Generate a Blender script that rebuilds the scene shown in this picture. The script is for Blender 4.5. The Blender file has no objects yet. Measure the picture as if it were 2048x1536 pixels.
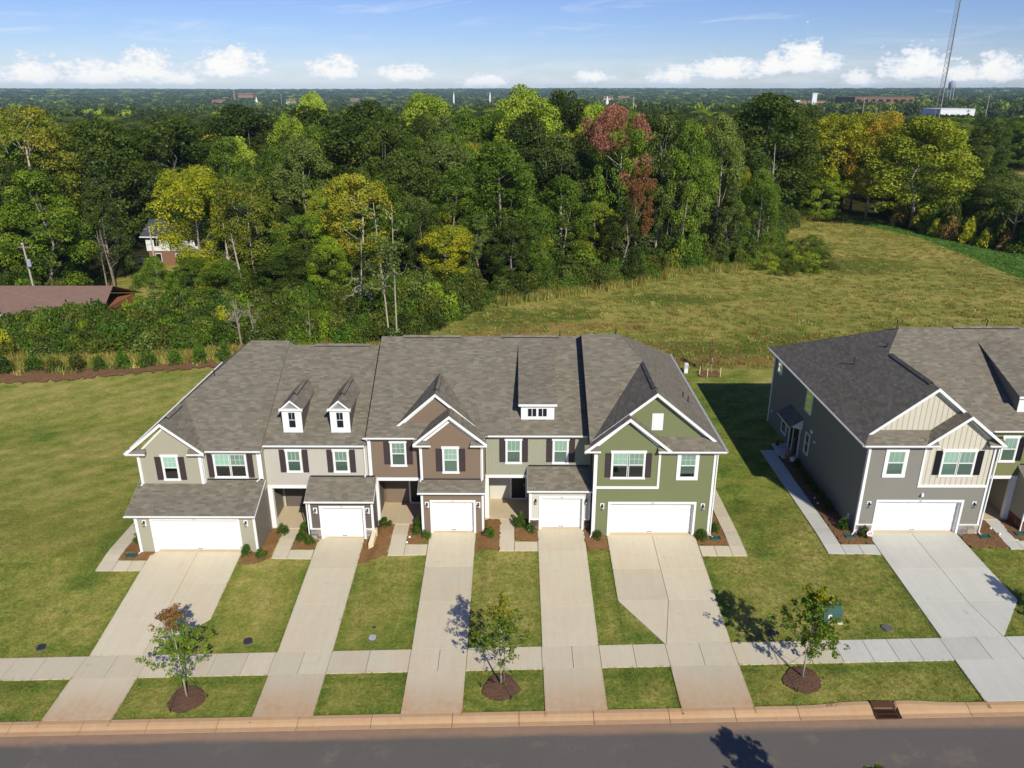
import bpy, math, random
import numpy as np
from mathutils import Vector, Matrix
random.seed(7)
S = bpy.context.scene
COL = S.collection
R = math.radians

# ------------------------------------------------------------------ camera
cam = bpy.data.objects.new('camera', bpy.data.cameras.new('camera'))
COL.objects.link(cam)
cam.location = (0, 0, 25)
cam.rotation_euler = (R(90 - 20.9), 0, R(0.22))
cam.data.sensor_width = 36
cam.data.lens = 36 * 1546 / 2048
cam.data.clip_start = 0.5
cam.data.clip_end = 40000
S.camera = cam

# ------------------------------------------------------------------ light
SUN_EL = 35.0
SUN_H = Vector((-.387, .922, 0)).normalized()          # horizontal direction the light travels
d = Vector((SUN_H.x * math.cos(R(SUN_EL)), SUN_H.y * math.cos(R(SUN_EL)), -math.sin(R(SUN_EL))))
sun = bpy.data.objects.new('sun', bpy.data.lights.new('sun', 'SUN'))
COL.objects.link(sun)
sun.data.energy = 4.75
sun.data.angle = R(0.53)
sun.data.color = (1, .95, .82)
sun.rotation_euler = d.to_track_quat('-Z', 'Y').to_euler()
sun.location = (60, -80, 90)

S.view_settings.view_transform = 'Standard'
S.view_settings.look = 'None'
S.view_settings.exposure = 0.0
S.view_settings.gamma = 1.0
S.view_settings.use_curve_mapping = False
S.render.engine = 'CYCLES'
S.cycles.max_bounces = 6
S.cycles.transparent_max_bounces = 8
S.cycles.volume_bounces = 0

W = bpy.data.worlds.new('World')
S.world = W
W.use_nodes = True
wn = W.node_tree.nodes
wl = W.node_tree.links
wn.clear()


class G:
    """tiny node-graph helper"""
    def __init__(s, tree):
        s.t = tree; s.n = tree.nodes; s.l = tree.links

    def node(s, typ, inp=None, **kw):
        n = s.n.new(typ)
        for k, v in kw.items():
            setattr(n, k, v)
        for k, v in (inp or {}).items():
            s.put(n.inputs[k], v)
        return n

    def put(s, sock, v):
        if isinstance(v, bpy.types.NodeSocket):
            s.l.new(v, sock)
        elif isinstance(v, bpy.types.Node):
            s.l.new(v.outputs[0], sock)
        else:
            if sock.type == 'RGBA' and len(v) == 3:
                v = (*v, 1)
            sock.default_value = v

    def m(s, op, a, b=0.0, c=0.0, clamp=False):
        n = s.n.new('ShaderNodeMath'); n.operation = op; n.use_clamp = clamp
        s.put(n.inputs[0], a); s.put(n.inputs[1], b)
        if op in ('MULTIPLY_ADD', 'SMOOTH_MIN', 'SMOOTH_MAX'):
            s.put(n.inputs[2], c)
        return n.outputs[0]

    def v(s, op, a, b=(0, 0, 0)):
        n = s.n.new('ShaderNodeVectorMath'); n.operation = op
        s.put(n.inputs[0], a)
        if op == 'SCALE':
            s.put(n.inputs[3], b)
        else:
            s.put(n.inputs[1], b)
        return n.outputs[0]

    def mix(s, f, a, b, blend='MIX'):
        n = s.n.new('ShaderNodeMix'); n.data_type = 'RGBA'; n.blend_type = blend
        s.put(n.inputs[0], f); s.put(n.inputs[6], a); s.put(n.inputs[7], b)
        return n.outputs[2]

    def noise(s, vec, scale, detail=3.0, rough=.55, dist=0.0, col=False):
        n = s.node('ShaderNodeTexNoise', {'Vector': vec, 'Scale': scale, 'Detail': detail, 'Roughness': rough, 'Distortion': dist})
        return n.outputs[1] if col else n.outputs[0]

    def ramp(s, f, *stops):
        n = s.n.new('ShaderNodeValToRGB'); s.put(n.inputs[0], f)
        e = n.color_ramp.elements
        while len(e) > 1:
            e.remove(e[-1])
        for i, (p, c) in enumerate(stops):
            x = e[0] if i == 0 else e.new(p)
            x.position = p
            x.color = (*c, 1) if hasattr(c, '__len__') else (c, c, c, 1)
        return n.outputs[0]

    def step(s, f, a, b):
        n = s.n.new('ShaderNodeMapRange'); n.interpolation_type = 'SMOOTHSTEP'
        s.put(n.inputs[0], f); n.inputs[1].default_value = a; n.inputs[2].default_value = b
        return n.outputs[0]


g = G(W.node_tree)
sky = g.node('ShaderNodeTexSky', sky_type='NISHITA')
sky.sun_disc = False
sky.sun_elevation = R(SUN_EL)
sky.sun_rotation = math.atan2(-SUN_H.x, -SUN_H.y)
sky.altitude = 200
sky.air_density = 1.0
sky.dust_density = 0.0
sky.ozone_density = 3.0
SKY_STR = 0.088
tc = g.node('ShaderNodeTexCoord')
sep = g.node('ShaderNodeSeparateXYZ', {0: tc.outputs['Generated']})
az = g.m('MULTIPLY', g.m('ARCTAN2', sep.outputs[0], sep.outputs[1]), 57.29578)     # degrees right of north
el = g.m('MULTIPLY', g.m('ARCSINE', sep.outputs[2]), 57.29578)
skyc = g.node('ShaderNodeHueSaturation', {'Hue': .508, 'Saturation': 1.05, 'Value': 1.0, 'Color': g.v('MULTIPLY', sky, (.74, .84, 1.16))})
# fair weather cumulus: flat based heaps a few degrees above the horizon (azimuth, base elevation, half width, height)
CLOUDS = [(-33.4, .55, 2.1, 1.8), (-30.2, .6, 2.2, 1.7), (-26.4, .55, 2.9, 1.7), (-23.8, .9, 1.9, 2.0), (-22.2, .55, 1.9, 1.1),
          (-18.9, 1.05, 2.7, 2.15), (-12.2, .95, 1.95, 1.75), (-7.5, .85, 2.4, .95), (-2.2, .45, 2.3, .75), (5.3, .75, 1.5, .65),
          (10.7, .7, 2.0, 1.1), (14.2, .95, 2.6, 1.7), (17.2, 1.2, 1.1, 1.6), (18.9, 1.35, 2.0, 2.3), (20.5, 1.3, 1.1, 1.3), (22.4, .5, 1.2, .9),
          (25.6, .9, 2.5, 2.1), (28.4, .7, 1.5, 1.4), (29.8, .75, 1.9, 1.75), (33.2, 1.1, 2.3, 2.4), (36.5, .7, 2.4, 1.5),
          (-38, .8, 3, 2.0), (-46, .7, 4, 2.6), (42, .9, 3.5, 2.4), (55, .8, 5, 2.2), (-60, .8, 5, 2.4), (80, .9, 6, 2.6), (-85, .9, 6, 2.6),
          (115, .8, 6, 2.4), (150, .9, 7, 2.7), (-120, .9, 6, 2.4), (-150, .8, 7, 2.5), (178, .8, 5, 2.2)]
cv = g.node('ShaderNodeCombineXYZ', {0: az, 1: g.m('MULTIPLY', el, 1.5), 2: 0.0}).outputs[0]
n1 = g.noise(cv, .75, 6, .6)
n2 = g.noise(cv, 2.6, 5, .62)
turb = g.m('ADD', g.m('MULTIPLY', g.m('SUBTRACT', n1, .5), 1.85), g.m('MULTIPLY', g.m('SUBTRACT', n2, .5), 1.15))
best = None
for (a, e, w_, h_) in CLOUDS:
    dx = g.m('DIVIDE', g.m('SUBTRACT', az, a), w_)
    up = g.m('DIVIDE', g.m('MAXIMUM', g.m('SUBTRACT', el, e), 0.0), h_ * .84)
    dn = g.m('DIVIDE', g.m('MAXIMUM', g.m('SUBTRACT', e, el), 0.0), .42)
    q = g.m('ADD', g.m('MULTIPLY', dx, dx), g.m('ADD', g.m('MULTIPLY', up, up), g.m('MULTIPLY', dn, dn)))
    f = g.m('SUBTRACT', 1.0, g.m('SQRT', q))
    best = f if best is None else g.m('MAXIMUM', best, f)
dens = g.m('ADD', best, turb)
cover = g.step(dens, .02, .34)
cover = g.m('MULTIPLY', cover, .93)
# thin veil of smaller cloud low down, and cirrus streaks higher up
low = g.noise(g.node('ShaderNodeCombineXYZ', {0: g.m('MULTIPLY', az, .35), 1: g.m('MULTIPLY', el, 1.6), 2: 3.0}).outputs[0], 1.0, 5, .6)
lowband = g.m('MULTIPLY', g.step(el, 2.9, .4), g.step(low, .36, .68))
cir = g.noise(g.node('ShaderNodeCombineXYZ', {0: g.m('ADD', g.m('MULTIPLY', az, .09), g.m('MULTIPLY', el, .12)), 1: g.m('SUBTRACT', g.m('MULTIPLY', el, .85), g.m('MULTIPLY', az, .05)), 2: 8.0}).outputs[0], 1.0, 6, .6, 1.0)
cirrus = g.m('MULTIPLY', g.step(cir, .50, .78), g.m('MULTIPLY', g.step(el, 1.8, 3.6), g.step(el, 24.0, 10.0)))
thin = g.m('MAXIMUM', g.m('MULTIPLY', lowband, .55), g.m('MULTIPLY', cirrus, .5))
c1 = g.mix(thin, skyc.outputs[0], (9.4, 9.9, 11.2))
lit = g.step(dens, .05, .75)
cloudcol = g.mix(lit, (8.7, 9.4, 10.6), (12.2, 12.0, 11.5))
c2 = g.mix(cover, c1, cloudcol)
bg = g.node('ShaderNodeBackground', {'Color': c2, 'Strength': SKY_STR})
wo = g.node('ShaderNodeOutputWorld', {'Surface': bg})

# ------------------------------------------------------------------ helpers
ORG = {}


def srgb(h, k=1.0):
    h = h.lstrip('#')
    out = []
    for i in (0, 2, 4):
        c = int(h[i:i + 2], 16) / 255
        out.append((c / 12.92 if c <= .04045 else ((c + .055) / 1.055) ** 2.4) * k)
    return tuple(out)


def newmat(name):
    m = bpy.data.materials.new(name); m.use_nodes = True
    m.node_tree.nodes.clear()
    return m, G(m.node_tree)


def finish(m, g, col, rough=.8, spec=.25, bump=None, bstr=.3, bdist=.02, normal=None, metallic=0.0):
    inp = {'Base Color': col, 'Roughness': rough, 'Specular IOR Level': spec, 'Metallic': metallic}
    if bump is not None:
        inp['Normal'] = g.node('ShaderNodeBump', {'Height': bump, 'Strength': bstr, 'Distance': bdist})
    b = g.node('ShaderNodeBsdfPrincipled', inp)
    g.node('ShaderNodeOutputMaterial', {'Surface': b})
    return m


def paint(name, c, rough=.6, var=.06, dirt=.0, spec=.3, scale=.9):
    """painted or plastic surface with slight blotchy wear"""
    m, g = newmat(name)
    pos = g.node('ShaderNodeNewGeometry').outputs['Position']
    n = g.noise(pos, scale, 5, .6)
    f = g.m('MULTIPLY_ADD', n, var * 2, 1 - var)
    n2 = g.noise(pos, 22, 3, .6)
    f = g.m('MULTIPLY', f, g.m('MULTIPLY_ADD', n2, var, 1 - var / 2))
    col = g.v('SCALE', c, f)
    return finish(m, g, col, rough, spec)


def rect(z): ...


class MB:
    def __init__(s):
        s.v = []; s.f = []; s.uv = None

    def add(s, vs, fs):
        o = len(s.v); s.v += [tuple(p) for p in vs]; s.f += [tuple(o + i for i in f) for f in fs]
        return s

    def quad(s, a, b, c, d):
        return s.add([a, b, c, d], [(0, 1, 2, 3)])

    def poly(s, pts):
        return s.add(pts, [tuple(range(len(pts)))])

    def hexa(s, p):      # 8 points: bottom 4 then top 4
        return s.add(p, [(3, 2, 1, 0), (4, 5, 6, 7), (0, 1, 5, 4), (1, 2, 6, 5), (2, 3, 7, 6), (3, 0, 4, 7)])

    def box(s, x0, x1, y0, y1, z0, z1):
        return s.hexa([(x0, y0, z0), (x1, y0, z0), (x1, y1, z0), (x0, y1, z0), (x0, y0, z1), (x1, y0, z1), (x1, y1, z1), (x0, y1, z1)])

    def fbox(s, F, a0, a1, d0, d1, z0, z1):
        P = F.p
        return s.hexa([P(a0, d1, z0), P(a1, d1, z0), P(a1, d0, z0), P(a0, d0, z0), P(a0, d1, z1), P(a1, d1, z1), P(a1, d0, z1), P(a0, d0, z1)])

    def extrude(s, pts, vec):
        n = len(pts)
        top = [tuple(pts[i][k] + vec[k] for k in range(3)) for i in range(n)]
        fs = [tuple(range(n))[::-1], tuple(range(n, 2 * n))]
        for i in range(n):
            j = (i + 1) % n
            fs.append((i, j, n + j, n + i))
        return s.add(list(pts) + top, fs)

    def tube(s, path, r, n=6, r1=None):
        path = [Vector(p) for p in path]
        r1 = r if r1 is None else r1
        rings = []
        for i, p in enumerate(path):
            t = (path[min(i + 1, len(path) - 1)] - path[max(i - 1, 0)]).normalized()
            a = t.orthogonal().normalized(); b = t.cross(a)
            if i and rings:
                pass
            rr = r + (r1 - r) * i / max(1, len(path) - 1)
            rings.append([p + (a * math.cos(2 * math.pi * k / n) + b * math.sin(2 * math.pi * k / n)) * rr for k in range(n)])
        vs = [q for rg in rings for q in rg]
        fs = []
        for i in range(len(path) - 1):
            for k in range(n):
                k2 = (k + 1) % n
                fs.append((i * n + k, i * n + k2, (i + 1) * n + k2, (i + 1) * n + k))
        fs.append(tuple(range(n))[::-1]); fs.append(tuple((len(path) - 1) * n + k for k in range(n)))
        return s.add(vs, fs)

    def lathe(s, c, prof, n=12):
        vs = []; fs = []
        for (r, z) in prof:
            for k in range(n):
                a = 2 * math.pi * k / n
                vs.append((c[0] + r * math.cos(a), c[1] + r * math.sin(a), c[2] + z))
        for i in range(len(prof) - 1):
            for k in range(n):
                k2 = (k + 1) % n
                fs.append((i * n + k, i * n + k2, (i + 1) * n + k2, (i + 1) * n + k))
        fs.append(tuple(range(n))[::-1]); fs.append(tuple((len(prof) - 1) * n + k for k in range(n)))
        return s.add(vs, fs)

    def build(s, name, mat, parent=None, org=None, uv=None, smooth=False):
        a = np.array(s.v, dtype=float)
        if org is None:
            c = (a.min(0) + a.max(0)) / 2
            org = Vector((c[0], c[1], a[:, 2].min()))
        else:
            org = Vector(org)
        me = bpy.data.meshes.new(name)
        me.from_pydata([tuple(p) for p in (a - np.array(org))], [], s.f)
        me.materials.append(mat)
        if uv:
            lay = me.uv_layers.new(name='UVMap')
            for i, poly in enumerate(me.polygons):
                nrm = poly.normal
                u, v = uv_axes(nrm)
                for li in poly.loop_indices:
                    p = Vector(s.v[me.loops[li].vertex_index])
                    lay.data[li].uv = (p.dot(u), p.dot(v))
        if smooth:
            me.polygons.foreach_set('use_smooth', [True] * len(me.polygons))
        o = bpy.data.objects.new(name, me)
        place(o, parent, org)
        return o


def uv_axes(n):
    if abs(n.z) > .98:
        return Vector((1, 0, 0)), Vector((0, 1, 0))
    h = Vector((0, 0, 1)).cross(n).normalized()
    return h, n.cross(h).normalized()


def place(o, parent, org):
    ORG[o.name] = Vector(org)
    if parent is not None:
        o.parent = parent
        o.location = Vector(org) - ORG[parent.name]
    else:
        o.location = org
    COL.objects.link(o)


def tag(o, label=None, cat=None, group=None, kind=None):
    if label: o['label'] = label
    if cat: o['category'] = cat
    if group: o['group'] = group
    if kind: o['kind'] = kind
    return o


def empty(name, loc, label, cat, group=None):
    o = bpy.data.objects.new(name, None)
    o.empty_display_size = .3
    place(o, None, Vector(loc))
    return tag(o, label, cat, group)


class Fr:
    """wall frame: p(a, d, z) = point a metres along the wall, d proud of it"""
    def __init__(s, axis, c, sgn):
        s.axis = axis; s.c = c; s.sgn = sgn

    def p(s, a, d, z):
        if s.axis == 'Y':
            return (a, s.c + s.sgn * d, z)
        return (s.c + s.sgn * d, a, z)


def front(Y): return Fr('Y', Y, -1)


def text_mesh(name, body, size, extrude, mat, parent, loc, rot, center=False):
    c = bpy.data.curves.new(name, 'FONT'); c.body = body; c.size = size; c.extrude = extrude
    c.resolution_u = 3
    if center: c.align_x = 'CENTER'
    t = bpy.data.objects.new('tmp_text', c); COL.objects.link(t)
    dg = bpy.context.evaluated_depsgraph_get()
    me = bpy.data.meshes.new_from_object(t.evaluated_get(dg))
    bpy.data.objects.remove(t); bpy.data.curves.remove(c)
    me.materials.clear(); me.materials.append(mat)
    o = bpy.data.objects.new(name, me)
    place(o, parent, Vector(loc)); o.rotation_euler = rot
    return o


def smooth01(t):
    t = min(1, max(0, t)); return t * t * (3 - 2 * t)


# ------------------------------------------------------------------ terrain heights
def zk(X): return -1.2 + .03 * (max(-60, min(60, X)) - 4)


def zb(X): return float(np.interp(X, [-60, -8.7, -8.2, -2.2, -1.6, 60], [-.65, -.65, -.35, -.33, -.04, -.04]))


def ground(X, Y):
    """height of the bare ground in metres (garage floor of the fourth house = 0)"""
    if Y < 27.3:
        z = zk(X)
    elif Y < 31.5:
        z = zk(X) + .15 * (Y - 27.3) / 4.2
    else:
        a = zk(X) + .15
        b = zb(X)
        kk = float(np.interp(X, [-24, -15.3, -14.2, -9, -7, -1.8, .5, 4.3, 4.9, 12, 14, 20, 28, 29.5], [39.15, 39.15, 40.4, 40.6, 40.8, 40.8, 40.75, 40.7, 40.05, 40.05, 40.4, 40.4, 40.4, 40.8]))
        if Y < kk: z = a + (b - a) * (Y - 31.5) / (kk - 31.5)
        elif Y < 58: z = b
        else: z = b * (1 - min(1, (Y - 58) / 10))
    # land falls away to the left and beyond the bed
    z -= 3.0 * smooth01((-30 - X) / 22) * smooth01((Y - 71) / 22)
    D = math.hypot(X, Y)
    if Y > 60 or D > 120:
        z -= 3 * smooth01((D - 200) / 200)
        z -= 16 * smooth01((D - 380) / 1300) * (1 - .45 * smooth01((X / max(D, 1) - .2) / .3))
        z += 22 * smooth01((D - 2500) / 4500)
        if D > 3000:
            z += 5 * math.sin(math.atan2(X, Y) * 9 + 1) * smooth01((D - 3000) / 4000) * .6
    return z

# ------------------------------------------------------------------ materials
def siding_mat(name, hx, k=.80, var=.05):
    return paint(name, srgb(hx, k), .62, var, spec=.2, scale=.7)


M = {}
M['white'] = paint('white_paint', (.80, .80, .79), .45, .03, spec=.35)
M['white_dull'] = paint('white_vinyl', (.74, .75, .75), .4, .03, spec=.35)
M['door_white'] = paint('garage_door_white', (.78, .78, .77), .4, .02, spec=.35)
M['shutter'] = paint('shutter_brown', srgb('#4b4044', .75), .5, .06)
M['shutter_black'] = paint('shutter_black', srgb('#1e1c24', .8), .45, .06)
M['black'] = paint('black_metal', (.012, .012, .014), .4, .1, spec=.5)
M['dark'] = paint('dark_interior', (.012, .013, .014), .8, .1)  # near-black paint standing for the darkness of unlit interiors
M['grey_metal'] = paint('galvanised_metal', (.33, .36, .40), .45, .12, spec=.5)
M['rust_metal'] = paint('weathered_metal', (.17, .13, .12), .6, .2)
M['lamp_glass'] = paint('lamp_glass', (.45, .42, .36), .15, .05, spec=.6)
M['plate'] = M['white']
M['u1'] = siding_mat('pale_khaki_siding', '#b5b09b')
M['u2'] = siding_mat('cream_board_siding', '#cdc7bb')
M['u2g'] = siding_mat('brown_grey_siding', '#6f655f')
M['u3'] = siding_mat('brown_siding', '#8a7765')
M['u4'] = siding_mat('khaki_shake_siding', '#a9a992')
M['u4g'] = siding_mat('light_cream_siding', '#ddd9cd')
M['u5'] = siding_mat('olive_green_siding', '#80865f')
M['u6'] = siding_mat('warm_grey_siding', '#908d84')
M['u6c'] = siding_mat('cream_panel', '#ddd6c4')
M['u6batten'] = siding_mat('panel_batten', '#cfc6b0')
M['u7'] = siding_mat('moss_green_siding', '#848658')
M['soffit'] = paint('soffit_white', (.62, .64, .66), .6, .04)
M['fresh_timber'] = paint('pale_cast_concrete', srgb('#e3d3ad', .9), .8, .08)
M['gable_back'] = M['white_dull']


def shingles():
    m, g = newmat('roof_shingles')
    uv = g.node('ShaderNodeUVMap').outputs[0]
    s = g.node('ShaderNodeSeparateXYZ', {0: uv})
    row = g.m('FLOOR', g.m('DIVIDE', s.outputs[1], .143))
    wr = g.node('ShaderNodeTexWhiteNoise', {'Vector': g.node('ShaderNodeCombineXYZ', {0: row, 1: 3.3, 2: 0.0})}, noise_dimensions='3D')
    sh = g.m('MULTIPLY', wr.outputs[0], 2.0)
    ucell = g.m('FLOOR', g.m('ADD', g.m('DIVIDE', s.outputs[0], .36), sh))
    w = g.node('ShaderNodeTexWhiteNoise', {'Vector': g.node('ShaderNodeCombineXYZ', {0: ucell, 1: row, 2: 0.0})}, noise_dimensions='3D')
    w2 = g.node('ShaderNodeTexWhiteNoise', {'Vector': g.node('ShaderNodeCombineXYZ', {0: g.m('FLOOR', g.m('ADD', g.m('DIVIDE', s.outputs[0], .15), sh)), 1: row, 2: 5.0})}, noise_dimensions='3D')
    pos = g.node('ShaderNodeNewGeometry').outputs['Position']
    big = g.noise(pos, 1.1, 4, .6)
    f = g.m('ADD', g.m('MULTIPLY', w.outputs[0], .70), g.m('MULTIPLY', big, .36))
    base = g.ramp(f, (.0, srgb('#5d564d')), (.22, srgb('#6e675c')), (.45, srgb('#78756a')), (.62, srgb('#81776a')), (.8, srgb('#898478')), (1., srgb('#969184')))
    tint = g.ramp(w2.outputs[0], (0, srgb('#717262')), (.5, srgb('#7b7468')), (1, srgb('#8a7764')))
    col = g.v('MULTIPLY', g.mix(.33, base, tint), (.93, .925, .90))
    fine = g.noise(pos, 60, 2, .7)
    col = g.v('SCALE', col, g.m('MULTIPLY_ADD', fine, .5, .73))
    # shadow line at each butt edge darkened into the colour, tab thickness as bump
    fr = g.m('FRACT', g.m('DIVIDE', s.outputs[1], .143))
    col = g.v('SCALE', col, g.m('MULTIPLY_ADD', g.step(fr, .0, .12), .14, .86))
    h = g.m('ADD', g.m('MULTIPLY', fr, -.7), g.m('MULTIPLY', w.outputs[0], .35))
    return finish(m, g, col, .92, .12, bump=h, bstr=.55, bdist=.012)


M['roof'] = shingles()


def concrete(name, hx, stain='#b98a5c', stain_amt=1.0, k=.92):
    m, g = newmat(name)
    pos = g.node('ShaderNodeNewGeometry').outputs['Position']
    rnd = g.node('ShaderNodeObjectInfo').outputs['Random']
    n = g.noise(pos, .55, 5, .62)
    n2 = g.noise(pos, 3.2, 4, .6)
    n3 = g.noise(pos, 40, 3, .7)
    f = g.m('ADD', g.m('MULTIPLY', n, .26), g.m('MULTIPLY', n2, .12))
    f = g.m('ADD', f, g.m('MULTIPLY', n3, .09))
    f = g.m('ADD', f, g.m('MULTIPLY', rnd, .13))
    f = g.m('ADD', f, .68)
    col = g.v('SCALE', srgb(hx, k), f)
    # red clay washed down towards the street
    s = g.node('ShaderNodeSeparateXYZ', {0: pos})
    near = g.step(s.outputs[1], 30.4, 26.9)
    spots = g.step(n, .42, .72)
    a = g.m('MULTIPLY', g.m('ADD', g.m('MULTIPLY', near, g.m('MULTIPLY_ADD', n2, .9, .15)), g.m('MULTIPLY', spots, .22)), stain_amt, clamp=True)
    col = g.mix(a, col, srgb(stain, .95))
    oil = g.step(g.noise(pos, 1.9, 2, .4), .70, .80)
    col = g.mix(g.m('MULTIPLY', oil, .22), col, srgb('#83786a'))
    swp = g.noise(g.v('MULTIPLY', pos, (5, .35, 1)), 1.0, 4, .6)
    col = g.v('SCALE', col, g.m('MULTIPLY_ADD', swp, .16, .92))
    # hairline dark blots
    d = g.step(g.noise(pos, 7.5, 6, .7), .66, .74)
    col = g.mix(g.m('MULTIPLY', d, .18), col, srgb('#6b5f52'))
    return finish(m, g, col, .88, .2, bump=g.m('ADD', n3, g.m('MULTIPLY', n2, 2)), bstr=.15, bdist=.01)


M['conc'] = concrete('warm_concrete', '#cfc4aa', stain_amt=.9, k=.96)
M['conc_new'] = concrete('fresh_grey_concrete', '#c9c7bb', stain='#b8b2a2', stain_amt=.45, k=.97)
M['kerb'] = concrete('clay_stained_kerb', '#ceb490', stain='#b98a5e', stain_amt=.8)
M['porch'] = concrete('porch_concrete', '#cdbb9b', stain_amt=.3)


def asphalt():
    m, g = newmat('asphalt')
    pos = g.node('ShaderNodeNewGeometry').outputs['Position']
    s = g.node('ShaderNodeSeparateXYZ', {0: pos})
    n = g.noise(pos, .35, 5, .6); n2 = g.noise(pos, 2.2, 5, .65); n3 = g.noise(pos, 45, 3, .8)
    n5 = g.noise(pos, 13, 4, .8)
    f = g.m('ADD', g.m('MULTIPLY', n3, .5), g.m('ADD', g.m('MULTIPLY', n5, .45), g.m('ADD', g.m('MULTIPLY', n, .25), .27)))
    col = g.v('SCALE', srgb('#6f6a63'), f)
    st = g.noise(g.v('MULTIPLY', pos, (.25, 1.4, 1)), 1.0, 5, .6)
    edge = g.step(g.m('ADD', s.outputs[1], g.m('MULTIPLY', g.m('SUBTRACT', st, .5), .5)), 25.9, 26.35)
    col = g.mix(g.m('MULTIPLY', edge, .8), col, g.v('SCALE', srgb('#a5856a'), g.m('MULTIPLY_ADD', n2, .5, .75)))
    pat = g.step(g.noise(pos, .8, 5, .65), .56, .72)
    col = g.mix(g.m('MULTIPLY', pat, .35), col, srgb('#8d7c6c'))
    sp = g.step(g.noise(pos, 26, 1, .5), .80, .84)
    col = g.mix(g.m('MULTIPLY', sp, .6), col, srgb('#a39c92'))
    return finish(m, g, col, .9, .2, bump=n3, bstr=.3, bdist=.01)


M['asphalt'] = asphalt()


def straw(name, h1, h2, h3):
    m, g = newmat(name)
    pos = g.node('ShaderNodeNewGeometry').outputs['Position']
    st = g.noise(pos, 14, 6, .75, 2.5)
    n = g.noise(pos, 1.6, 4, .6)
    col = g.ramp(g.m('ADD', g.m('MULTIPLY', st, .8), g.m('MULTIPLY', n, .25)), (.28, srgb(h1)), (.5, srgb(h2)), (.72, srgb(h3)))
    return finish(m, g, col, .95, .05, bump=st, bstr=.9, bdist=.05)


M['straw'] = straw('pine_straw', '#4e3a26', '#866341', '#ad8558')
M['mulch'] = straw('dark_mulch', '#33241d', '#664c3e', '#8c6c56')
M['mulch_red'] = straw('red_brown_bark', '#4a3325', '#7c5c42', '#9d7c5c')


def ground_mat():
    m, g = newmat('ground_cover')
    pos = g.node('ShaderNodeNewGeometry').outputs['Position']
    s = g.node('ShaderNodeSeparateXYZ', {0: pos})
    mk = g.node('ShaderNodeAttribute', attribute_name='mask').outputs[0]
    ms = g.node('ShaderNodeSeparateColor', {0: mk})
    mk2 = g.node('ShaderNodeAttribute', attribute_name='mask2').outputs[0]
    ms2 = g.node('ShaderNodeSeparateColor', {0: mk2})
    n05 = g.noise(pos, .10, 4, .55); n1 = g.noise(pos, .45, 7, .68); n2 = g.noise(pos, 1.7, 6, .7); n3 = g.noise(pos, 6, 4, .7); n4 = g.noise(pos, 30, 3, .8)
    rot = g.node('ShaderNodeMapping', {'Vector': pos, 'Rotation': (0, 0, 1.02), 'Scale': (.35, 1.6, 1)}).outputs[0]
    mow = g.noise(rot, .9, 6, .68)
    f = g.m('ADD', g.m('MULTIPLY', n1, .46), g.m('MULTIPLY', n2, .30))
    f = g.m('ADD', f, g.m('MULTIPLY', mow, .26))
    f = g.m('ADD', f, g.m('MULTIPLY', g.m('SUBTRACT', n3, .5), .50))
    f = g.m('ADD', f, g.m('MULTIPLY', g.m('SUBTRACT', n05, .5), .36))
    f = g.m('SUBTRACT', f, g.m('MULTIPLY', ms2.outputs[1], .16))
    lawn = g.ramp(f, (.28, srgb('#4d6525')), (.38, srgb('#697a33')), (.46, srgb('#82873d')), (.55, srgb('#99934d')), (.70, srgb('#b9a76a')))
    lawn = g.v('SCALE', lawn, g.m('MULTIPLY_ADD', n4, 1.1, .46))
    band = g.m('SINE', g.m('ADD', g.m('MULTIPLY', s.outputs[0], 2.1), g.m('MULTIPLY', s.outputs[1], -2.6)))
    side = g.m('MAXIMUM', g.step(s.outputs[0], -21.0, -24.5), g.step(s.outputs[0], 11.5, 14.0))
    lawn = g.v('SCALE', lawn, g.m('MULTIPLY_ADD', g.m('MULTIPLY', band, side), .085, 1.0))
    # rough meadow
    fs = g.noise(g.v('MULTIPLY', pos, (.45, 1, 1)), .5, 7, .74)
    ff = g.m('ADD', g.m('MULTIPLY', n1, .35), g.m('MULTIPLY', fs, .65))
    ff = g.m('ADD', ff, g.m('MULTIPLY', g.m('SUBTRACT', n05, .5), .75))
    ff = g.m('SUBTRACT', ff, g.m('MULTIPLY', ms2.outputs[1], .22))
    field = g.ramp(ff, (.30, srgb('#5f6b2c')), (.42, srgb('#7f813c')), (.52, srgb('#97924a')), (.64, srgb('#aa9c58')), (.8, srgb('#b8a468')))
    field = g.v('SCALE', field, g.m('MULTIPLY_ADD', n3, .6, .68))
    strip = g.mix(g.m('ADD', g.m('MULTIPLY', n2, .6), g.m('MULTIPLY', n3, .4)), srgb('#42642a'), srgb('#6f8f40'))
    soil = g.mix(g.m('ADD', n2, g.m('MULTIPLY', n3, .3)), srgb('#6b4a31'), srgb('#a3774f'))
    floor_ = g.mix(n2, srgb('#262a14'), srgb('#4a4526'))
    col = g.mix(ms.outputs[0], lawn, field)
    jag = g.m('ADD', g.m('MULTIPLY', g.m('SUBTRACT', n2, .5), 1.6), g.m('MULTIPLY', g.m('SUBTRACT', n3, .5), .8))
    col = g.mix(g.step(g.m('ADD', ms.outputs[1], jag), .35, .65), col, strip)
    col = g.mix(g.m('MULTIPLY', g.step(g.m('ADD', ms.outputs[2], g.m('MULTIPLY', jag, 1.2)), .35, .9), .62), col, soil)
    col = g.mix(ms2.outputs[0], col, floor_)
    hgt = g.m('ADD', g.m('MULTIPLY', n4, .35), g.m('ADD', n3, g.m('MULTIPLY', n2, .8)))
    return finish(m, g, col, .95, .03, bump=hgt, bstr=.8, bdist=.09)


M['ground'] = ground_mat()


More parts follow.
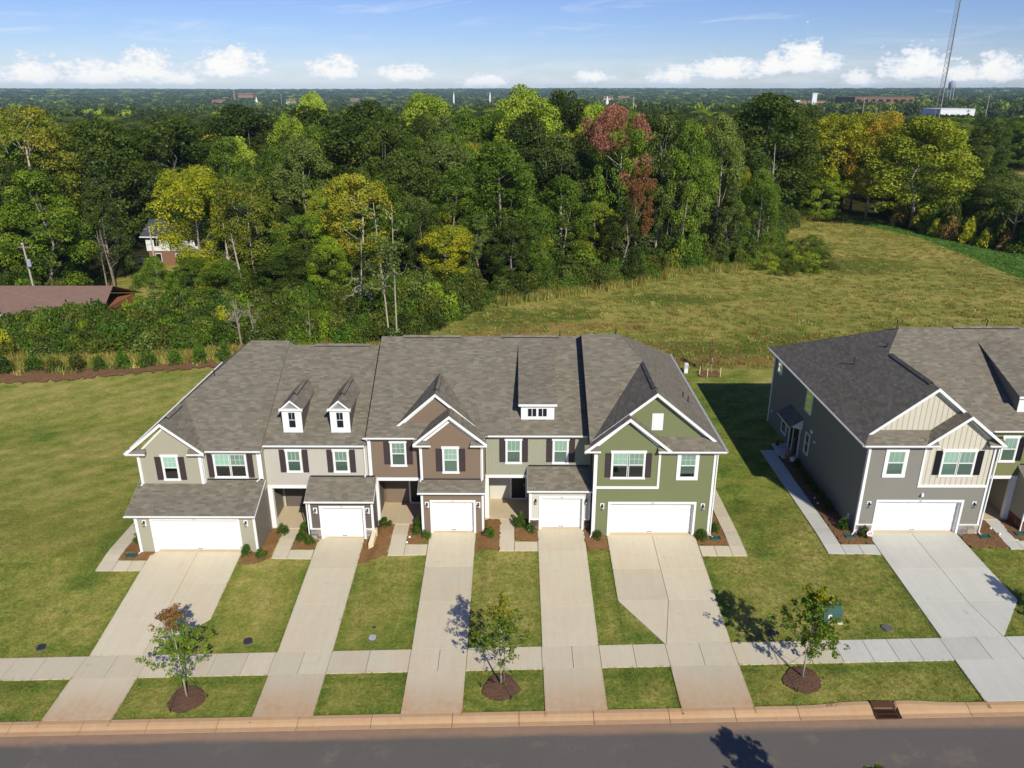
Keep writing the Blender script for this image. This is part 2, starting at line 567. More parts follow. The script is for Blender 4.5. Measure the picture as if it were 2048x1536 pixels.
def bricky(name, cols, sx=.2, sz=.067):
    m, g = newmat(name)
    rnd = g.node('ShaderNodeObjectInfo').outputs['Random']
    pos = g.node('ShaderNodeNewGeometry').outputs['Position']
    c = g.ramp(rnd, *[(i / (len(cols) - 1), srgb(h, .85)) for i, h in enumerate(cols)])
    c = g.v('SCALE', c, g.m('MULTIPLY_ADD', g.noise(pos, 9, 4, .6), .5, .74))
    return finish(m, g, c, .85, .15)


M['stone'] = bricky('ledge_stone', ['#8d8a86', '#b7aa96', '#77777b', '#c3b6a0', '#9a9690'])
M['brick_dark'] = bricky('dark_mixed_brick', ['#3d3338', '#7d6355', '#574a4c', '#927a66', '#453b43'])
M['brick_red'] = bricky('red_brown_brick', ['#6d4433', '#8a5c44', '#5c3d33', '#94705a'])
M['mortar'] = paint('mortar', srgb('#a69e92', .6), .9, .1)


def blind_mat():
    m, g = newmat('white_blind')
    pos = g.node('ShaderNodeNewGeometry').outputs['Position']
    z = g.node('ShaderNodeSeparateXYZ', {0: pos}).outputs[2]
    f = g.m('FRACT', g.m('MULTIPLY', z, 18.0))
    rb = g.node('ShaderNodeObjectInfo').outputs['Random']
    col = g.v('SCALE', g.v('SCALE', (.78, .86, .80), g.m('MULTIPLY_ADD', rb, .5, .6)), g.m('MULTIPLY_ADD', g.step(f, 0, .3), .08, .92))
    return finish(m, g, col, .6, .2)


M['blind'] = blind_mat()


def glass(name, tint, gl=.12, rough=.03):
    m, g = newmat(name)
    t = g.node('ShaderNodeBsdfTransparent', {'Color': tint})
    s = g.node('ShaderNodeBsdfGlossy', {'Color': (.9, .95, 1), 'Roughness': rough})
    fr = g.node('ShaderNodeFresnel', {'IOR': 1.5}).outputs[0]
    x = g.node('ShaderNodeMixShader', {0: g.m('ADD', fr, gl, clamp=True), 1: t, 2: s})
    g.node('ShaderNodeOutputMaterial', {'Surface': x})
    return m


M['pane'] = glass('window_glass', (.70, .83, .76), .04)
M['pane_screen'] = glass('screened_window_glass', (.42, .50, .46), .03)
M['pane_dark'] = glass('dark_window_glass', (.30, .34, .33), .05)


def leafmat(name, cols, trans=.28, var=.35, warm=True):
    m, g = newmat(name)
    lr = g.node('ShaderNodeAttribute', attribute_name='lr').outputs[2]
    rnd = g.node('ShaderNodeObjectInfo').outputs['Random']
    f = g.m('ADD', g.m('MULTIPLY', lr, .78), g.m('MULTIPLY', rnd, .22))
    c = g.ramp(f, *[(i / (len(cols) - 1), srgb(h, .9)) for i, h in enumerate(cols)])
    c = g.v('SCALE', c, g.m('MULTIPLY_ADD', rnd, var, 1 - var / 2))
    c = g.v('MULTIPLY', c, (1.30, 1.22, .80) if warm else (1.1, 1.1, 1.05))
    dfl = g.node('ShaderNodeBsdfDiffuse', {'Color': c})
    tr = g.node('ShaderNodeBsdfTranslucent', {'Color': g.v('MULTIPLY', c, (1.25, 1.2, .6))})
    gl = g.node('ShaderNodeBsdfGlossy', {'Color': (.5, .52, .45), 'Roughness': .5})
    x = g.node('ShaderNodeMixShader', {0: trans, 1: dfl, 2: tr})
    x = g.node('ShaderNodeMixShader', {0: .035, 1: x, 2: gl})
    g.node('ShaderNodeOutputMaterial', {'Surface': x})
    return m


LEAF = {
    'oak_dark': ['#263814', '#37491a', '#4a5c23', '#5d6e2e'],
    'leafy_mid': ['#31481a', '#4a661f', '#637d28', '#7d9436'],
    'leafy_light': ['#48661c', '#668325', '#82992e', '#9dae3e'],
    'leafy_yellow': ['#5f7320', '#849026', '#a3a62e', '#b8b63e'],
    'lime': ['#587327', '#7a9434', '#98ac42', '#b3c152'],
    'yellow': ['#667a26', '#8c942a', '#b3a830', '#7c8c2e'],
    'amber': ['#7d8c28', '#a39f2e', '#c9a23a', '#909a34'],
    'oak_gold': ['#54681f', '#728026', '#8d8a2c', '#9c8730'],
    'olive': ['#556b22', '#76882c', '#909c36', '#a6ac44'],
    'grey': ['#3c4d26', '#536635', '#697c42', '#818f52'],
    'red': ['#6f5238', '#93604c', '#a86f60', '#86793f'],
    'redmix': ['#5d5a2a', '#8a5a3a', '#7d6a38', '#8c4a3a'],
    'rust': ['#5a5a26', '#7d5f32', '#94603a', '#6f6c2e'],
    'conifer_soft': ['#24371a', '#364a20', '#485a27', '#586a2e'],
    'shrub': ['#253c14', '#3a5a1c', '#4c6e26', '#5f8030'],
    'thicket': ['#2f3d18', '#45531f', '#5b6629', '#6e7433'],
    'dry': ['#6a5628', '#8c7238', '#9d8446', '#7a6f34'],
}
LM = {k: leafmat('leaves_' + k, v, warm=k not in ('red', 'rust', 'redmix', 'dry', 'oak_gold', 'yellow', 'amber')) for k, v in LEAF.items()}


def bark(name, h1, h2):
    m, g = newmat(name)
    pos = g.node('ShaderNodeNewGeometry').outputs['Position']
    n = g.noise(g.v('MULTIPLY', pos, (3, 3, .8)), 2.0, 5, .7)
    return finish(m, g, g.mix(n, srgb(h1, .9), srgb(h2, .9)), .9, .1)


M['bark'] = bark('grey_bark', '#6e655a', '#a89e8e')
M['bark_pale'] = bark('pale_bark', '#9a8f7e', '#cfc6b6')
M['bark_dark'] = bark('dark_bark', '#3e362e', '#6a5f52')

# ------------------------------------------------------------------ the ground sheet
def lin(a, b, n): return list(np.linspace(a, b, n, endpoint=False))


def grow(a, step, lim, f=1.13):
    out = []; x = a
    while x < lim:
        out.append(x); x += step; step *= f
    return out + [lim]


xs = sorted([-x for x in grow(95.0, 1.2, 15000)] + lin(-95, -55, 40) + lin(-55, 60, 230) + lin(60, 95, 35) + grow(95.0, 1.2, 15000))
ys = sorted([-x + 10 for x in grow(0.0, 6, 900, 1.3)] + lin(10.5, 24, 18) + lin(24, 74, 125) + lin(74, 190, 116) + grow(190.0, 1.2, 15000))
xs = sorted(set(round(x, 3) for x in xs)); ys = sorted(set(round(y, 3) for y in ys))


def inpoly(x, y, P):
    c = False; n = len(P); j = n - 1
    for i in range(n):
        if (P[i][1] > y) != (P[j][1] > y) and x < (P[j][0] - P[i][0]) * (y - P[i][1]) / (P[j][1] - P[i][1]) + P[i][0]:
            c = not c
        j = i
    return c


FIELD = [(-16, 70.5), (21, 69.3), (60, 69.0), (110, 69), (92, 104), (75, 129), (74, 138), (70, 160), (62, 162), (50, 145), (40, 120), (33, 113), (24, 111), (11, 100), (-1, 96), (-5, 93), (-10.5, 84), (-14.5, 75.5)]
STRIP = [(66, 160), (73, 139), (71.5, 107), (76, 80), (110, 80), (92, 108), (79, 132), (76, 141), (73, 156), (69, 163)]
CLEAR = [(-66, 99), (-50, 99), (-50, 118), (-52, 135), (-56, 160), (-64, 160), (-61, 135)]
MEADOW2 = [(128, 215), (150, 205), (230, 215), (240, 285), (165, 285), (150, 262)]
nv = len(xs) * len(ys)
V = np.zeros((nv, 3)); MK = np.zeros((nv, 4)); MK2 = np.zeros((nv, 4)); MK[:, 3] = 1; MK2[:, 3] = 1
k = 0
for y in ys:
    for x in xs:
        z = ground(x, y) - .03
        if 19.2 < y < 27.3: z -= .2
        V[k] = (x, y, z)
        near = abs(x) < 260 and 60 < y < 300
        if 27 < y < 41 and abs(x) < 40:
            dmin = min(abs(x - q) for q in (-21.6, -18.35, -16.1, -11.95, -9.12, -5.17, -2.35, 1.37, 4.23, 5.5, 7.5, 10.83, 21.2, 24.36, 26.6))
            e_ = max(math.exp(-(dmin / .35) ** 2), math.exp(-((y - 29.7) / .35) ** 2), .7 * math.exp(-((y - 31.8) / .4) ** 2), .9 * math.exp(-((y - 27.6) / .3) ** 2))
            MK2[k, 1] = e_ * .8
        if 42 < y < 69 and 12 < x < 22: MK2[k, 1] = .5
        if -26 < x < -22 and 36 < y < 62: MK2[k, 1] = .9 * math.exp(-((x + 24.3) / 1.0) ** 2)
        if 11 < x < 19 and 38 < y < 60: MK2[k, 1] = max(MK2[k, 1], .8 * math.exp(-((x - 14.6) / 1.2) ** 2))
        if near:
            fld = inpoly(x, y, FIELD)
            if y > 69.4 and inpoly(x, y, FIELD): MK[k, 0] = 1
            elif y > 69.6 and x > 14 and y < 100: MK[k, 0] = 1
            if inpoly(x, y, STRIP): MK[k, 1] = 1
            if inpoly(x, y, MEADOW2): MK[k, 0] = 1
            # bare clay patches near the bed of the meadow
            for (cx, cy, rx, ry, s_) in ((1, 80, 8, 3.5, .95), (22, 72.0, 9, 2.6, 1.0), (7, 84, 11, 2.4, .8), (34, 71.5, 13, 2.0, .9), (14, 76.5, 9, 2.0, .75), (44, 147, 5, 4, .95), (52, 98, 14, 1.8, .45), (33, 88, 10, 1.6, .4), (-63, 112, 3, 12, .8), (-61, 128, 5, 14, .6)):
                q = ((x - cx) / rx) ** 2 + ((y - cy) / ry) ** 2
                if q < 1: MK[k, 2] = max(MK[k, 2], s_ * (1 - q) ** .5)
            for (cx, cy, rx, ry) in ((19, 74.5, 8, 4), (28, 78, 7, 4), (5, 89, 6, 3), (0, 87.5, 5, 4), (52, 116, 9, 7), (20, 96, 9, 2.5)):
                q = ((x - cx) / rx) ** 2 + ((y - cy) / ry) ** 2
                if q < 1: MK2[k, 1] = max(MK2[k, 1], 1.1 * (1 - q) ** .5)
            wood = not (fld or inpoly(x, y, CLEAR) or inpoly(x, y, STRIP) or inpoly(x, y, MEADOW2)) and y > (74 if x < -9 else 69.5) and not (x > 12 and y < 100)
            if wood: MK2[k, 0] = 1
        elif y > 60 and (abs(x) >= 260 or y >= 300):
            MK2[k, 0] = 1
        k += 1
nx = len(xs)
F_ = [(j * nx + i, j * nx + i + 1, (j + 1) * nx + i + 1, (j + 1) * nx + i) for j in range(len(ys) - 1) for i in range(nx - 1)]
me = bpy.data.meshes.new('ground')
me.from_pydata(V.tolist(), [], F_)
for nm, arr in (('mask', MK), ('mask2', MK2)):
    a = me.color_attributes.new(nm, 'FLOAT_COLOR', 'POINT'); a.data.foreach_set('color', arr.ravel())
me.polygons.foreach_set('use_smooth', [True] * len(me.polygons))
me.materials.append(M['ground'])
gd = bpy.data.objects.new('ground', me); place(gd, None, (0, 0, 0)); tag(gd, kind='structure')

# ------------------------------------------------------------------ road, kerb, paths
b = MB()
RX = lin(-120, 120, 60) + [120]
for i in range(len(RX) - 1):
    x0, x1 = RX[i], RX[i + 1]
    for (y0, y1, c0, c1) in ((19.95, 23.3, -.12, -.05), (23.3, 26.65, -.05, -.12)):
        b.quad((x0, y0, zk(x0) + c0), (x1, y0, zk(x1) + c0), (x1, y1, zk(x1) + c1), (x0, y1, zk(x0) + c1))
rd = b.build('road', M['asphalt'], org=(0, 23, 0)); tag(rd, kind='structure')


def struct_empty(name, loc=(0, 0, 0)):
    o = bpy.data.objects.new(name, None); place(o, None, Vector(loc)); o['kind'] = 'structure'; return o


kb = struct_empty('kerb')
KX = [-60, -52, -44, -36, -29.5, -26.1, -22.83, -19.56, -16.56, -13.37, -9.75, -6.43, -2.78, .21, 3.55, 6.92, 9.85, 12.67, 15.95, 17.1, 20.2, 23.3, 26.4, 29.5, 33, 40, 50, 60]
for side in (0, 1):
    for i in range(len(KX) - 1):
        x0, x1 = KX[i] + .012, KX[i + 1] - .012
        if side and (i % 2): continue
        if side: x1 = KX[min(i + 2, len(KX) - 1)] - .012
        grate_bay = (side == 0 and abs(KX[i] - 15.95) < .01)
        prof = [(27.37, .02), (27.16, .02), (27.0, -.03), (26.86, -.10), (26.64, -.105), (26.64, -.3), (27.37, -.3)]
        if grate_bay: prof = [(27.42, .06), (27.2, .06), (27.19, -.02), (27.18, -.3), (27.42, -.3)]
        b = MB(); n = len(prof); m_ = 5
        cols = [x0 + (x1 - x0) * t / m_ for t in range(m_ + 1)]
        vs = []
        for x in cols:
            w = 0
            if side == 0 and 12.6 < x < 15.96: w = .14 * smooth01((x - 12.9) / 2.6)
            if side == 0 and 17.09 < x < 20.3: w = .14 * smooth01((20.0 - x) / 2.6)
            for (y, z) in prof:
                yy = y + (w if y > 27.1 and not grate_bay else 0)
                if side: yy = 46.6 - yy
                vs.append((x, yy, zk(x) + z + (w * .3 if y > 27.1 else 0)))
        fs = [(i_ * n + q, i_ * n + (q + 1) % n, (i_ + 1) * n + (q + 1) % n, (i_ + 1) * n + q) for i_ in range(m_) for q in range(n)]
        fs += [tuple(range(n)), tuple(m_ * n + q for q in range(n))[::-1]]
        b.add(vs, fs)
        b.build('kerb_stone', M['kerb'], kb)
# letters stamped in the kerb beside the drain
text_mesh('kerb_lettering', 'HOMIOI', .30, .002, paint('stamped_shadow', srgb('#a88c62', .8), .9, .1), kb, (14.02, 27.2, zk(14.6) + .035), (R(6), 0, R(3)))


def slab(parent, pts, mat, top=.03, thick=.12, name='slab', zf=None):
    zf = zf or ground
    b = MB()
    # bands in y so that the slab follows the slope
    ya = min(p[1] for p in pts); yb = max(p[1] for p in pts)
    nb = max(1, math.ceil((yb - ya) / .7))

    def cut(P, y, keep):
        out = []
        for i in range(len(P)):
            p, q = P[i], P[(i + 1) % len(P)]
            ip = (p[1] - y) * keep >= -1e-9; iq = (q[1] - y) * keep >= -1e-9
            if ip: out.append(p)
            if ip != iq:
                t = (y - p[1]) / (q[1] - p[1]); out.append((p[0] + (q[0] - p[0]) * t, y))
        return out
    for k in range(nb):
        P = cut(cut(list(pts), ya + (yb - ya) * k / nb, 1), ya + (yb - ya) * (k + 1) / nb, -1)
        if len(P) < 3: continue
        P = [(x, y, zf(x, y) + top) for x, y in P]
        n = len(P)
        lo = [(x, y, z - thick) for x, y, z in P]
        b.add(lo + P, [tuple(range(n))[::-1], tuple(range(n, 2 * n))] + [(i, (i + 1) % n, n + (i + 1) % n, n + i) for i in range(n)])
    return b.build(name, mat, parent)


sw = struct_empty('sidewalk')
SX = [-62, -58, -54, -50, -46, -42, -38.5, -35, -33, -31.4, -29.8, -28.2, -26.6, -25.1, -23.6, -21.6, -20.0, -18.35, -16.6, -14.95, -13.35, -12.0, -10.54, -9.15, -7.23, -5.17, -3.72, -2.35, -.5, 1.35, 2.86, 4.22, 5.9, 7.53, 9.2, 10.8, 12.7, 14.35, 15.85, 17.3, 18.5, 19.65, 21.12, 22.9, 24.36, 25.9, 27.5, 29.1, 30.7, 32.3, 33.9, 36, 40, 45, 52, 60]
for i in range(len(SX) - 1):
    x0, x1 = SX[i] + .013, SX[i + 1] - .013
    slab(sw, [(x0, 29.98), (x1, 29.98), (x1, 31.49), (x0, 31.49)], M['conc_new'] if x0 > 15.8 else M['conc'], top=.028)


def driveway(xl, xr, ytop, joints, mat, midx=None, chamfer=None, xa=None, xb=None, midbend=None):
    """xl..xr width at the garage, xa..xb at the street"""
    xa = xl if xa is None else xa; xb = xr if xb is None else xb
    dr = struct_empty('driveway')
    e = .013
    slab(dr, [(xa, 27.39), (xb, 27.39), (xb, 29.955), (xa, 29.955)], mat)
    ys_ = [31.515] + joints + [ytop]
    for i in range(len(ys_) - 1):
        y0, y1 = ys_[i] + (e if i else 0), ys_[i + 1] - (e if i < len(ys_) - 2 else 0)

        def L(y):
            if chamfer == 'L' and y < joints[0]: return xa + (xl - xa) * (y - 31.515) / (joints[0] - 31.515)
            return xl

        def Rr(y):
            if chamfer == 'R' and y < joints[0]: return xb + (xr - xb) * (y - 31.515) / (joints[0] - 31.515)
            return xr
        if midx is None:
            slab(dr, [(L(y0), y0), (Rr(y0), y0), (Rr(y1), y1), (L(y1), y1)], mat)
        else:
            def Mx(y):
                return midx if y >= joints[0] - .02 or midbend is None else midbend + (midx - midbend) * (y - 31.515) / (joints[0] - 31.515)
            if Mx(y0) - e > L(y0) + .05:
                slab(dr, [(L(y0), y0), (Mx(y0) - e, y0), (Mx(y1) - e, y1), (L(y1), y1)], mat)
            else:
                slab(dr, [(L(y0), y0), (Mx(y1) - e, y1), (L(y1), y1)], mat)
            if Rr(y0) > Mx(y0) + e + .05:
                slab(dr, [(Mx(y0) + e, y0), (Rr(y0), y0), (Rr(y1), y1), (Mx(y1) + e, y1)], mat)
            else:
                slab(dr, [(Mx(y0) + e, y0), (Rr(y1), y1), (Mx(y1) + e, y1)], mat)
    return dr


driveway(-21.48, -16.15, 39.3, [33.93, 36.55], M['conc'], midx=-18.75, chamfer='R', xa=-21.6, xb=-18.35)
driveway(-11.92, -9.15, 40.75, [34.9, 37.85], M['conc'])
driveway(-5.15, -2.37, 40.95, [34.88, 37.7], M['conc'])
driveway(1.40, 4.21, 40.9, [34.24, 36.4, 38.8], M['conc'])
driveway(5.55, 10.8, 40.2, [34.6, 37.1], M['conc'], midx=8.25, chamfer='L', xa=7.53, xb=10.8, midbend=7.6)
driveway(21.25, 26.6, 40.5, [34.2, 37.0], M['conc_new'], midx=23.93, chamfer='R', xa=21.12, xb=24.34, midbend=24.27)
driveway(31.2, 34.0, 40.9, [34.3, 36.5, 38.8], M['conc_new'])


def walk(name, polys, mat, zf=None, top=.032):
    w_ = struct_empty(name)
    for p in polys: slab(w_, p, mat, top=top, zf=zf)
    return w_


e = .013
walk('side_path', [[(-24.1, 37.6), (-23.15, 37.6), (-23.15, 38.42), (-24.1, 38.42)], [(-23.12, 37.6), (-22.3, 37.6), (-22.3, 38.4), (-23.12, 38.4)], [(-22.27, 37.6), (-21.5, 37.6), (-21.5, 38.4), (-22.27, 38.4)]] +
     [[(-24.1, y), (-23.2, y), (-23.2, y + 1.47), (-24.1, y + 1.47)] for y in (38.45, 39.95, 41.45, 42.95, 44.45, 45.95)], M['conc'])
walk('front_path', [[(-14.3, 38.78), (-13.4, 38.76), (-13.4, 41.8), (-14.3, 41.8)], [(-13.37, 38.76), (-11.97, 38.74), (-11.97, 39.53), (-13.37, 39.53)]], M['conc'])
walk('front_path', [[(-7.45, 38.75), (-6.52, 38.76), (-6.52, 41.95), (-7.45, 41.95)], [(-6.49, 38.76), (-5.2, 38.8), (-5.2, 39.7), (-6.49, 39.7)]], M['conc'])
walk('front_path', [[(-.9, 38.8), (-.02, 38.8), (-.02, 41.9), (-.9, 41.9)], [(.01, 38.8), (1.36, 38.8), (1.36, 39.58), (.01, 39.58)]], M['conc'])
walk('side_path', [[(10.85, 38.22), (11.7, 38.22), (11.7, 39.1), (10.85, 39.1)], [(11.73, 38.22), (12.6, 38.22), (12.6, 39.1), (11.73, 39.1)], [(12.63, 38.22), (13.45, 38.22), (13.45, 39.1), (12.63, 39.1)]] +
     [[(12.63, y), (13.45, y), (13.45, y + 1.47), (12.63, y + 1.47)] for y in (39.13, 40.63, 42.13, 43.63, 45.13, 46.63)], M['conc'])
walk('side_path', [[(20.25, 38.4), (21.2, 38.3), (21.2, 39.24), (20.25, 39.24)], [(19.2, 38.4), (20.22, 38.4), (20.22, 39.24), (19.2, 39.24)], [(18.2, 38.45), (19.17, 38.4), (19.17, 39.24), (18.2, 39.24)]] +
     [[(18.2, y), (19.17, y), (19.17, y + 1.77), (18.2, y + 1.77)] for y in (39.27, 41.07, 42.87, 44.67, 46.47, 48.27)] +
     [[(18.2, 50.07), (19.17, 50.07), (19.17, 51.85), (18.2, 51.85)], [(19.2, 50.93), (20.35, 50.93), (20.35, 51.85), (19.2, 51.85)]], M['conc_new'])
walk('front_path', [[(28.97, 38.8), (29.7, 38.8), (29.7, 39.65), (28.97, 39.65)], [(29.0, 39.68), (29.95, 39.68), (30.1, 42.15), (29.2, 42.15)], [(29.73, 38.8), (31.15, 38.8), (31.15, 39.6), (29.73, 39.6)]], M['conc_new'])


def bed(pts, mat, name='mulch_bed', cell=.09, h=.05, rag=.07, kind='stuff', zf=None, mound=0.0, cpt=None):
    zf = zf or ground
    rng = random.Random(len(pts) * 31 + int(pts[0][0] * 7))
    xa = min(p[0] for p in pts); xb = max(p[0] for p in pts); ya = min(p[1] for p in pts); yb = max(p[1] for p in pts)
    vs = {}; b = MB()
    ox = rng.uniform(0, 9)

    def vid(i, j):
        if (i, j) not in vs:
            x = xa + i * cell + rng.uniform(-.3, .3) * cell; y = ya + j * cell + rng.uniform(-.3, .3) * cell
            z = zf(x, y) + h + rng.uniform(-.3, 1) * .02
            if mound and cpt: z += mound * max(0, 1 - math.hypot(x - cpt[0], y - cpt[1]) / (max(xb - xa, yb - ya) * .5))
            vs[(i, j)] = len(b.v); b.v.append((x, y, z))
        return vs[(i, j)]
    for i in range(int((xb - xa) / cell) + 1):
        for j in range(int((yb - ya) / cell) + 1):
            x = xa + (i + .5) * cell; y = ya + (j + .5) * cell
            wx = x + rag * (math.sin(y * 5.1 + ox) + .6 * math.sin(y * 13 + ox)) * .7
            wy = y + rag * (math.sin(x * 4.7 + ox) + .6 * math.sin(x * 11 + ox)) * .7
            if inpoly(wx, wy, pts):
                b.f.append((vid(i, j), vid(i + 1, j), vid(i + 1, j + 1), vid(i, j + 1)))
    # skirt down into the ground
    o = b.build(name, mat)
    return tag(o, kind=kind)


bed([(-23.15, 38.4), (-21.45, 38.4), (-21.3, 39.2), (-22.0, 39.3), (-22.0, 43), (-23.0, 43)], M['straw'])
bed([(-16.1, 38.75), (-16.05, 38.2), (-15.4, 38.05), (-15.0, 38.15), (-14.35, 38.85), (-14.3, 41.85), (-15.15, 41.85), (-15.15, 39.2), (-16.1, 39.3)], M['straw'])
bed([(-13.38, 39.6), (-12.1, 39.55), (-11.85, 40.5), (-12.4, 40.6), (-12.4, 41.85), (-13.38, 41.8)], M['straw'])
bed([(-9.15, 38.2), (-8.6, 38.3), (-7.47, 38.65), (-7.45, 41.95), (-8.35, 41.9), (-8.8, 41.8), (-8.9, 40.6), (-9.1, 40.6)], M['straw'])
bed([(-6.5, 39.75), (-5.2, 39.8), (-5.12, 40.75), (-5.6, 40.8), (-5.6, 41.85), (-6.5, 41.95)], M['straw'])
bed([(-2.36, 39.0), (-.92, 38.85), (-.9, 41.95), (-1.85, 41.95), (-1.9, 40.8), (-2.3, 40.75)], M['straw'])
bed([(0, 39.65), (1.38, 39.62), (1.42, 40.7), (.9, 40.75), (.9, 42), (0, 41.9)], M['straw'])
bed([(4.24, 38.7), (5.5, 38.7), (5.5, 40.05), (4.6, 40.1), (4.6, 40.75), (4.15, 40.75)], M['straw'])
bed([(10.83, 39.12), (12.58, 39.1), (12.58, 44.5), (11.7, 44.5), (11.7, 40.1), (10.83, 40.0)], M['straw'])
bed([(21.2, 39.3), (21.3, 40.3), (20.45, 40.4), (20.45, 50.8), (19.2, 50.8), (19.2, 39.3)], M['mulch_red'])
bed([(26.65, 40.3), (26.68, 38.85), (28.9, 38.85), (29.1, 42), (27.9, 42), (27.8, 40.3)], M['mulch_red'])
bed([(29.75, 39.7), (31.1, 39.7), (31.1, 40.6), (30.6, 40.7), (30.6, 42.1), (30.15, 42.1)], M['mulch_red'])
bed([(-60, 65.4), (-46.5, 65.8), (-41, 66.4), (-38, 67.4), (-33.5, 68.6), (-29, 69.8), (-22, 71.2), (-16, 72.6), (-16, 74.5), (-29, 73), (-39, 70.8), (-46, 69.8), (-60, 69.8)], M['mulch_red'], cell=.3, rag=.3, h=.06)

# ------------------------------------------------------------------ building parts
def clip_row(P, z):
    """x extents of a convex polygon (a,z) at height z"""
    xs_ = []
    n = len(P)
    for i in range(n):
        (a0, z0), (a1, z1) = P[i], P[(i + 1) % n]
        if abs(z1 - z0) < 1e-9:
            if abs(z - z0) < 1e-6: xs_ += [a0, a1]
        elif min(z0, z1) - 1e-9 <= z <= max(z0, z1) + 1e-9:
            xs_.append(a0 + (a1 - a0) * (z - z0) / (z1 - z0))
    return (min(xs_), max(xs_)) if xs_ else None


def siding(parent, F, polys, mat, exp=.178, name='siding', lap=.018):
    """lapped boards: every course leans out over the one below"""
    b = MB()
    for P in polys:
        z0 = min(p[1] for p in P); z1 = max(p[1] for p in P)
        k0 = math.floor(z0 / exp)
        z = k0 * exp
        while z < z1 - 1e-6:
            lo = max(z, z0); hi = min(z + exp, z1)
            if hi - lo > 1e-3:
                A = clip_row(P, lo + 1e-5); B = clip_row(P, hi - 1e-5)
                if A and B:
                    dl = .004 + lap * (1 - (lo - z) / exp); dh = .004 + lap * (1 - (hi - z) / exp)
                    b.quad(F.p(A[0], dl, lo), F.p(A[1], dl, lo), F.p(B[1], dh, hi), F.p(B[0], dh, hi))
                    b.quad(F.p(A[0], .002, lo), F.p(A[1], .002, lo), F.p(A[1], dl, lo), F.p(A[0], dl, lo))
            z += exp
    o = b.build(name, mat, parent); o['kind'] = 'stuff'
    return o


def board_siding(parent, F, polys, mat, bmat, pitch=.305, a_ref=0.0, proud=.022, name='board_siding', single=True):
    """flat panels with vertical battens, each batten a piece"""
    b = MB()
    for P in polys:
        b.poly([F.p(a, .006, z) for a, z in P])
    o = b.build(name, mat, parent)
    for P in polys:
        a0 = min(p[0] for p in P); a1 = max(p[0] for p in P)
        Q = [(p[1], p[0]) for p in P]
        k = math.ceil((a0 + .03 - a_ref) / pitch)
        while a_ref + k * pitch < a1 - .03:
            a = a_ref + k * pitch
            ext = clip_row(Q, a)
            if ext and ext[1] - ext[0] > .08:
                c = MB(); c.fbox(F, a - .025, a + .025, .004, proud, ext[0], ext[1])
                c.build('batten', bmat, parent)
            k += 1
    return o


def vert_grooves(parent, F, polys, mat, pitch=.15, name='board_siding'):
    """narrow vertical boards, too fine to pick apart: one real surface with grooves"""
    b = MB()
    for P in polys:
        a0 = min(p[0] for p in P); a1 = max(p[0] for p in P); Q = [(p[1], p[0]) for p in P]
        n = max(1, round((a1 - a0) / pitch)); w = (a1 - a0) / n
        for i in range(n):
            x0 = a0 + i * w + .006; x1 = a0 + (i + 1) * w - .006
            e0 = clip_row(Q, x0); e1 = clip_row(Q, x1)
            if not e0 or not e1: continue
            b.quad(F.p(x0, .014, e0[0]), F.p(x1, .014, e1[0]), F.p(x1, .014, e1[1]), F.p(x0, .014, e0[1]))
            b.quad(F.p(x1, .014, e1[0]), F.p(x1 + .012, .004, e1[0]), F.p(x1 + .012, .004, e1[1]), F.p(x1, .014, e1[1]))
    o = b.build(name, mat, parent); o['kind'] = 'stuff'
    return o


def shakes(parent, F, polys, mat, name='shake_siding'):
    """staggered cedar style shakes, joined"""
    b = MB(); rng = random.Random(5)
    ex = .16; w = .2
    for P in polys:
        z0 = min(p[1] for p in P); z1 = max(p[1] for p in P); z = z0; row = 0
        while z < z1 - .02:
            hi = min(z + ex, z1)
            A = clip_row(P, (z + hi) / 2)
            x = A[0]
            while x < A[1] - .02:
                x1 = min(A[1], x + w * rng.uniform(.7, 1.25))
                dl = .02 + rng.uniform(0, .012)
                zz = z + rng.uniform(0, .012)
                b.quad(F.p(x + .004, dl, zz), F.p(x1 - .004, dl, zz), F.p(x1 - .004, .006, hi), F.p(x + .004, .006, hi))
                b.quad(F.p(x + .004, 0, zz), F.p(x1 - .004, 0, zz), F.p(x1 - .004, dl, zz), F.p(x + .004, dl, zz))
                x = x1
            z = hi; row += 1
        b.poly([F.p(a, .003, q) for a, q in P])
    o = b.build(name, mat, parent); o['kind'] = 'stuff'
    return o


def trim(parent, F, a0, a1, z0, z1, name='trim_board', mat=None, d=.04, d0=0.0):
    b = MB(); b.fbox(F, a0, a1, d0, d, z0, z1)
    return b.build(name, mat or M['white'], parent)


def slant(parent, F, p0, p1, w=.2, d=.05, d0=0.0, name='rake_board', mat=None):
    """sloping board under a roof edge, p=(a,z) along the upper edge"""
    b = MB()
    q = [p0, p1, (p1[0], p1[1] - w), (p0[0], p0[1] - w)]
    b.add([F.p(a, d, z) for a, z in q] + [F.p(a, d0, z) for a, z in q], [(0, 1, 2, 3), (7, 6, 5, 4), (0, 4, 5, 1), (1, 5, 6, 2), (2, 6, 7, 3), (3, 7, 4, 0)])
    return b.build(name, mat or M['white'], parent)


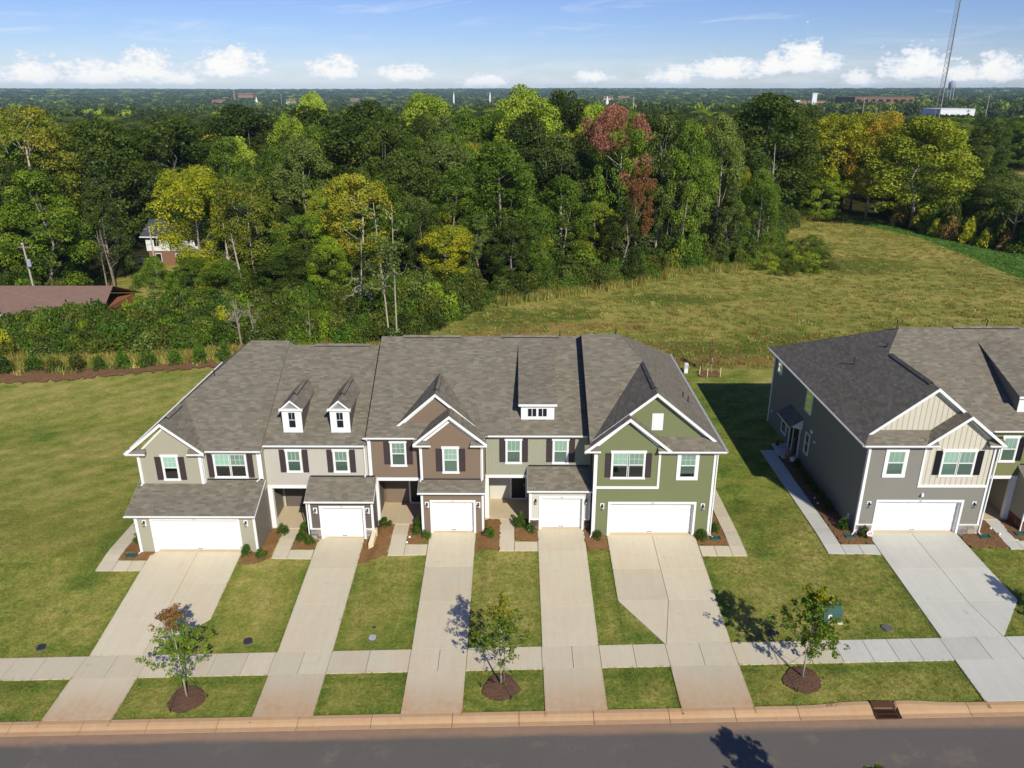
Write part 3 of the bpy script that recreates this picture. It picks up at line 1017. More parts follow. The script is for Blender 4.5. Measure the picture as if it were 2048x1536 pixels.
def window(parent, F, a0, a1, z0, z1, n=1, casing=.085, head=.15, sill=.11, lower='screen', upper='blind', headx=.05, grid=True, gcols=3, flat=False, blind_to=None, label=None):
    """a0..a1: outside of the casings, z0..z1: glazed opening.  window > frame, mullion, rail, pane, muntin, blind"""
    b = MB()
    b.fbox(F, a0, a0 + casing, 0, .062, z0, z1); b.fbox(F, a1 - casing, a1, 0, .062, z0, z1)
    hx = headx
    b.fbox(F, a0 - hx, a1 + hx, 0, .072, z1, z1 + head)
    b.fbox(F, a0 - hx * .7, a1 + hx * .7, 0, .078, z0 - sill, z0)
    w = b.build('window', M['white'], parent)
    if label: w['label'] = label
    ia, ib = a0 + casing, a1 - casing
    fw = .035
    cw = (ib - ia) / n
    for k in range(n):
        c0 = ia + k * cw + (.03 if k else 0); c1 = ia + (k + 1) * cw - (.03 if k < n - 1 else 0)
        zm = (z0 + z1) / 2 + .02
        fr = MB()
        fr.fbox(F, c0, c0 + fw, .004, .050, z0, z1); fr.fbox(F, c1 - fw, c1, .004, .050, z0, z1)
        fr.fbox(F, c0 + fw, c1 - fw, .004, .050, z0, z0 + fw); fr.fbox(F, c0 + fw, c1 - fw, .004, .050, z1 - fw, z1)
        fr.build('sash_frame', M['white_dull'], w)
        rl = MB(); rl.fbox(F, c0 + fw, c1 - fw, .004, .052, zm - .03, zm + .03)
        rl.build('meeting_rail', M['white_dull'], w)
        g0, g1 = c0 + fw, c1 - fw
        p = MB(); p.quad(F.p(g0, .040, zm + .03), F.p(g1, .040, zm + .03), F.p(g1, .040, z1 - fw), F.p(g0, .040, z1 - fw))
        p.build('pane', M['pane'] if upper == 'blind' else M['pane_dark'], w)
        p = MB(); p.quad(F.p(g0, .036, z0 + fw), F.p(g1, .036, z0 + fw), F.p(g1, .036, zm - .03), F.p(g0, .036, zm - .03))
        p.build('pane', M['pane_screen'] if lower == 'screen' else M['pane_dark'], w)
        if grid:
            mu = MB(); h = z1 - fw - zm - .03
            for q in range(1, gcols):
                x = g0 + (g1 - g0) * q / gcols; mu.fbox(F, x - .009, x + .009, .041, .048, zm + .03, z1 - fw)
            z = zm + .03 + h / 2
            if grid != 'v': mu.fbox(F, g0, g1, .0412, .0475, z - .009, z + .009)
            mu.build('muntin', M['white_dull'], w)
        # near-black sheet stands for the unlit room, blind pulled part way down
        bk = MB(); bk.quad(F.p(g0, .0245, z0 + fw), F.p(g1, .0245, z0 + fw), F.p(g1, .0245, z1 - fw), F.p(g0, .0245, z1 - fw))
        bk.build('room_shade', M['dark'], w)
        if upper == 'blind':
            zb_ = z0 + fw if (blind_to is None and lower == 'screen') else (zm + .03 if blind_to is None else z0 + (z1 - z0) * blind_to)
            bl = MB(); bl.fbox(F, g0, g1, .027, .030, zb_, z1 - fw)
            bl.build('blind', M['blind'], w)
    return w


def shutter(parent, F, a0, a1, z0, z1, mat=None):
    mat = mat or M['shutter']
    b = MB(); s_ = .05
    b.fbox(F, a0, a1, 0, .03, z0, z1)
    b.fbox(F, a0, a0 + s_, .03, .045, z0, z1); b.fbox(F, a1 - s_, a1, .03, .045, z0, z1)
    zm = (z0 + z1) / 2
    for (u, v_) in ((z0, z0 + .07), (zm - .035, zm + .035), (z1 - .07, z1)):
        b.fbox(F, a0 + s_, a1 - s_, .03, .045, u, v_)
    for (u, v_) in ((z0 + .1, zm - .065), (zm + .065, z1 - .1)):
        b.fbox(F, a0 + s_ + .02, a1 - s_ - .02, .03, .038, u, v_)
    return b.build('shutter', mat, parent)


def lamp(parent, F, a, z, backplate=True):
    """coach lamp on a white block"""
    if backplate:
        r = MB(); r.fbox(F, a - .12, a + .12, .0, .03, z - .2, z + .2)
        r = r.build('lamp_block', M['white'], parent)
    b = MB()
    c = F.p(a, .13, z); y = c
    b.fbox(F, a - .055, a + .055, .03, .045, z - .02, z + .14)
    b.fbox(F, a - .012, a + .012, .045, .14, z + .09, z + .115)
    b.lathe(F.p(a, .14, z - .16), [(.05, 0), (.055, .02), (.055, .03)], 8)
    b.lathe(F.p(a, .14, z + .02), [(.08, 0), (.05, .06), (.015, .1)], 8)
    for k in range(4):
        an = math.pi / 4 + k * math.pi / 2
        p = F.p(a, .14, z); b.tube([(p[0] + .05 * math.cos(an), p[1] + .05 * math.sin(an), p[2] - .14), (p[0] + .065 * math.cos(an), p[1] + .065 * math.sin(an), p[2] + .03)], .006, 4)
    o = b.build('wall_lamp', M['black'], parent)
    q = MB(); q.lathe(F.p(a, .14, z - .13), [(.042, 0), (.052, .15)], 8)
    q.build('lamp_glass', M['lamp_glass'], o)
    return o


def garage_door(parent, F, a0, a1, z0, z1, cols, tr=.13, rec=.22, number=None, trim_head=.15):
    """a0..a1,z0..z1 clear opening; door leaf recessed by rec"""
    fr = MB()
    fr.fbox(F, a0 - tr, a0, -.02, .05, z0, z1 + trim_head); fr.fbox(F, a1, a1 + tr, -.02, .05, z0, z1 + trim_head)
    fr.fbox(F, a0, a1, -.02, .048, z1, z1 + trim_head)
    fr.fbox(F, a0 - .001, a0 + .03, -rec, -.02, z0, z1); fr.fbox(F, a1 - .03, a1 + .001, -rec, -.02, z0, z1); fr.fbox(F, a0 + .03, a1 - .03, -rec, -.02, z1 - .03, z1)
    fr.build('door_surround', M['white'], parent)
    d = MB(); d.fbox(F, a0 + .03, a1 - .03, -rec - .03, -rec + .005, z0 + .02, z1 - .03)
    door = d.build('garage_door', M['door_white'], parent)
    h = (z1 - .03 - z0 - .02) / 4
    w = (a1 - a0 - .06) / cols
    for r_ in range(4):
        b = MB(); q0 = z0 + .02 + r_ * h + .006; q1 = q0 + h - .012
        b.fbox(F, a0 + .03, a1 - .03, -rec + .006, -rec + .03, q0, q1)
        for c in range(cols):
            x0 = a0 + .03 + c * w + .07; x1 = x0 + w - .14
            # raised field with bevelled edge
            P = F.p; y0, y1 = -rec + .03, -rec + .045
            b.add([P(x0, y0, q0 + .07), P(x1, y0, q0 + .07), P(x1, y0, q1 - .07), P(x0, y0, q1 - .07),
                   P(x0 + .035, y1, q0 + .105), P(x1 - .035, y1, q0 + .105), P(x1 - .035, y1, q1 - .105), P(x0 + .035, y1, q1 - .105)],
                  [(0, 1, 5, 4), (1, 2, 6, 5), (2, 3, 7, 6), (3, 0, 4, 7), (4, 5, 6, 7)])
        b.build('door_panel', M['door_white'], door)
    hb = MB(); m = (a0 + a1) / 2
    for s_ in (-1, 1):
        hb.fbox(F, m + s_ * .1 - .02, m + s_ * .1 + .02, -rec + .03, -rec + .07, z0 + .1, z0 + .14)
    hb.fbox(F, m - .1, m + .1, -rec + .055, -rec + .07, z0 + .11, z0 + .13)
    hb.build('door_handle', M['black'], door)
    st = MB(); st.fbox(F, a0 + .02, a1 - .02, -rec - .02, -.0, z0 - .12, z0 + .006); st.build('threshold', M['porch'], parent)
    if number:
        text_mesh('house_number', number, .14, .004, M['number'], parent, F.p((a0 + a1) / 2, .054, z1 + .03), (R(90), 0, 0), True)
    return door


M['number'] = paint('number_grey', (.25, .25, .25), .5, .05)


def gutter(parent, F, a0, a1, z, d=.02, name='gutter'):
    """z top edge.  K-style trough"""
    b = MB(); P = F.p
    prof = [(d, z), (d + .012, z), (d + .012, z - .085), (d + .06, z - .085), (d + .105, z - .03), (d + .105, z), (d + .117, z), (d + .117, z - .035), (d + .068, z - .1), (d, z - .1)]
    n = len(prof)
    vs = [P(a0, q, zz) for q, zz in prof] + [P(a1, q, zz) for q, zz in prof]
    fs = [(i, (i + 1) % n, n + (i + 1) % n, n + i) for i in range(n)] + [tuple(range(n)), tuple(range(n, 2 * n))[::-1]]
    b.add(vs, fs)
    return b.build(name, M['white'], parent)


def downspout(parent, pts, kick=None, w=.045, name='downspout'):
    b = MB()
    b.tube(pts, w, 4)
    return b.build(name, M['white'], parent)


def roof_plane(parent, pts, name='roof_plane', th=.07, mat=None):
    b = MB(); n = len(pts)
    lo = [(x, y, z - th) for x, y, z in pts]
    b.add(lo + list(pts), [tuple(range(n))[::-1], tuple(range(n, 2 * n))] + [(i, (i + 1) % n, n + (i + 1) % n, n + i) for i in range(n)])
    # keep the top facing up
    a, c, dd = Vector(pts[0]), Vector(pts[1]), Vector(pts[2])
    o = b.build(name, mat or M['roof'], parent, uv=True)
    return o


def ridge_vent(parent, p0, p1, w=.16, h=.045, name='ridge_vent', slope=.5):
    p0 = Vector(p0); p1 = Vector(p1); t = (p1 - p0).normalized(); s = Vector((t.y, -t.x, 0))
    b = MB()
    for e_ in (0,):
        A = []
        for q in (p0, p1):
            A += [q - s * w + Vector((0, 0, h - w * slope)), q + Vector((0, 0, h + .03)), q + s * w + Vector((0, 0, h - w * slope)),
                  q + s * w + Vector((0, 0, -w * slope)), q - s * w + Vector((0, 0, -w * slope))]
        b.add(A, [(0, 1, 6, 5), (1, 2, 7, 6), (2, 3, 8, 7), (3, 4, 9, 8), (4, 0, 5, 9), (0, 4, 3, 2, 1), (5, 6, 7, 8, 9)])
    o = b.build(name, M['vent_black'], parent)
    c = MB()
    A = []
    for q in (p0, p1):
        A += [q - s * (w - .02) + Vector((0, 0, h - (w - .02) * slope + .004)), q + Vector((0, 0, h + .045)), q + s * (w - .02) + Vector((0, 0, h - (w - .02) * slope + .004))]
    c.add(A, [(0, 1, 4, 3), (1, 2, 5, 4), (0, 2, 1), (3, 4, 5)])
    c.build('vent_cap', M['roof'], o, uv=True)
    return o


M['vent_black'] = paint('vent_black', (.03, .03, .032), .7, .1)


def vent_pipe(parent, x, y, z, h=.45, hook=False, r=.04):
    b = MB()
    if hook:
        b.tube([(x, y, z - .1), (x, y, z + h), (x - .05, y, z + h + .08), (x - .14, y, z + h + .08), (x - .19, y, z + h)], r, 6)
    else:
        b.tube([(x, y, z - .15), (x, y, z + h)], r, 8)
        b.lathe((x, y, z - .05), [(r * 2.6, 0), (r * 1.3, .1)], 8)
    return b.build('vent_pipe', M['vent_black'], parent)


def veneer(parent, F, a0, a1, z0, z1, mat, rows, w, seed, name='stone', depth=.05, jitter=.35):
    """each stone a piece, joints recessed"""
    b = MB(); b.fbox(F, a0, a1, 0, depth - .02, z0, z1); b.build('mortar_bed', M['mortar'], parent)
    rng = random.Random(seed)
    hs = [rng.uniform(.75, 1.25) if jitter > .2 else 1 for _ in range(rows)]; tot = sum(hs); z = z0
    for r_ in range(rows):
        h = hs[r_] / tot * (z1 - z0)
        x = a0 + (rng.uniform(-.5, 0) * w if r_ % 2 else 0)
        while x < a1 - .02:
            ww = w * rng.uniform(1 - jitter, 1 + jitter)
            xa_, xb_ = max(x, a0), min(x + ww, a1)
            if a1 - xb_ < w * .3: xb_ = a1
            if xb_ - xa_ > .04:
                dd = depth + rng.uniform(-.008, .012)
                s = MB(); s.fbox(F, xa_ + .006, xb_ - .006, .005, dd, z + .006, z + h - .006)
                s.build(name, mat, parent)
            x = x + ww if xb_ < a1 else a1
        z += h


def solid(parent, x0, x1, y0, y1, z0, z1, mat, name='wall'):
    b = MB(); b.box(x0, x1, y0, y1, z0, z1)
    return b.build(name, mat, parent)


def rake_pair(parent, F, xl, xr, xp, ze, zp, w=.2, d=.06, d0=.0, soffit=None):
    slant(parent, F, (xl, ze), (xp, zp), w, d, d0)
    slant(parent, F, (xp, zp), (xr, ze), w, d, d0)


def eave_return(parent, F, a0, a1, z, over, sw_=.3):
    """little shingled skirt with gutter at a gable foot; F is the wall"""
    b = MB(); P = F.p
    b.add([P(a0, over, z), P(a1, over, z), P(a1, 0, z + sw_), P(a0, 0, z + sw_), P(a0, over, z - .1), P(a1, over, z - .1), P(a1, 0, z - .1), P(a0, 0, z - .1)],
          [(0, 1, 2, 3), (4, 5, 1, 0), (5, 6, 2, 1), (7, 4, 0, 3), (7, 6, 5, 4)])
    o = b.build('eave_return', M['roof'], parent, uv=True)
    gutter(parent, F, a0 - .02, a1 + .02, z + .005, d=over)
    return o

# ------------------------------------------------------------------ the houses
def party(parent, x, w, prof, mat, name='party_wall'):
    b = MB(); b.extrude([(x, y, z) for y, z in prof], (w, 0, 0))
    return b.build(name, mat, parent)


def gable_dormer(T, xc, Yf, w, zb_, ze, zp, plane, mat):
    """small window dormer with its own gable roof.  plane(Y)=z of main roof"""
    F = front(Yf)
    Y0, z0, s = plane
    yb = lambda z: Y0 + (z - z0) / s
    x0, x1 = xc - w / 2, xc + w / 2
    b = MB()
    zt = ze + .0
    b.extrude([(x0, Yf, zb_ - .15), (x1, Yf, zb_ - .15), (x1, Yf, zt), (xc, Yf, zp - .12), (x0, Yf, zt)], (0, .02, 0))
    dm = b.build('dormer', mat, T)
    for x in (x0, x1 - .02):
        b = MB(); b.extrude([(x, Yf + .02, zb_ - .1), (x, yb(zt) + .1, zt), (x, Yf + .02, zt)], (.02, 0, 0)); b.build('dormer_cheek', M['u2g'], dm)
    for sgn in (-1, 1):
        e = xc + sgn * (w / 2 + .12)
        zz = ze - .06
        b = MB()
        pts = [(e, Yf - .15, zz), (xc, Yf - .15, zp), (xc, yb(zp), zp), (e, yb(zz), zz)]
        lo = [(x, y, z - .06) for x, y, z in pts]
        b.add(lo + pts, [(3, 2, 1, 0), (4, 5, 6, 7), (0, 1, 5, 4), (1, 2, 6, 5), (2, 3, 7, 6), (3, 0, 4, 7)])
        b.build('dormer_roof', M['roof'], dm, uv=True)
        slant(dm, front(Yf - .15), (e, zz + .01), (xc, zp + .01), .13, .03)
    trim(dm, F, x0 - .12, x1 + .12, ze - .12, ze, 'dormer_cornice', d=.16)
    b = MB(); P = F.p
    b.add([P(xc - .34, .03, ze + .02), P(xc + .34, .03, ze + .02), P(xc, .03, ze + .3)], [(0, 1, 2)]); b.build('gable_louvre', M['number'], dm)
    b = MB(); b.fbox(F, x0, x1, .0, .03, zb_ - .02, ze - .12)
    b.build('dormer_face', M['white'], dm)
    F2 = front(Yf - .03)
    wv = MB(); wv.fbox(F2, xc - .21, xc + .21, .0, .012, zb_ + .3, ze - .22); wv = wv.build('window', M['white'], dm)
    pz0, pz1 = zb_ + .33, ze - .26; zm = (pz0 + pz1) / 2
    for (a, c, u, v_) in ((-.19, .19, pz0, zm - .02), (-.19, -.01, zm + .02, pz1), (.01, .19, zm + .02, pz1)):
        p = MB(); p.fbox(F2, xc + a, xc + c, .012, .018, u, v_); p.build('dormer_pane', M['dark_glass'], dm)
    ridge_vent(dm, (xc, Yf + 1.0, zp), (xc, yb(zp) - .6, zp), slope=.8)
    return dm


M['dark_glass'] = paint('dark_glazing', (.014, .016, .024), .08, .02, spec=.8)


def shed_dormer(T, x0, x1, Yf, zb_, ze, Yt, zt, sidemat, plane):
    b = MB()
    for x in (x0, x1 - .03):
        b.extrude([(x, Yf, zb_ - .1), (x, Yt, zt - .12), (x, Yf, ze - .06)], (.03, 0, 0))
    dm = b.build('dormer', sidemat, T)
    F = front(Yf)
    f = MB(); f.fbox(F, x0, x1, -.03, .03, zb_ - .05, ze - .05); f.build('dormer_face', M['white'], dm)
    r = MB(); pts = [(x0 - .16, Yf - .2, ze + .0), (x1 + .16, Yf - .2, ze + .0), (x1 + .16, Yt, zt), (x0 - .16, Yt, zt)]
    lo = [(x, y, z - .08) for x, y, z in pts]
    r.add(lo + pts, [(3, 2, 1, 0), (4, 5, 6, 7), (0, 1, 5, 4), (1, 2, 6, 5), (2, 3, 7, 6), (3, 0, 4, 7)])
    r.build('dormer_roof', M['roof'], dm, uv=True)
    trim(dm, front(Yf - .2), x0 - .16, x1 + .16, ze - .14, ze - .0, 'dormer_fascia', d=.03)
    xm = (x0 + x1) / 2 - .02
    for c in (xm - .315, xm + .315):
        w = MB(); w.fbox(front(Yf - .03), c - .29, c + .29, 0, .012, zb_ + .23, zb_ + .81); w = w.build('window', M['white'], dm)
        for k in (-1, 1):
            p = MB(); p.fbox(front(Yf - .03), min(c + k * .02, c + k * .25), max(c + k * .02, c + k * .25), .012, .018, zb_ + .27, zb_ + .77); p.build('dormer_pane', M['dark_glass'], dm)
    return dm


def lean_roof(T, x0, x1, y0, z0, y1, z1, side=None, gutter_=True, F=None):
    roof_plane(T, [(x0, y0, z0), (x1, y0, z0), (x1, y1, z1), (x0, y1, z1)], 'porch_roof')
    if gutter_: gutter(T, front(y0), x0 - .02, x1 + .02, z0 - .005)
    # closed wedge under it
    b = MB(); b.extrude([(x0 + .12, y0 + .3, z0 - .25), (x0 + .12, y0 + .3, z0 + .3 * (z1 - z0) / (y1 - y0) - .09), (x0 + .12, y1, z1 - .09), (x0 + .12, y1, z0 - .25)], (x1 - x0 - .24, 0, 0))
    b.build('roof_cheek', side or M['white'], T)
    s = MB(); s.box(x0 + .02, x1 - .02, y0 + .02, y0 + .32, z0 - .16, z0 - .1); s.build('soffit', M['soffit'], T)
    for x in (x0, x1):
        b = MB(); b.extrude([(x - .015, y0, z0 - .15), (x - .015, y0, z0 - .02), (x - .015, y1, z1 - .02), (x - .015, y1, z1 - .15)], (.03, 0, 0)); b.build('rake_board', M['white'], T)
    fl = MB(); fl.box(x0 + .1, x1 - .1, y1 - .06, y1 + .02, z1 - .03, z1 + .05); fl.build('flashing', M['vent_black'], T)


# ---- middle houses -------------------------------------------------------
u1_ref = [None]
M['u1s'] = siding_mat('shaded_side_siding', '#837b6c')  # browner side siding, with the shade of that wall put into the colour


def garage_bay(T, x0, x1, Y, fl, ztop, number, mat, smat, base, wall_back, cols=4, dx=None, lampl=True, swap=False, side_sid=True, lampblock=True, ehead=.5):
    F = front(Y)
    a0, a1 = dx
    zt = fl + 2.13
    tr = .13
    # walls as real boxes round the opening
    solid(T, x0, a0, Y + .01, Y + .14, fl - .25, ztop, mat, 'garage_wall')
    solid(T, a1, x1, Y + .01, Y + .14, fl - .25, ztop, mat, 'garage_wall')
    solid(T, a0, a1, Y + .01, Y + .14, zt, ztop, mat, 'garage_wall')
    solid(T, x0, x0 + .12, Y + .14, wall_back, fl - .25, ztop, mat, 'garage_wall')
    solid(T, x1 - .12, x1, Y + .14, wall_back, fl - .25, ztop, mat, 'garage_wall')
    sz = fl + (.72 if base else -.05)
    lo = [[(x0 + .14, sz), (a0 - tr, sz), (a0 - tr, ztop), (x0 + .14, ztop)], [(a1 + tr, sz), (x1 - .14, sz), (x1 - .14, ztop), (a1 + tr, ztop)], [(a0 - tr, zt + .15), (a1 + tr, zt + .15), (a1 + tr, ztop), (a0 - tr, ztop)]]
    if smat == 'vert': vert_grooves(T, F, lo, mat)
    else: siding(T, F, lo, mat)
    for xx, nm in ((x0 - .02, 0), (x1 - .12, 1)):
        trim(T, F, xx, xx + .14, fl - (.1 if not base else -.72), ztop, 'corner_board', d=.05)
    if base:
        for (u, v_) in ((x0, a0 - tr), (a1 + tr, x1)):
            trim(T, F, u, v_, fl + .68, fl + .74, 'sill_board', d=.085)
            if base == 'stone': veneer(T, F, u, v_, fl - .12, fl + .68, M['stone'], 5, .34, int(u * 10) + 99)
            else: veneer(T, F, u, v_, fl - .12, fl + .68, M[base], 9, .2, int(u * 10) + 99, name='brick', jitter=.12, depth=.045)
        if base != 'stone':
            FL = Fr('X', x0, -1)
            veneer(T, FL, Y, Y + 1.2, fl - .12, fl + .68, M[base], 9, .2, 5, name='brick', jitter=.12, depth=.03)
    if side_sid:
        siding(T, Fr('X', x0, -1), [[(Y, fl - .05), (wall_back, fl - .05), (wall_back, ztop + (wall_back - Y) * .45), (Y, ztop)]], mat)
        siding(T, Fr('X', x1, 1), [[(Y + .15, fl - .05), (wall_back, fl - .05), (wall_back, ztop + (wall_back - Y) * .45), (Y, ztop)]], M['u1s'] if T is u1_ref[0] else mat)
    garage_door(T, F, a0, a1, fl, zt, cols, number=number)
    zl = fl + 1.95
    lamp(T, F, (x0 + .12 + a0 - tr) / 2 + .02, zl, lampblock); lamp(T, F, (a1 + tr + x1 - .12) / 2 - .02, zl, lampblock)
    solid(T, x0 + .12, x1 - .12, wall_back - .1, wall_back, fl - .2, ztop, M['dark'], 'garage_back')
    fb = MB(); fb.box(x0 + .12, x1 - .12, Y + .1, wall_back, fl - .2, fl - .02); fb.build('garage_floor', M['porch'], T)


def porch(T, x0, x1, Yw, Yb, fl, beam, mat, door, pillar, backsid=None):
    """recess under the upper floor"""
    F = front(Yb)
    solid(T, min(x0, pillar[0]) + .01, max(x1, pillar[1]) - .01, Yw - .1, Yb + .1, fl - .3, fl + .03, M['porch'], 'porch_floor')
    solid(T, x0 - .1, x1 + .1, Yb, Yb + .15, fl, beam + .2, mat, 'porch_wall')
    solid(T, x0, x1, Yw + .2, Yb, beam, beam + .08, M['soffit'], 'porch_ceiling')
    if door:
        d0, d1 = door
        siding(T, F, [[(x0, fl + .03), (d0 - .1, fl + .03), (d0 - .1, beam), (x0, beam)], [(d0 - .1, fl + 2.22), (d1 + .1, fl + 2.22), (d1 + .1, beam + .01), (d0 - .1, beam + .01)], [(d1 + .1, fl + .03), (x1, fl + .03), (x1, beam), (d1 + .1, beam)]], backsid or mat)
        dr = MB()
        dr.fbox(F, d0 - .1, d0, 0, .06, fl + .03, fl + 2.2); dr.fbox(F, d1, d1 + .1, 0, .06, fl + .03, fl + 2.2); dr.fbox(F, d0, d1, 0, .06, fl + 2.1, fl + 2.2)
        dr.fbox(F, d0, d1, 0, .12, fl + .03, fl + .09)
        dr = dr.build('entry_door', M['white'], T)
        lf = MB(); lf.fbox(F, d0, d1, 0, .02, fl + .09, fl + 2.1)
        w = d1 - d0
        for (u, v_) in ((.12, .85), (.98, 1.98)):
            for q in (0, 1):
                lf.fbox(F, d0 + .1 + q * w * .46, d0 + .1 + q * w * .46 + w * .34, .02, .03, fl + .09 + u, fl + .02 + v_)
        lf.build('door_leaf', M['black'], dr)
        h = MB(); h.fbox(F, d1 - .1, d1 - .06, .02, .08, fl + .95, fl + 1.15); h.build('door_handle', M['grey_metal'], dr)
    else:
        siding(T, F, [[(x0, fl + .03), (x1, fl + .03), (x1, beam), (x0, beam)]], backsid or mat)
    p0, p1 = pillar
    solid(T, p0, p1, Yw - .03, Yw + .25, fl - .3, beam + .2, M['white'], 'porch_pillar')


def middle_house(label, cat_label, P):
    """one terraced house between its neighbours"""
    fl = P['fl']; xl, xr = P['xl'], P['xr']; Yw = P['Yw']; mat = P['mat']
    T = empty('townhouse', ((xl + xr) / 2, Yw, fl), label, 'townhouse', 'townhouses facing the street')
    ef, ez, sl = P['plane']
    ry = P.get('ry', 49.1); rz = ez + sl * (ry - ef)
    beam = P['beam']
    gx0, gx1, gY = P['garage']
    upz = ez + (Yw - ef) * sl - .12
    # upper body and the body behind the recess
    solid(T, xl + .005, xr - .005, Yw + .01, 56.9, beam + .02, ez - .02, mat, 'wall')
    solid(T, xl + .005, xr - .005, 44.55, 56.9, fl - .4, beam + .02, mat, 'wall')
    roof_plane(T, [(xl - .01, ef, ez), (xr + .01, ef, ez), (xr + .01, ry, rz), (xl - .01, ry, rz)])
    bz = rz - sl * (57.2 - ry)
    roof_plane(T, [(xl - .01, ry, rz), (xr + .01, ry, rz), (xr + .01, 57.2, bz), (xl - .01, 57.2, bz)])
    for x in (xl, xr - .12):
        party(T, x, .12, [(ef + .2, ez - .15), (ef + .2, ez + .2 * sl - .03), (ry, rz - .03), (57, bz), (57, ez - .3)], P.get('flash', M['vent_black']))
    b = MB(); b.box(xl, xr, ef + .02, Yw + .02, ez - .14, ez - .09); b.build('soffit', M['soffit'], T)
    F = front(Yw)
    upper = P['upper']        # polygons of the upper wall
    {'lap': siding, 'vert': vert_grooves, 'shake': shakes}[P['kind']](T, F, upper, mat)
    for (a0, a1) in P['gutters']:
        gutter(T, front(ef), a0, a1, ez - .01)
        fz = MB(); fz.box(a0, a1, ef, ef + .02, ez - .15, ez - .06); fz.build('fascia', M['white'], T)
    trim(T, F, P['beamx'][0], P['beamx'][1], beam, beam + .2, 'porch_beam', d=.06, d0=-.2)
    for (a0, a1, z0, z1, kw) in P['windows']:
        window(T, F, a0, a1, z0, z1, **kw)
    for (a0, a1, z0, z1) in P['shutters']:
        shutter(T, F, a0, a1, z0, z1, P.get('shm'))
    porch(T, P['porch'][0], P['porch'][1], Yw, 44.45, fl, beam, P.get('pmat', mat), P.get('door'), P['pillar'], P.get('backsid'))
    garage_bay(T, gx0, gx1, gY, fl, P['gtop'], P['num'], P['gmat'], P['gkind'], P['base'], 44.4, dx=P['gdoor'], lampblock=P.get('lampblock', True))
    lean_roof(T, *P['lean'], side=P['gmat'])
    for rv in P['vents']:
        ridge_vent(T, (rv[0], ry, rz), (rv[1], ry, rz))
    for d_ in P.get('spouts', []):
        downspout(T, d_)
    return T, rz


W1 = dict(casing=.085)
u2, rz2 = middle_house('cream sided townhouse with two little white window dormers on its roof', 'townhouse', dict(
    fl=-.6, xl=-15.12, xr=-8.87, Yw=41.85, mat=M['u2'], kind='vert', beam=2.2, plane=(41.55, 5.22, .505),
    garage=(-12.36, -8.5, 40.6), gtop=1.98, upper=[[(-15.1, 2.4), (-8.9, 2.4), (-8.9, 5.1), (-15.1, 5.1)]], gutters=[(-15.0, -8.95)], beamx=(-15.1, -12.4),
    windows=[(-13.77, -12.83, 3.37, 4.70, dict(grid='v')), (-10.92, -9.98, 3.37, 4.70, dict(grid='v'))],
    shutters=[(-14.16, -13.81, 3.28, 4.80), (-12.79, -12.44, 3.28, 4.80), (-11.3, -10.96, 3.28, 4.80), (-9.94, -9.59, 3.28, 4.80)],
    porch=(-14.85, -12.38), pillar=(-15.12, -14.82), pmat=M['u2g'], num='777', gmat=M['u2g'], gkind='lap', base='stone', gdoor=(-11.6, -9.12),
    lean=(-12.48, -8.38, 40.3, 2.14, 41.84, 3.02), vents=[(-13.3, -9.6)], door=None,
    spouts=[[(-8.98, 41.5, 5.15), (-9.0, 41.72, 4.95), (-9.0, 41.75, 3.2), (-9.05, 41.55, 3.1)], [(-12.42, 40.28, 2.05), (-12.44, 40.5, 1.85), (-12.44, 40.52, -.5), (-12.5, 40.3, -.58)]]))
for xc in (-13.33, -10.46):
    gable_dormer(u2, xc, 42.45, 1.17, 5.67, 7.22, 7.78, (41.55, 5.22, .505), M['u2'])

u3, rz3 = middle_house('brown townhouse with double front gable and dark shutters', 'townhouse', dict(
    fl=-.3, xl=-8.83, xr=-1.78, Yw=41.9, mat=M['u3'], kind='lap', beam=2.71, plane=(41.6, 5.71, .524),
    garage=(-5.6, -1.86, 40.8), gtop=2.45, upper=[[(-8.62, 2.92), (-5.6, 2.92), (-5.6, 5.6), (-8.62, 5.6)]], gutters=[(-9.0, -5.95)], beamx=(-8.8, -5.6),
    windows=[(-7.47, -6.51, 3.77, 5.24, {})], shutters=[(-7.86, -7.5, 3.81, 5.3), (-6.48, -6.13, 3.81, 5.3)],
    porch=(-8.3, -5.62), pillar=(-8.83, -8.32), num='117', gmat=M['u3'], gkind='lap', base=None, gdoor=(-4.96, -2.47), door=(-6.75, -5.9),
    lean=(-5.76, -1.76, 40.5, 2.63, 41.42, 3.06), vents=[(-7.4, -3.6)], backsid=M['u3'],
    spouts=[[(-8.78, 41.5, 5.6), (-8.76, 41.83, 5.4), (-8.76, 41.84, 3.0)]]))
trim(u3, front(41.9), -8.83, -8.62, 2.9, 5.6, 'corner_board', d=.05)
# projecting bay with its gable
Yb = 41.4
Fb = front(Yb)
solid(u3, -5.64, -1.9, Yb + .01, 41.95, 2.7, 5.45, M['u3'], 'bay_wall')
siding(u3, Fb, [[(-5.5, 3.0), (-2.04, 3.0), (-2.04, 5.45), (-5.5, 5.45)], [(-5.3, 5.45), (-2.25, 5.45), (-3.78, 6.85)]], M['u3'])
b = MB(); b.extrude([(-5.6, Yb + .01, 5.4), (-1.95, Yb + .01, 5.4), (-3.78, Yb + .01, 7.1)], (0, .1, 0)); b.build('gable_wall', M['u3'], u3)
trim(u3, Fb, -5.66, -5.5, 2.95, 5.4, 'corner_board', d=.05); trim(u3, Fb, -2.04, -1.88, 2.95, 5.4, 'corner_board', d=.05)
trim(u3, Fr('X', -5.64, -1), Yb, Yb + .15, 2.95, 5.4, 'corner_board', d=.03)
window(u3, Fb, -4.3, -3.33, 3.57, 5.1); shutter(u3, Fb, -4.69, -4.32, 3.6, 5.1); shutter(u3, Fb, -3.3, -2.94, 3.6, 5.1)
zl = lambda y: 5.71 + .524 * (y - 41.6)
yv = lambda z: 41.6 + (z - 5.71) / .524
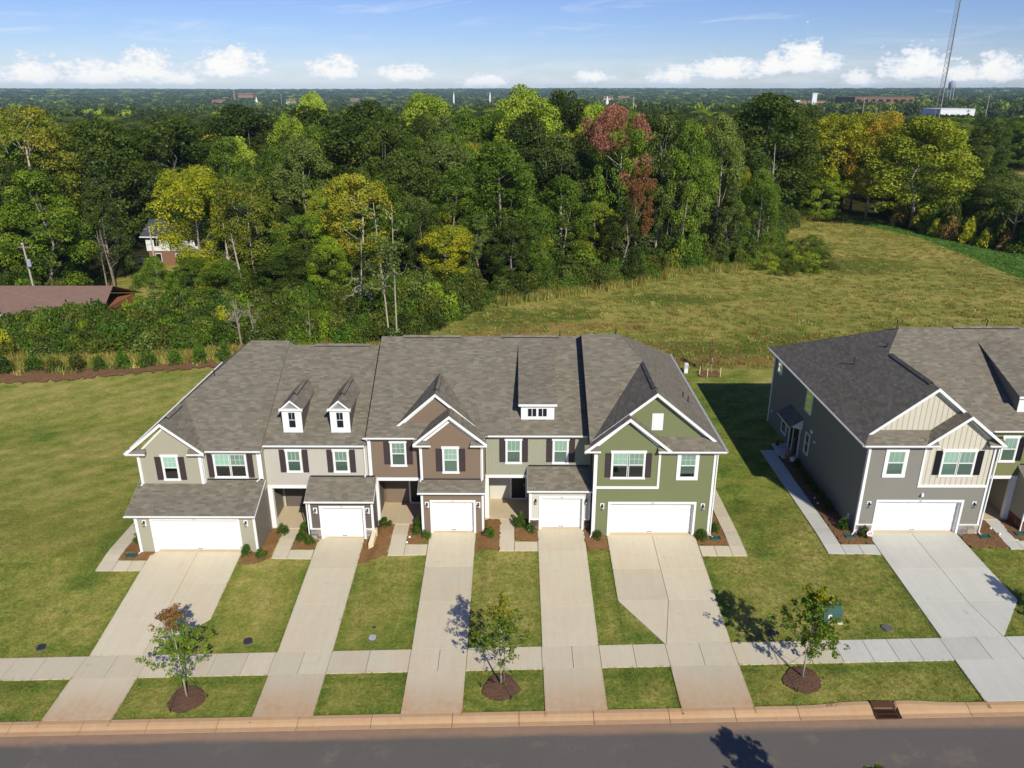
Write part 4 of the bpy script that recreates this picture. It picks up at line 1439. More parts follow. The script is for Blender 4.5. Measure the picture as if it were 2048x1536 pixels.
zp, ze = 7.3, 5.5
xp, sl_ = -3.82, .83
roof_plane(u3, [(-5.98, 41.1, ze), (xp, 41.1, zp), (xp, yv(zp), zp), (-5.98 + (5.71 - ze) / sl_, 41.6, 5.71), (-5.98, 41.3, ze)])
roof_plane(u3, [(-1.65, 41.1, ze), (xp, 41.1, zp), (xp, yv(zp), zp), (-1.65 - (5.71 - ze) / sl_, 41.6, 5.71), (-1.65, 41.3, ze)])
Fg = front(41.1)
rake_pair(u3, Fg, -6.0, -1.63, xp, ze + .015, zp + .015, .2, .03)
rake_pair(u3, Fb, -5.7, -1.93, -3.8, 5.4, 6.98, .18, .03)
for (q0, q1) in ((-5.98, xp), (-1.65, xp)):
    b = MB(); b.poly([(q0, 41.12, ze - .1), (q1, 41.12, zp - .1), (q1, 41.4, zp - .1), (q0, 41.4, ze - .1)]); b.build('soffit', M['soffit'], u3)
eave_return(u3, Fb, -5.95, -4.95, 5.42, .3, .22); eave_return(u3, Fb, -2.6, -1.68, 5.42, .3, .22)
downspout(u3, [(-5.62, 41.08, 5.3), (-5.62, 41.3, 5.1), (-5.6, 41.33, 3.15), (-5.66, 41.15, 3.0)])
downspout(u3, [(-1.95, 41.08, 5.3), (-1.95, 41.3, 5.1), (-1.95, 41.33, 3.15), (-1.98, 41.15, 3.05)])
# upper gable set back on the roof
Yg = 42.6; Fg2 = front(Yg)
xp2, zp2 = -4.72, 8.16
b = MB(); b.extrude([(-6.95, Yg, 6.1), (-2.5, Yg, 6.1), (-4.72, Yg, 8.05)], (0, .1, 0)); b.build('gable_wall', M['u3'], u3)
siding(u3, Fg2, [[(-6.75, 6.25), (-2.7, 6.25), (-4.72, 7.98)]], M['u3'])
roof_plane(u3, [(-7.2, 42.4, 6.02), (xp2, 42.4, zp2), (xp2, yv(zp2), zp2), (-7.15, yv(6.1), 6.1)])
roof_plane(u3, [(-2.24, 42.4, 6.02), (xp2, 42.4, zp2), (xp2, yv(zp2), zp2), (-2.3, yv(6.1), 6.1)])
rake_pair(u3, front(42.4), -7.25, -2.2, xp2, 6.0, 8.18, .19, .03)
rake_pair(u3, Fg2, -7.0, -2.4, -4.72, 6.02, 8.02, .15, .03)
ridge_vent(u3, (xp2, 43.2, zp2), (xp2, 45.6, zp2), slope=.83)

u4P = dict(
    fl=0, xl=-1.76, xr=4.6, Yw=42.05, mat=M['u4'], kind='shake', beam=2.84, plane=(41.75, 5.8, .524),
    garage=(.9, 4.52, 40.75), gtop=2.62, upper=[[(-1.75, 3.04), (4.6, 3.04), (4.6, 5.7), (-1.75, 5.7)]], gutters=[(-1.6, 4.55)], beamx=(-1.75, .9),
    windows=[(-.55, .42, 3.88, 5.34, dict(grid='v')), (2.28, 3.24, 3.88, 5.34, dict(grid='v'))],
    shutters=[(-.92, -.57, 3.9, 5.42), (.45, .80, 3.9, 5.42), (1.9, 2.25, 3.9, 5.42), (3.27, 3.62, 3.9, 5.42)],
    porch=(-1.6, .9), pillar=(-1.84, -1.58), num='181', gmat=M['u4g'], gkind='vert', base='brick_dark', gdoor=(1.59, 4.05), door=(-.2, .7),
    lean=(.76, 4.6, 40.45, 2.8, 42.04, 3.66), vents=[(-.9, 2.9)], backsid=M['u4g'], lampblock=False,
    spouts=[[(.92, 40.42, 2.72), (.9, 40.65, 2.5), (.9, 40.68, .08), (.85, 40.5, 0)]])
u4, rz4 = middle_house('khaki shingled townhouse with one wide white shed dormer', 'townhouse', u4P)
shed_dormer(u4, .38, 2.38, 42.85, 6.3, 7.42, 48.6, 9.38, M['u4'], None)

# the neighbour of the grey end house: same plan, thirty metres on
dX = 29.75
u7P = dict(u4P)
sh = lambda t: tuple(v + dX for v in t)
u7P.update(xl=28.02, xr=34.35, mat=M['u7'], plane=(41.75, 6.15, .565), garage=(30.6, 34.27, 40.75), upper=[[(28.0, 3.04), (34.3, 3.04), (34.3, 6.0), (28.0, 6.0)]],
           gutters=[(28.3, 34.3)], beamx=(28.0, 30.65),
           windows=[(29.15, 30.12, 4.05, 5.56, dict(grid='v')), (32.03, 32.99, 4.05, 5.56, dict(grid='v'))],
           shutters=[(28.78, 29.13, 4.05, 5.6), (30.15, 30.5, 4.05, 5.6), (31.65, 32.0, 4.05, 5.6), (33.02, 33.37, 4.05, 5.6)], shm=M['shutter_black'],
           porch=(28.03, 30.3), pillar=(30.3, 30.62), num='189', gmat=M['u1'], base='brick_red', gdoor=sh((1.59, 4.05)), door=(28.3, 29.1), pmat=M['u7'], backsid=M['u7'],
           lean=(30.46, 34.35, 40.45, 3.0, 42.04, 3.8), vents=[(28.9, 33.2)], gtop=2.8, spouts=[[(30.6, 40.42, 2.9), (30.58, 40.65, 2.7), (30.58, 40.68, .08), (30.5, 40.5, 0)]])
u7, rz7 = middle_house('moss green townhouse cut by the right frame edge, beside the grey house', 'townhouse', u7P)
shed_dormer(u7, 30.2, 32.2, 43.0, 6.75, 7.9, 48.6, 9.9, M['u6'], None)

# ---- end houses ------------------------------------------------------------
def end_house(label, X0, sg, P):
    """hip ended house; t runs from the free side eave inwards: X = X0 + sg*t"""
    X = lambda t: X0 + sg * t
    T = empty('townhouse', (X(4), 40.4, 0), label, 'townhouse', 'townhouses facing the street')
    ze, sl, Ye = P['ze'], P['sl'], P['Ye']; Yw = P['Yw']
    fz, fy, fs = P['plane']        # main front plane
    zr = ze + sl * 4.0             # forward ridge
    yR = fy + (zr - fz) / fs
    za, ta = P['apex']; ya = P['ya']; yb = P['yb']
    t2 = P['t2']; z2 = zr - sl * (t2 - 4.0); t1 = t2 - (z2 - ze) / sl; tF = t2 + (z2 - ze) / sl
    xi = P['xi']                   # party side (t)
    Yg = Yw + .65; Yr = Yg - .3
    mat, cmat = P['mat'], P['cmat']
    F = front(Yw)
    ai = lambda z: z
    aps = P['aps']                # slope of the apron plane
    za_ = lambda y: ze + aps * (y - Ye)
    # side plane with the forward ridge
    tr0 = (za_(Yr) - ze) / sl
    roof_plane(T, [(X(0), Ye, ze), (X(tr0), Yr, za_(Yr)), (X(4), Yr, zr), (X(4), yR, zr), (X(ta), ya, za), (X(0), yb, ze)])
    # inner plane of both gables
    yv2 = lambda z: fy + (z - fz) / fs
    roof_plane(T, [(X(tF), Ye, ze), (X(t2), Ye, z2), (X(t2), Yr, z2), (X(4), Yr, zr), (X(4), yR, zr), (X(tF), yv2(ze), ze)] if yv2(ze) > Ye + .05 else
               [(X(tF), Ye, ze), (X(t2), Ye, z2), (X(t2), Yr, z2), (X(4), Yr, zr), (X(4), yR, zr)])
    # small gable, outer plane
    tv = t1 + (za_(Yg) - ze) / sl
    roof_plane(T, [(X(t1), Ye, ze), (X(t2), Ye, z2), (X(t2), Yg, z2), (X(tv), Yg, za_(Yg))])
    # apron
    tq = (za_(Yg) - ze) / sl
    roof_plane(T, [(X(0), Ye, ze), (X(tq), Yg, za_(Yg)), (X(tv), Yg, za_(Yg)), (X(t1), Ye, ze)])
    # front plane behind the gables, to the ridge
    pts = [(X(4), yR, zr), (X(ta), ya, za), (X(xi), ya, za)]
    yi = max(Ye + .1, yv2(ze)) if xi >= tF else yv2(zr - sl * (xi - 4.0))
    if xi >= tF:
        pts += [(X(xi), yv2(ze), ze), (X(tF), yv2(ze), ze)]
    else:
        pts += [(X(xi), yi, zr - sl * (xi - 4.0))]
    roof_plane(T, pts)
    roof_plane(T, [(X(ta), ya, za), (X(xi), ya, za), (X(xi), yb, ze), (X(0), yb, ze)])
    # body
    wl_, wr_ = sorted((X(.45), X(min(xi, 7.55) if P.get('wi') is None else P['wi'])))
    a0, a1 = P['gdoor']; fl = 0
    solid(T, wl_, wr_, Yw + .3, yb - .4, 2.5, ze - .05, P['side'], 'wall')
    solid(T, wl_, wr_, 46.8, yb - .4, -.4, 2.5, P['side'], 'wall')
    for (x0, x1) in ((wl_, wl_ + .15), (wr_ - .15, wr_)):
        solid(T, x0, x1, Yw + .01, 46.8, -.4, 2.5, P['side'], 'wall')
    solid(T, wl_, a0, Yw + .01, Yw + .15, -.3, 2.5, mat, 'wall'); solid(T, a1, wr_, Yw + .01, Yw + .15, -.3, 2.5, mat, 'wall')
    solid(T, wl_, wr_, Yw + .01, Yw + .3, 2.13, ze - .05, mat, 'wall')
    solid(T, wl_ + .15, wr_ - .15, 42.5, 42.6, -.1, 2.5, M['dark'], 'garage_back')
    b = MB(); b.box(wl_ + .15, wr_ - .15, Yw + .1, 42.5, -.3, -.02); b.build('garage_floor', M['porch'], T)
    # front cladding
    q = P['panel']                # (x0,x1,zbottom) of the framed upper panel
    tr = .13; z0 = P['z0']; zt = 2.13 + .15
    plain = [[(wl_ + .12, z0), (a0 - tr, z0), (a0 - tr, 3.1), (wl_ + .12, 3.1)], [(a1 + tr, z0), (wr_ - .12, z0), (wr_ - .12, 3.1), (a1 + tr, 3.1)], [(a0 - tr, zt), (a1 + tr, zt), (a1 + tr, 3.1), (a0 - tr, 3.1)]]
    oth = (wl_ + .12, q[0]) if q[1] > wr_ - .3 else (q[1], wr_ - .12)
    plain.append([(oth[0], 3.1), (oth[1], 3.1), (oth[1], ze - .05), (oth[0], ze - .05)])
    siding(T, F, plain, mat)
    x2 = X(t2); hw = (z2 - .32 - ze) / sl
    pz = q[2]
    pp = [[(q[0] + .12, pz + .15), (q[1] - .12, pz + .15), (q[1] - .12, ze - .1), (q[0] + .12, ze - .1)], [(x2 - hw, ze - .1), (x2 + hw, ze - .1), (x2, ze - .1 + hw * sl)]]
    (board_siding(T, F, pp, cmat, M['u6batten'], .31, x2 + .12) if P['bb'] else siding(T, F, pp, cmat))
    trim(T, F, q[0], q[0] + .13, pz, ze - .08, 'panel_trim', d=.055); trim(T, F, q[0] + .13, q[1], pz, pz + .16, 'panel_trim', d=.055) if not P['flip'] else None
    if P['flip']:
        trim(T, F, q[1] - .13, q[1], pz, ze - .08, 'panel_trim', d=.057); trim(T, F, q[0] + .13, q[1] - .13, pz, pz + .16, 'panel_trim', d=.055)
    for x in (wl_ - .02, wr_ - .13): trim(T, F, x, x + .15, -.12, ze - .08, 'corner_board', d=.05)
    fs_ = X(.45); trim(T, Fr('X', fs_, -sg), Yw - .03, Yw + .14, -.12, ze - .08, 'corner_board', d=.03)
    # gable triangles
    b = MB(); b.extrude([(X(t1) , Yw + .02, ze - .1), (X(tF), Yw + .02, ze - .1), (X(t2), Yw + .02, z2 - .12)], (0, .2, 0)); b.build('gable_wall', cmat, T)
    b = MB(); b.extrude([(X(.2), Yg + .01, ze - .05), (X(7.8), Yg + .01, ze - .05), (X(4), Yg + .01, zr - .12)], (0, .15, 0)); b.build('gable_wall', cmat, T)
    za2 = za_(Yg); hw2 = (zr - .3 - za2) / sl
    P2 = [[(X(4) - hw2, za2), (X(4) + hw2, za2), (X(4), za2 + hw2 * sl)]]
    Fg_ = front(Yg)
    (board_siding(T, Fg_, P2, cmat, M['u6batten'], .31, X(4)) if P['bb'] else siding(T, Fg_, P2, cmat))
    xs2 = sorted((X(t1), X(tF)))
    rake_pair(T, front(Ye), xs2[0] - .03, xs2[1] + .03, x2, ze + .02, z2 + .02, .2, .03)
    rake_pair(T, F, xs2[0] + .3, xs2[1] - .3, x2, ze - .1, z2 - .2, .12, .04)
    xs4 = sorted((X(tr0), X(8 - tr0)))
    rake_pair(T, front(Yr), xs4[0], xs4[1], X(4), za_(Yr) + .02, zr + .02, .2, .03)
    rake_pair(T, Fg_, xs4[0] + .35, xs4[1] - .35, X(4), za_(Yr) - .05 + .1, zr - .18, .12, .04)
    for (p_, q_, y0, y1, A, B) in ((X(t1), x2, Ye, Yw, ze, z2), (X(tF), x2, Ye, Yw, ze, z2), (X(tr0), X(4), Yr, Yg, za_(Yr), zr), (X(8 - tr0), X(4), Yr, Yg, za_(Yr), zr)):
        b = MB(); b.poly([(p_, y0 + .02, A - .1), (q_, y0 + .02, B - .1), (q_, y1, B - .1), (p_, y1, A - .1)]); b.build('soffit', M['soffit'], T)
    # gutters, returns
    ga, gb = sorted((X(-.02), X(t1 + .75)))
    gutter(T, front(Ye), ga, gb, ze - .005)
    fzb = MB(); fzb.box(ga, gb, Ye, Ye + .02, ze - .16, ze - .06); fzb.build('fascia', M['white'], T)
    r0, r1 = sorted((X(t1 + .05), X(t1 + .75))); eave_return(T, F, r0, r1, ze - .02, Yw - Ye - .02, .28)
    r0, r1 = sorted((X(tF - .85), X(tF + .05))); eave_return(T, F, r0, r1, ze - .02, Yw - Ye - .02, .28)
    b = MB(); b.box(min(X(0), X(.45)), max(X(0), X(.45)), Ye + .1, yb - .1, ze - .16, ze - .1); b.build('soffit', M['soffit'], T)
    gutter(T, Fr('X', X(0), -sg), Ye, yb, ze - .005)
    party(T, min(X(xi), X(xi - .1)), .1, [(fy + .1, ze - .2), (fy + .1, ze), (ya, za - .04), (yb - .2, ze)], P.get('party', M['vent_black']))
    ridge_vent(T, (X(4), Yr + .9, zr), (X(4), yR - .4, zr), slope=sl)
    garage_door(T, F, a0, a1, 0, 2.13, 8, number=P['num'], rec=.28)
    if P['base']:
        for (u, v_) in ((wl_ - .02, a0 - tr), (a1 + tr, wr_ + .02)):
            trim(T, F, u, v_, .58, .64, 'sill_board', d=.085); veneer(T, F, u, v_, -.1, .58, M['stone'], 4, .36, int(u) + 50)
    for x in P['lamps']: lamp(T, F, x, 1.98)
    return T


u5 = end_house('olive green end townhouse with nested gables and a double garage', 12.05, -1, dict(
    ze=5.7, sl=.8225, Ye=39.8, Yw=40.1, plane=(5.7, 39.8, .524), apex=(10.08, 5.3), ya=48.2, yb=57.2, t2=5.55, aps=.524, xi=7.72, wi=7.4,
    mat=M['u5'], cmat=M['u5'], side=M['u5'], gdoor=(5.64, 10.58), panel=(4.65, 8.42, 3.15), flip=True, z0=-.05, bb=False, base=False, num='150', lamps=(5.17, 11.1)))
F5 = front(40.1)
window(u5, F5, 5.57, 7.54, 3.9, 5.47, n=2, blind_to=.42, lower='open', label='double window with raised blinds')
shutter(u5, F5, 5.22, 5.55, 3.9, 5.45); shutter(u5, F5, 7.56, 7.9, 3.9, 5.45)
window(u5, F5, 9.37, 10.63, 3.92, 5.38, casing=.19, head=.19, sill=.18, headx=.0, blind_to=.16)
vb = MB(); vb.fbox(front(40.75), 7.88, 8.52, 0, .05, 6.62, 7.66); vb = vb.build('gable_louvre', M['white'], u5)
for i in range(7):
    b = MB(); z = 6.76 + i * .115; b.fbox(front(40.75), 7.97, 8.43, .05, .068, z, z + .06); b.build('louvre_slat', M['white_dull'], vb)
downspout(u5, [(4.62, 39.78, 5.6), (4.6, 40.0, 5.4), (4.6, 40.02, .1), (4.5, 39.8, .02)]); downspout(u5, [(11.66, 39.85, 5.55), (11.67, 40.0, 5.4), (11.67, 40.02, .1), (11.8, 39.85, .02)])
vent_pipe(u5, 10.55, 45.1, 5.7 + .8225 * (12.05 - 10.55), .35); vent_pipe(u5, 10.85, 44.9, 5.7 + .8225 * (12.05 - 10.85), .35)

u6 = end_house('warm grey end townhouse with cream board gables and a long shaded side wall', 20.0, 1, dict(
    ze=6.0, sl=.80, Ye=40.0, Yw=40.4, plane=(6.15, 41.75, .565), apex=(10.3, 5.375), ya=49.1, yb=57.9, t2=5.75, aps=.49, xi=8.05, wi=7.8,
    mat=M['u6'], cmat=M['u6c'], side=M['u6'], gdoor=(21.55, 26.48), panel=(23.65, 27.72, 3.12), flip=False, z0=.64, bb=True, base=True, num='187', lamps=(21.02, 27.24)))
F6 = front(40.4)
window(u6, F6, 21.45, 22.77, 3.96, 5.45, casing=.19, head=.19, sill=.18, headx=0, grid='v')
window(u6, F6, 24.74, 26.7, 3.92, 5.45, n=2, grid='v')
shutter(u6, F6, 24.34, 24.7, 3.94, 5.5, M['shutter_black']); shutter(u6, F6, 26.76, 27.12, 3.94, 5.5, M['shutter_black'])
XW = 20.45
FL = Fr('X', XW, -1)
siding(u6, FL, [[(40.55, -.1), (57.4, -.1), (57.4, 5.9), (40.55, 5.9)]], M['u6'])
trim(u6, FL, 57.3, 57.5, -.1, 5.9, 'corner_board', d=.04)
F_l = Fr('X', XW - .02, -1)
window(u6, F_l, 55.5, 56.5, 4.6, 5.45, grid=False, head=.08, sill=.08, headx=0, lower='open', blind_to=.99)
window(u6, F_l, 49.1, 50.25, 4.0, 5.5, grid=False, head=.08, sill=.08, headx=0, lower='open', blind_to=.5)
window(u6, F_l, 53.15, 54.2, .62, 2.25, grid=False, head=.08, sill=.08, headx=0, lower='open', blind_to=.5)
window(u6, F_l, 48.65, 49.45, 1.15, 2.55, grid=False, head=.08, sill=.08, headx=0, lower='open', blind_to=.5)
en = MB()
en.fbox(F_l, 50.42, 50.56, 0, .06, .05, 2.45); en.fbox(F_l, 52.3, 52.5, 0, .06, .05, 2.45); en.fbox(F_l, 51.62, 51.75, 0, .05, .05, 2.35); en.fbox(F_l, 50.56, 52.3, 0, .06, 2.35, 2.45)
en = en.build('entry_door', M['white'], u6)
b = MB(); b.fbox(F_l, 50.56, 51.62, 0, .03, .05, 2.35); b.build('door_leaf', M['black'], en)
b = MB(); b.fbox(F_l, 51.75, 52.3, 0, .03, .05, 2.35); b.build('sidelight', M['dark_glass'], en)
b = MB(); b.box(XW - 1.1, XW, 50.4, 52.9, -.2, .06); b.build('porch_floor', M['conc_new'], u6)
roof_plane(u6, [(XW - .95, 50.2, 2.62), (XW, 50.2, 3.2), (XW, 53.0, 3.2), (XW - .95, 53.0, 2.62)], 'porch_roof')
for y in (50.25, 52.85):
    b = MB(); b.extrude([(XW, y, 3.12), (XW, y, 2.35), (XW - .12, y, 2.35), (XW - .85, y, 2.58)], (0, .09, 0)); b.build('roof_bracket', M['white'], u6)
b = MB(); b.box(XW - .95, XW - .9, 50.2, 53.0, 2.46, 2.58); b.build('fascia', M['white'], u6)
for (y, z, s_) in ((48.5, 3.0, .14), (47.8, 2.55, .1), (56.6, 1.1, .09), (41.3, .75, .09), (41.3, .55, .09)):
    b = MB(); b.fbox(F_l, y - s_, y + s_, 0, .09, z - s_ * .8, z + s_ * .8); b.build('wall_vent', M['white_dull'], u6)
b = MB(); b.fbox(F6, 23.98, 24.1, .0, .12, 2.62, 2.74); b.fbox(F6, 23.94, 24.06, .1, .2, 2.58, 2.66); b.build('security_camera', M['white'], u6)
downspout(u6, [(20.42, 39.95, 5.9), (20.4, 40.25, 5.7), (20.38, 40.3, .15), (20.2, 40.1, .05)]); downspout(u6, [(27.85, 40.0, 5.9), (27.86, 40.25, 5.7), (27.86, 40.3, .15), (27.95, 40.1, .05)])
vent_pipe(u6, 22.46, 48.4, 6 + .8 * 2.46, .5); vent_pipe(u6, 24.2, 47.9, 6 + .8 * 4.2, .25)
vent_pipe(u6, 25.2, 49.1, 10.3, .5, hook=True, r=.035); vent_pipe(u7, 31.1, 49.1, rz7, .45, hook=True, r=.035)
vent_pipe(u4, 3.0, 49.3, rz4, .35, r=.03)
vent_pipe(u5, 6.6, 48.4, 10.0, .4, r=.03)

# ---- the first house, garage pushed forward -------------------------------
T = u1 = empty('townhouse', (-18.5, 39.5, -.6), 'pale khaki end townhouse with a low double garage in front, leftmost of the row', 'townhouse', 'townhouses facing the street')
ze, zp1, xp1, sl1 = 5.05, 6.93, -20.52, .82
fp = lambda y: 5.09 + .527 * (y - 41.05)
yf = lambda z: 41.05 + (z - 5.09) / .527
zr1 = fp(49.1); ta = (zr1 - ze) / sl1
roof_plane(T, [(-22.8, 40.75, ze), (xp1, 40.75, zp1), (xp1, yf(zp1), zp1), (-22.8 + ta, 49.1, zr1), (-22.8, 57.1, ze)])
roof_plane(T, [(-18.25, 40.75, ze), (xp1, 40.75, zp1), (xp1, yf(zp1), zp1), (-18.25, 41.05, 5.09)])
roof_plane(T, [(-18.25, 41.05, 5.09), (-14.98, 41.05, 5.09), (-14.98, 49.1, zr1), (-22.8 + ta, 49.1, zr1), (xp1, yf(zp1), zp1)])
roof_plane(T, [(-22.8 + ta, 49.1, zr1), (-14.98, 49.1, zr1), (-14.98, 57.1, ze), (-22.8, 57.1, ze)])
party(T, -15.1, .12, [(41.3, ze - .2), (41.3, fp(41.3) - .03), (49.1, zr1 - .03), (57, ze)], M['u1'])
solid(T, -22.3, -15.1, 41.36, 56.7, 2.6, 4.98, M['u1']); solid(T, -22.3, -18.5, 41.06, 41.4, 2.6, 4.98, M['u1'])
solid(T, -22.25, -15.1, 44.5, 56.7, -1.0, 2.6, M['u1'])
Fa, Fc = front(41.05), front(41.35)
siding(T, Fa, [[(-22.15, 2.9), (-18.7, 2.9), (-18.7, 5.0), (-22.15, 5.0)], [(-22.1, 5.0), (-18.7, 5.0), (-20.5, 6.48)]], M['u1'])
siding(T, Fc, [[(-18.5, 3.0), (-15.35, 3.0), (-15.35, 5.0), (-18.5, 5.0)]], M['u1'])
b = MB(); b.extrude([(-22.3, 41.06, 4.95), (-18.5, 41.06, 4.95), (-20.52, 41.06, 6.7)], (0, .15, 0)); b.build('gable_wall', M['u1'], T)
for x in (-22.32, -18.7): trim(T, Fa, x, x + .17, 2.85, 4.95, 'corner_board', d=.05)
trim(T, Fr('X', -18.5, 1), 41.05, 41.35, 2.9, 4.95, 'corner_board', d=.03)
trim(T, Fc, -15.35, -15.08, 2.95, 4.98, 'corner_board', d=.05); trim(T, Fr('X', -15.1, 1), 41.35, 41.85, 2.3, 4.98, 'side_board', mat=M['u1'], d=.02)
rake_pair(T, front(40.75), -22.83, -18.22, xp1, ze + .02, zp1 + .02, .2, .03)
rake_pair(T, Fa, -22.2, -18.6, -20.5, 5.0, 6.6, .12, .04)
for q0 in (-22.8, -18.25):
    b = MB(); b.poly([(q0, 40.77, ze - .1), (xp1, 40.77, zp1 - .1), (xp1, 41.05, zp1 - .1), (q0, 41.05, ze - .1)]); b.build('soffit', M['soffit'], T)
eave_return(T, Fa, -22.75, -21.7, 5.0, .3, .24); eave_return(T, Fa, -19.2, -18.3, 5.0, .3, .24)
gutter(T, front(41.05), -18.25, -15.0, 5.08); b = MB(); b.box(-18.3, -15.0, 41.05, 41.07, 4.94, 5.03); b.build('fascia', M['white'], T)
b = MB(); b.box(-18.3, -15.0, 41.07, 41.36, 4.95, 5.0); b.build('soffit', M['soffit'], T)
gutter(T, Fr('X', -22.8, -1), 40.75, 57.1, 5.04)
window(T, Fa, -20.9, -19.93, 3.24, 4.70, lower='open', grid=True); shutter(T, Fa, -21.3, -20.94, 3.18, 4.70); shutter(T, Fa, -19.9, -19.55, 3.18, 4.70)
window(T, Fc, -17.97, -15.98, 3.25, 4.72, n=2, lower='open', blind_to=.42); shutter(T, Fc, -18.33, -17.99, 3.19, 4.72); shutter(T, Fc, -15.95, -15.6, 3.19, 4.72)
u1_ref[0] = T
garage_bay(T, -22.1, -15.12, 39.15, -.6, 1.82, '171', M['u1'], 'lap', None, 44.4, cols=8, dx=(-21.12, -16.16))
lean_roof(T, -22.52, -15.0, 38.85, 1.99, 41.34, 3.06, side=M['u1'])
ridge_vent(T, (xp1, 41.7, zp1), (xp1, 43.7, zp1), slope=.8)
vent_pipe(T, -19.2, 46.3, fp(46.3) - .3, .7)
downspout(T, [(-22.2, 40.7, 4.95), (-22.2, 40.98, 4.75), (-22.18, 41.0, 3.0), (-22.3, 40.85, 2.85)])
downspout(T, [(-15.3, 41.0, 5.0), (-15.28, 41.28, 4.8), (-15.26, 41.29, 3.15), (-15.45, 41.1, 3.02)])
downspout(T, [(-22.1, 38.83, 1.9), (-22.1, 39.08, 1.7), (-22.08, 39.1, -.55), (-22.2, 38.9, -.68)])

# the roof of one more house beyond the moss green one
u8 = empty('townhouse', (38, 42, 0), 'townhouse of which only a blue grey roof corner shows at the right edge', 'townhouse', 'townhouses facing the street')
solid(u8, 34.4, 41, 42.3, 57, -.4, 6.3, M['u6'])
roof_plane(u8, [(34.38, 41.75, 6.2), (41.2, 41.75, 6.2), (41.2, 49.1, 10.35), (34.38, 49.1, 10.35)])
roof_plane(u8, [(34.38, 49.1, 10.35), (41.2, 49.1, 10.35), (41.2, 57.2, 6), (34.38, 57.2, 6)])
roof_plane(u8, [(34.9, 50.6, 10.0), (38.5, 50.6, 11.3), (38.5, 51.4, 11.3), (34.9, 51.4, 10.0)])
slant(u8, front(50.6), (34.8, 10.0), (38.5, 11.34), .14, .03)

# ------------------------------------------------------------------ foliage
def leaf_cloud(centers, radii, n, size, rng, up=.35, flat=.75, inner=.55, aspect=1.0, jit=.55):
    """quads scattered over many small clumps: (verts, faces, per-face random)"""
    centers = np.asarray(centers, float); radii = np.asarray(radii, float)
    wts = radii ** 2; wts = wts / wts.sum()
    idx = rng.choice(len(centers), n, p=wts)
    d_ = rng.normal(size=(n, 3)); d_[:, 2] += up; d_ /= np.linalg.norm(d_, axis=1)[:, None]
    r = radii[idx] * (inner + (1 - inner) * rng.random(n) ** .5)
    p = centers[idx] + d_ * r[:, None] * np.array([1, 1, flat])
    nrm = d_ + rng.normal(size=(n, 3)) * jit; nrm /= np.linalg.norm(nrm, axis=1)[:, None]
    a = np.cross(nrm, rng.normal(size=(n, 3))); a /= np.linalg.norm(a, axis=1)[:, None]
    b_ = np.cross(nrm, a)
    s_ = size * (.6 + .8 * rng.random(n))[:, None] / 2
    a = a * s_; b_ = b_ * s_ * aspect
    V_ = np.stack([p - a, p - b_ * .8, p + a, p + b_ * .8], 1).reshape(-1, 3)
    clr = rng.random(len(centers))[idx]
    lr = np.clip(.55 * clr + .45 * rng.random(n), 0, 1)
    return V_, lr


def leaf_mesh(name, V_, lr, mat):
    n = len(V_) // 4
    me = bpy.data.meshes.new(name)
    me.vertices.add(4 * n); me.vertices.foreach_set('co', V_.ravel())
    me.loops.add(4 * n); me.loops.foreach_set('vertex_index', np.arange(4 * n, dtype=np.int32))
    me.polygons.add(n); me.polygons.foreach_set('loop_start', np.arange(0, 4 * n, 4, dtype=np.int32)); me.polygons.foreach_set('loop_total', np.full(n, 4, dtype=np.int32))
    me.update()
    at = me.attributes.new('lr', 'FLOAT', 'FACE'); at.data.foreach_set('value', lr.astype(np.float32))
    me.materials.append(mat)
    return me


def limb(b, p, q, r0, r1, rng, bend=.12, seg=3, n=5):
    p = np.array(p, float); q = np.array(q, float); L = np.linalg.norm(q - p)
    path = [tuple(p)]
    for i in range(1, seg):
        t = i / seg
        path.append(tuple(p + (q - p) * t + rng.normal(size=3) * L * bend * .5))
    path.append(tuple(q))
    b.tube(path, r0, n, r1)
    return path


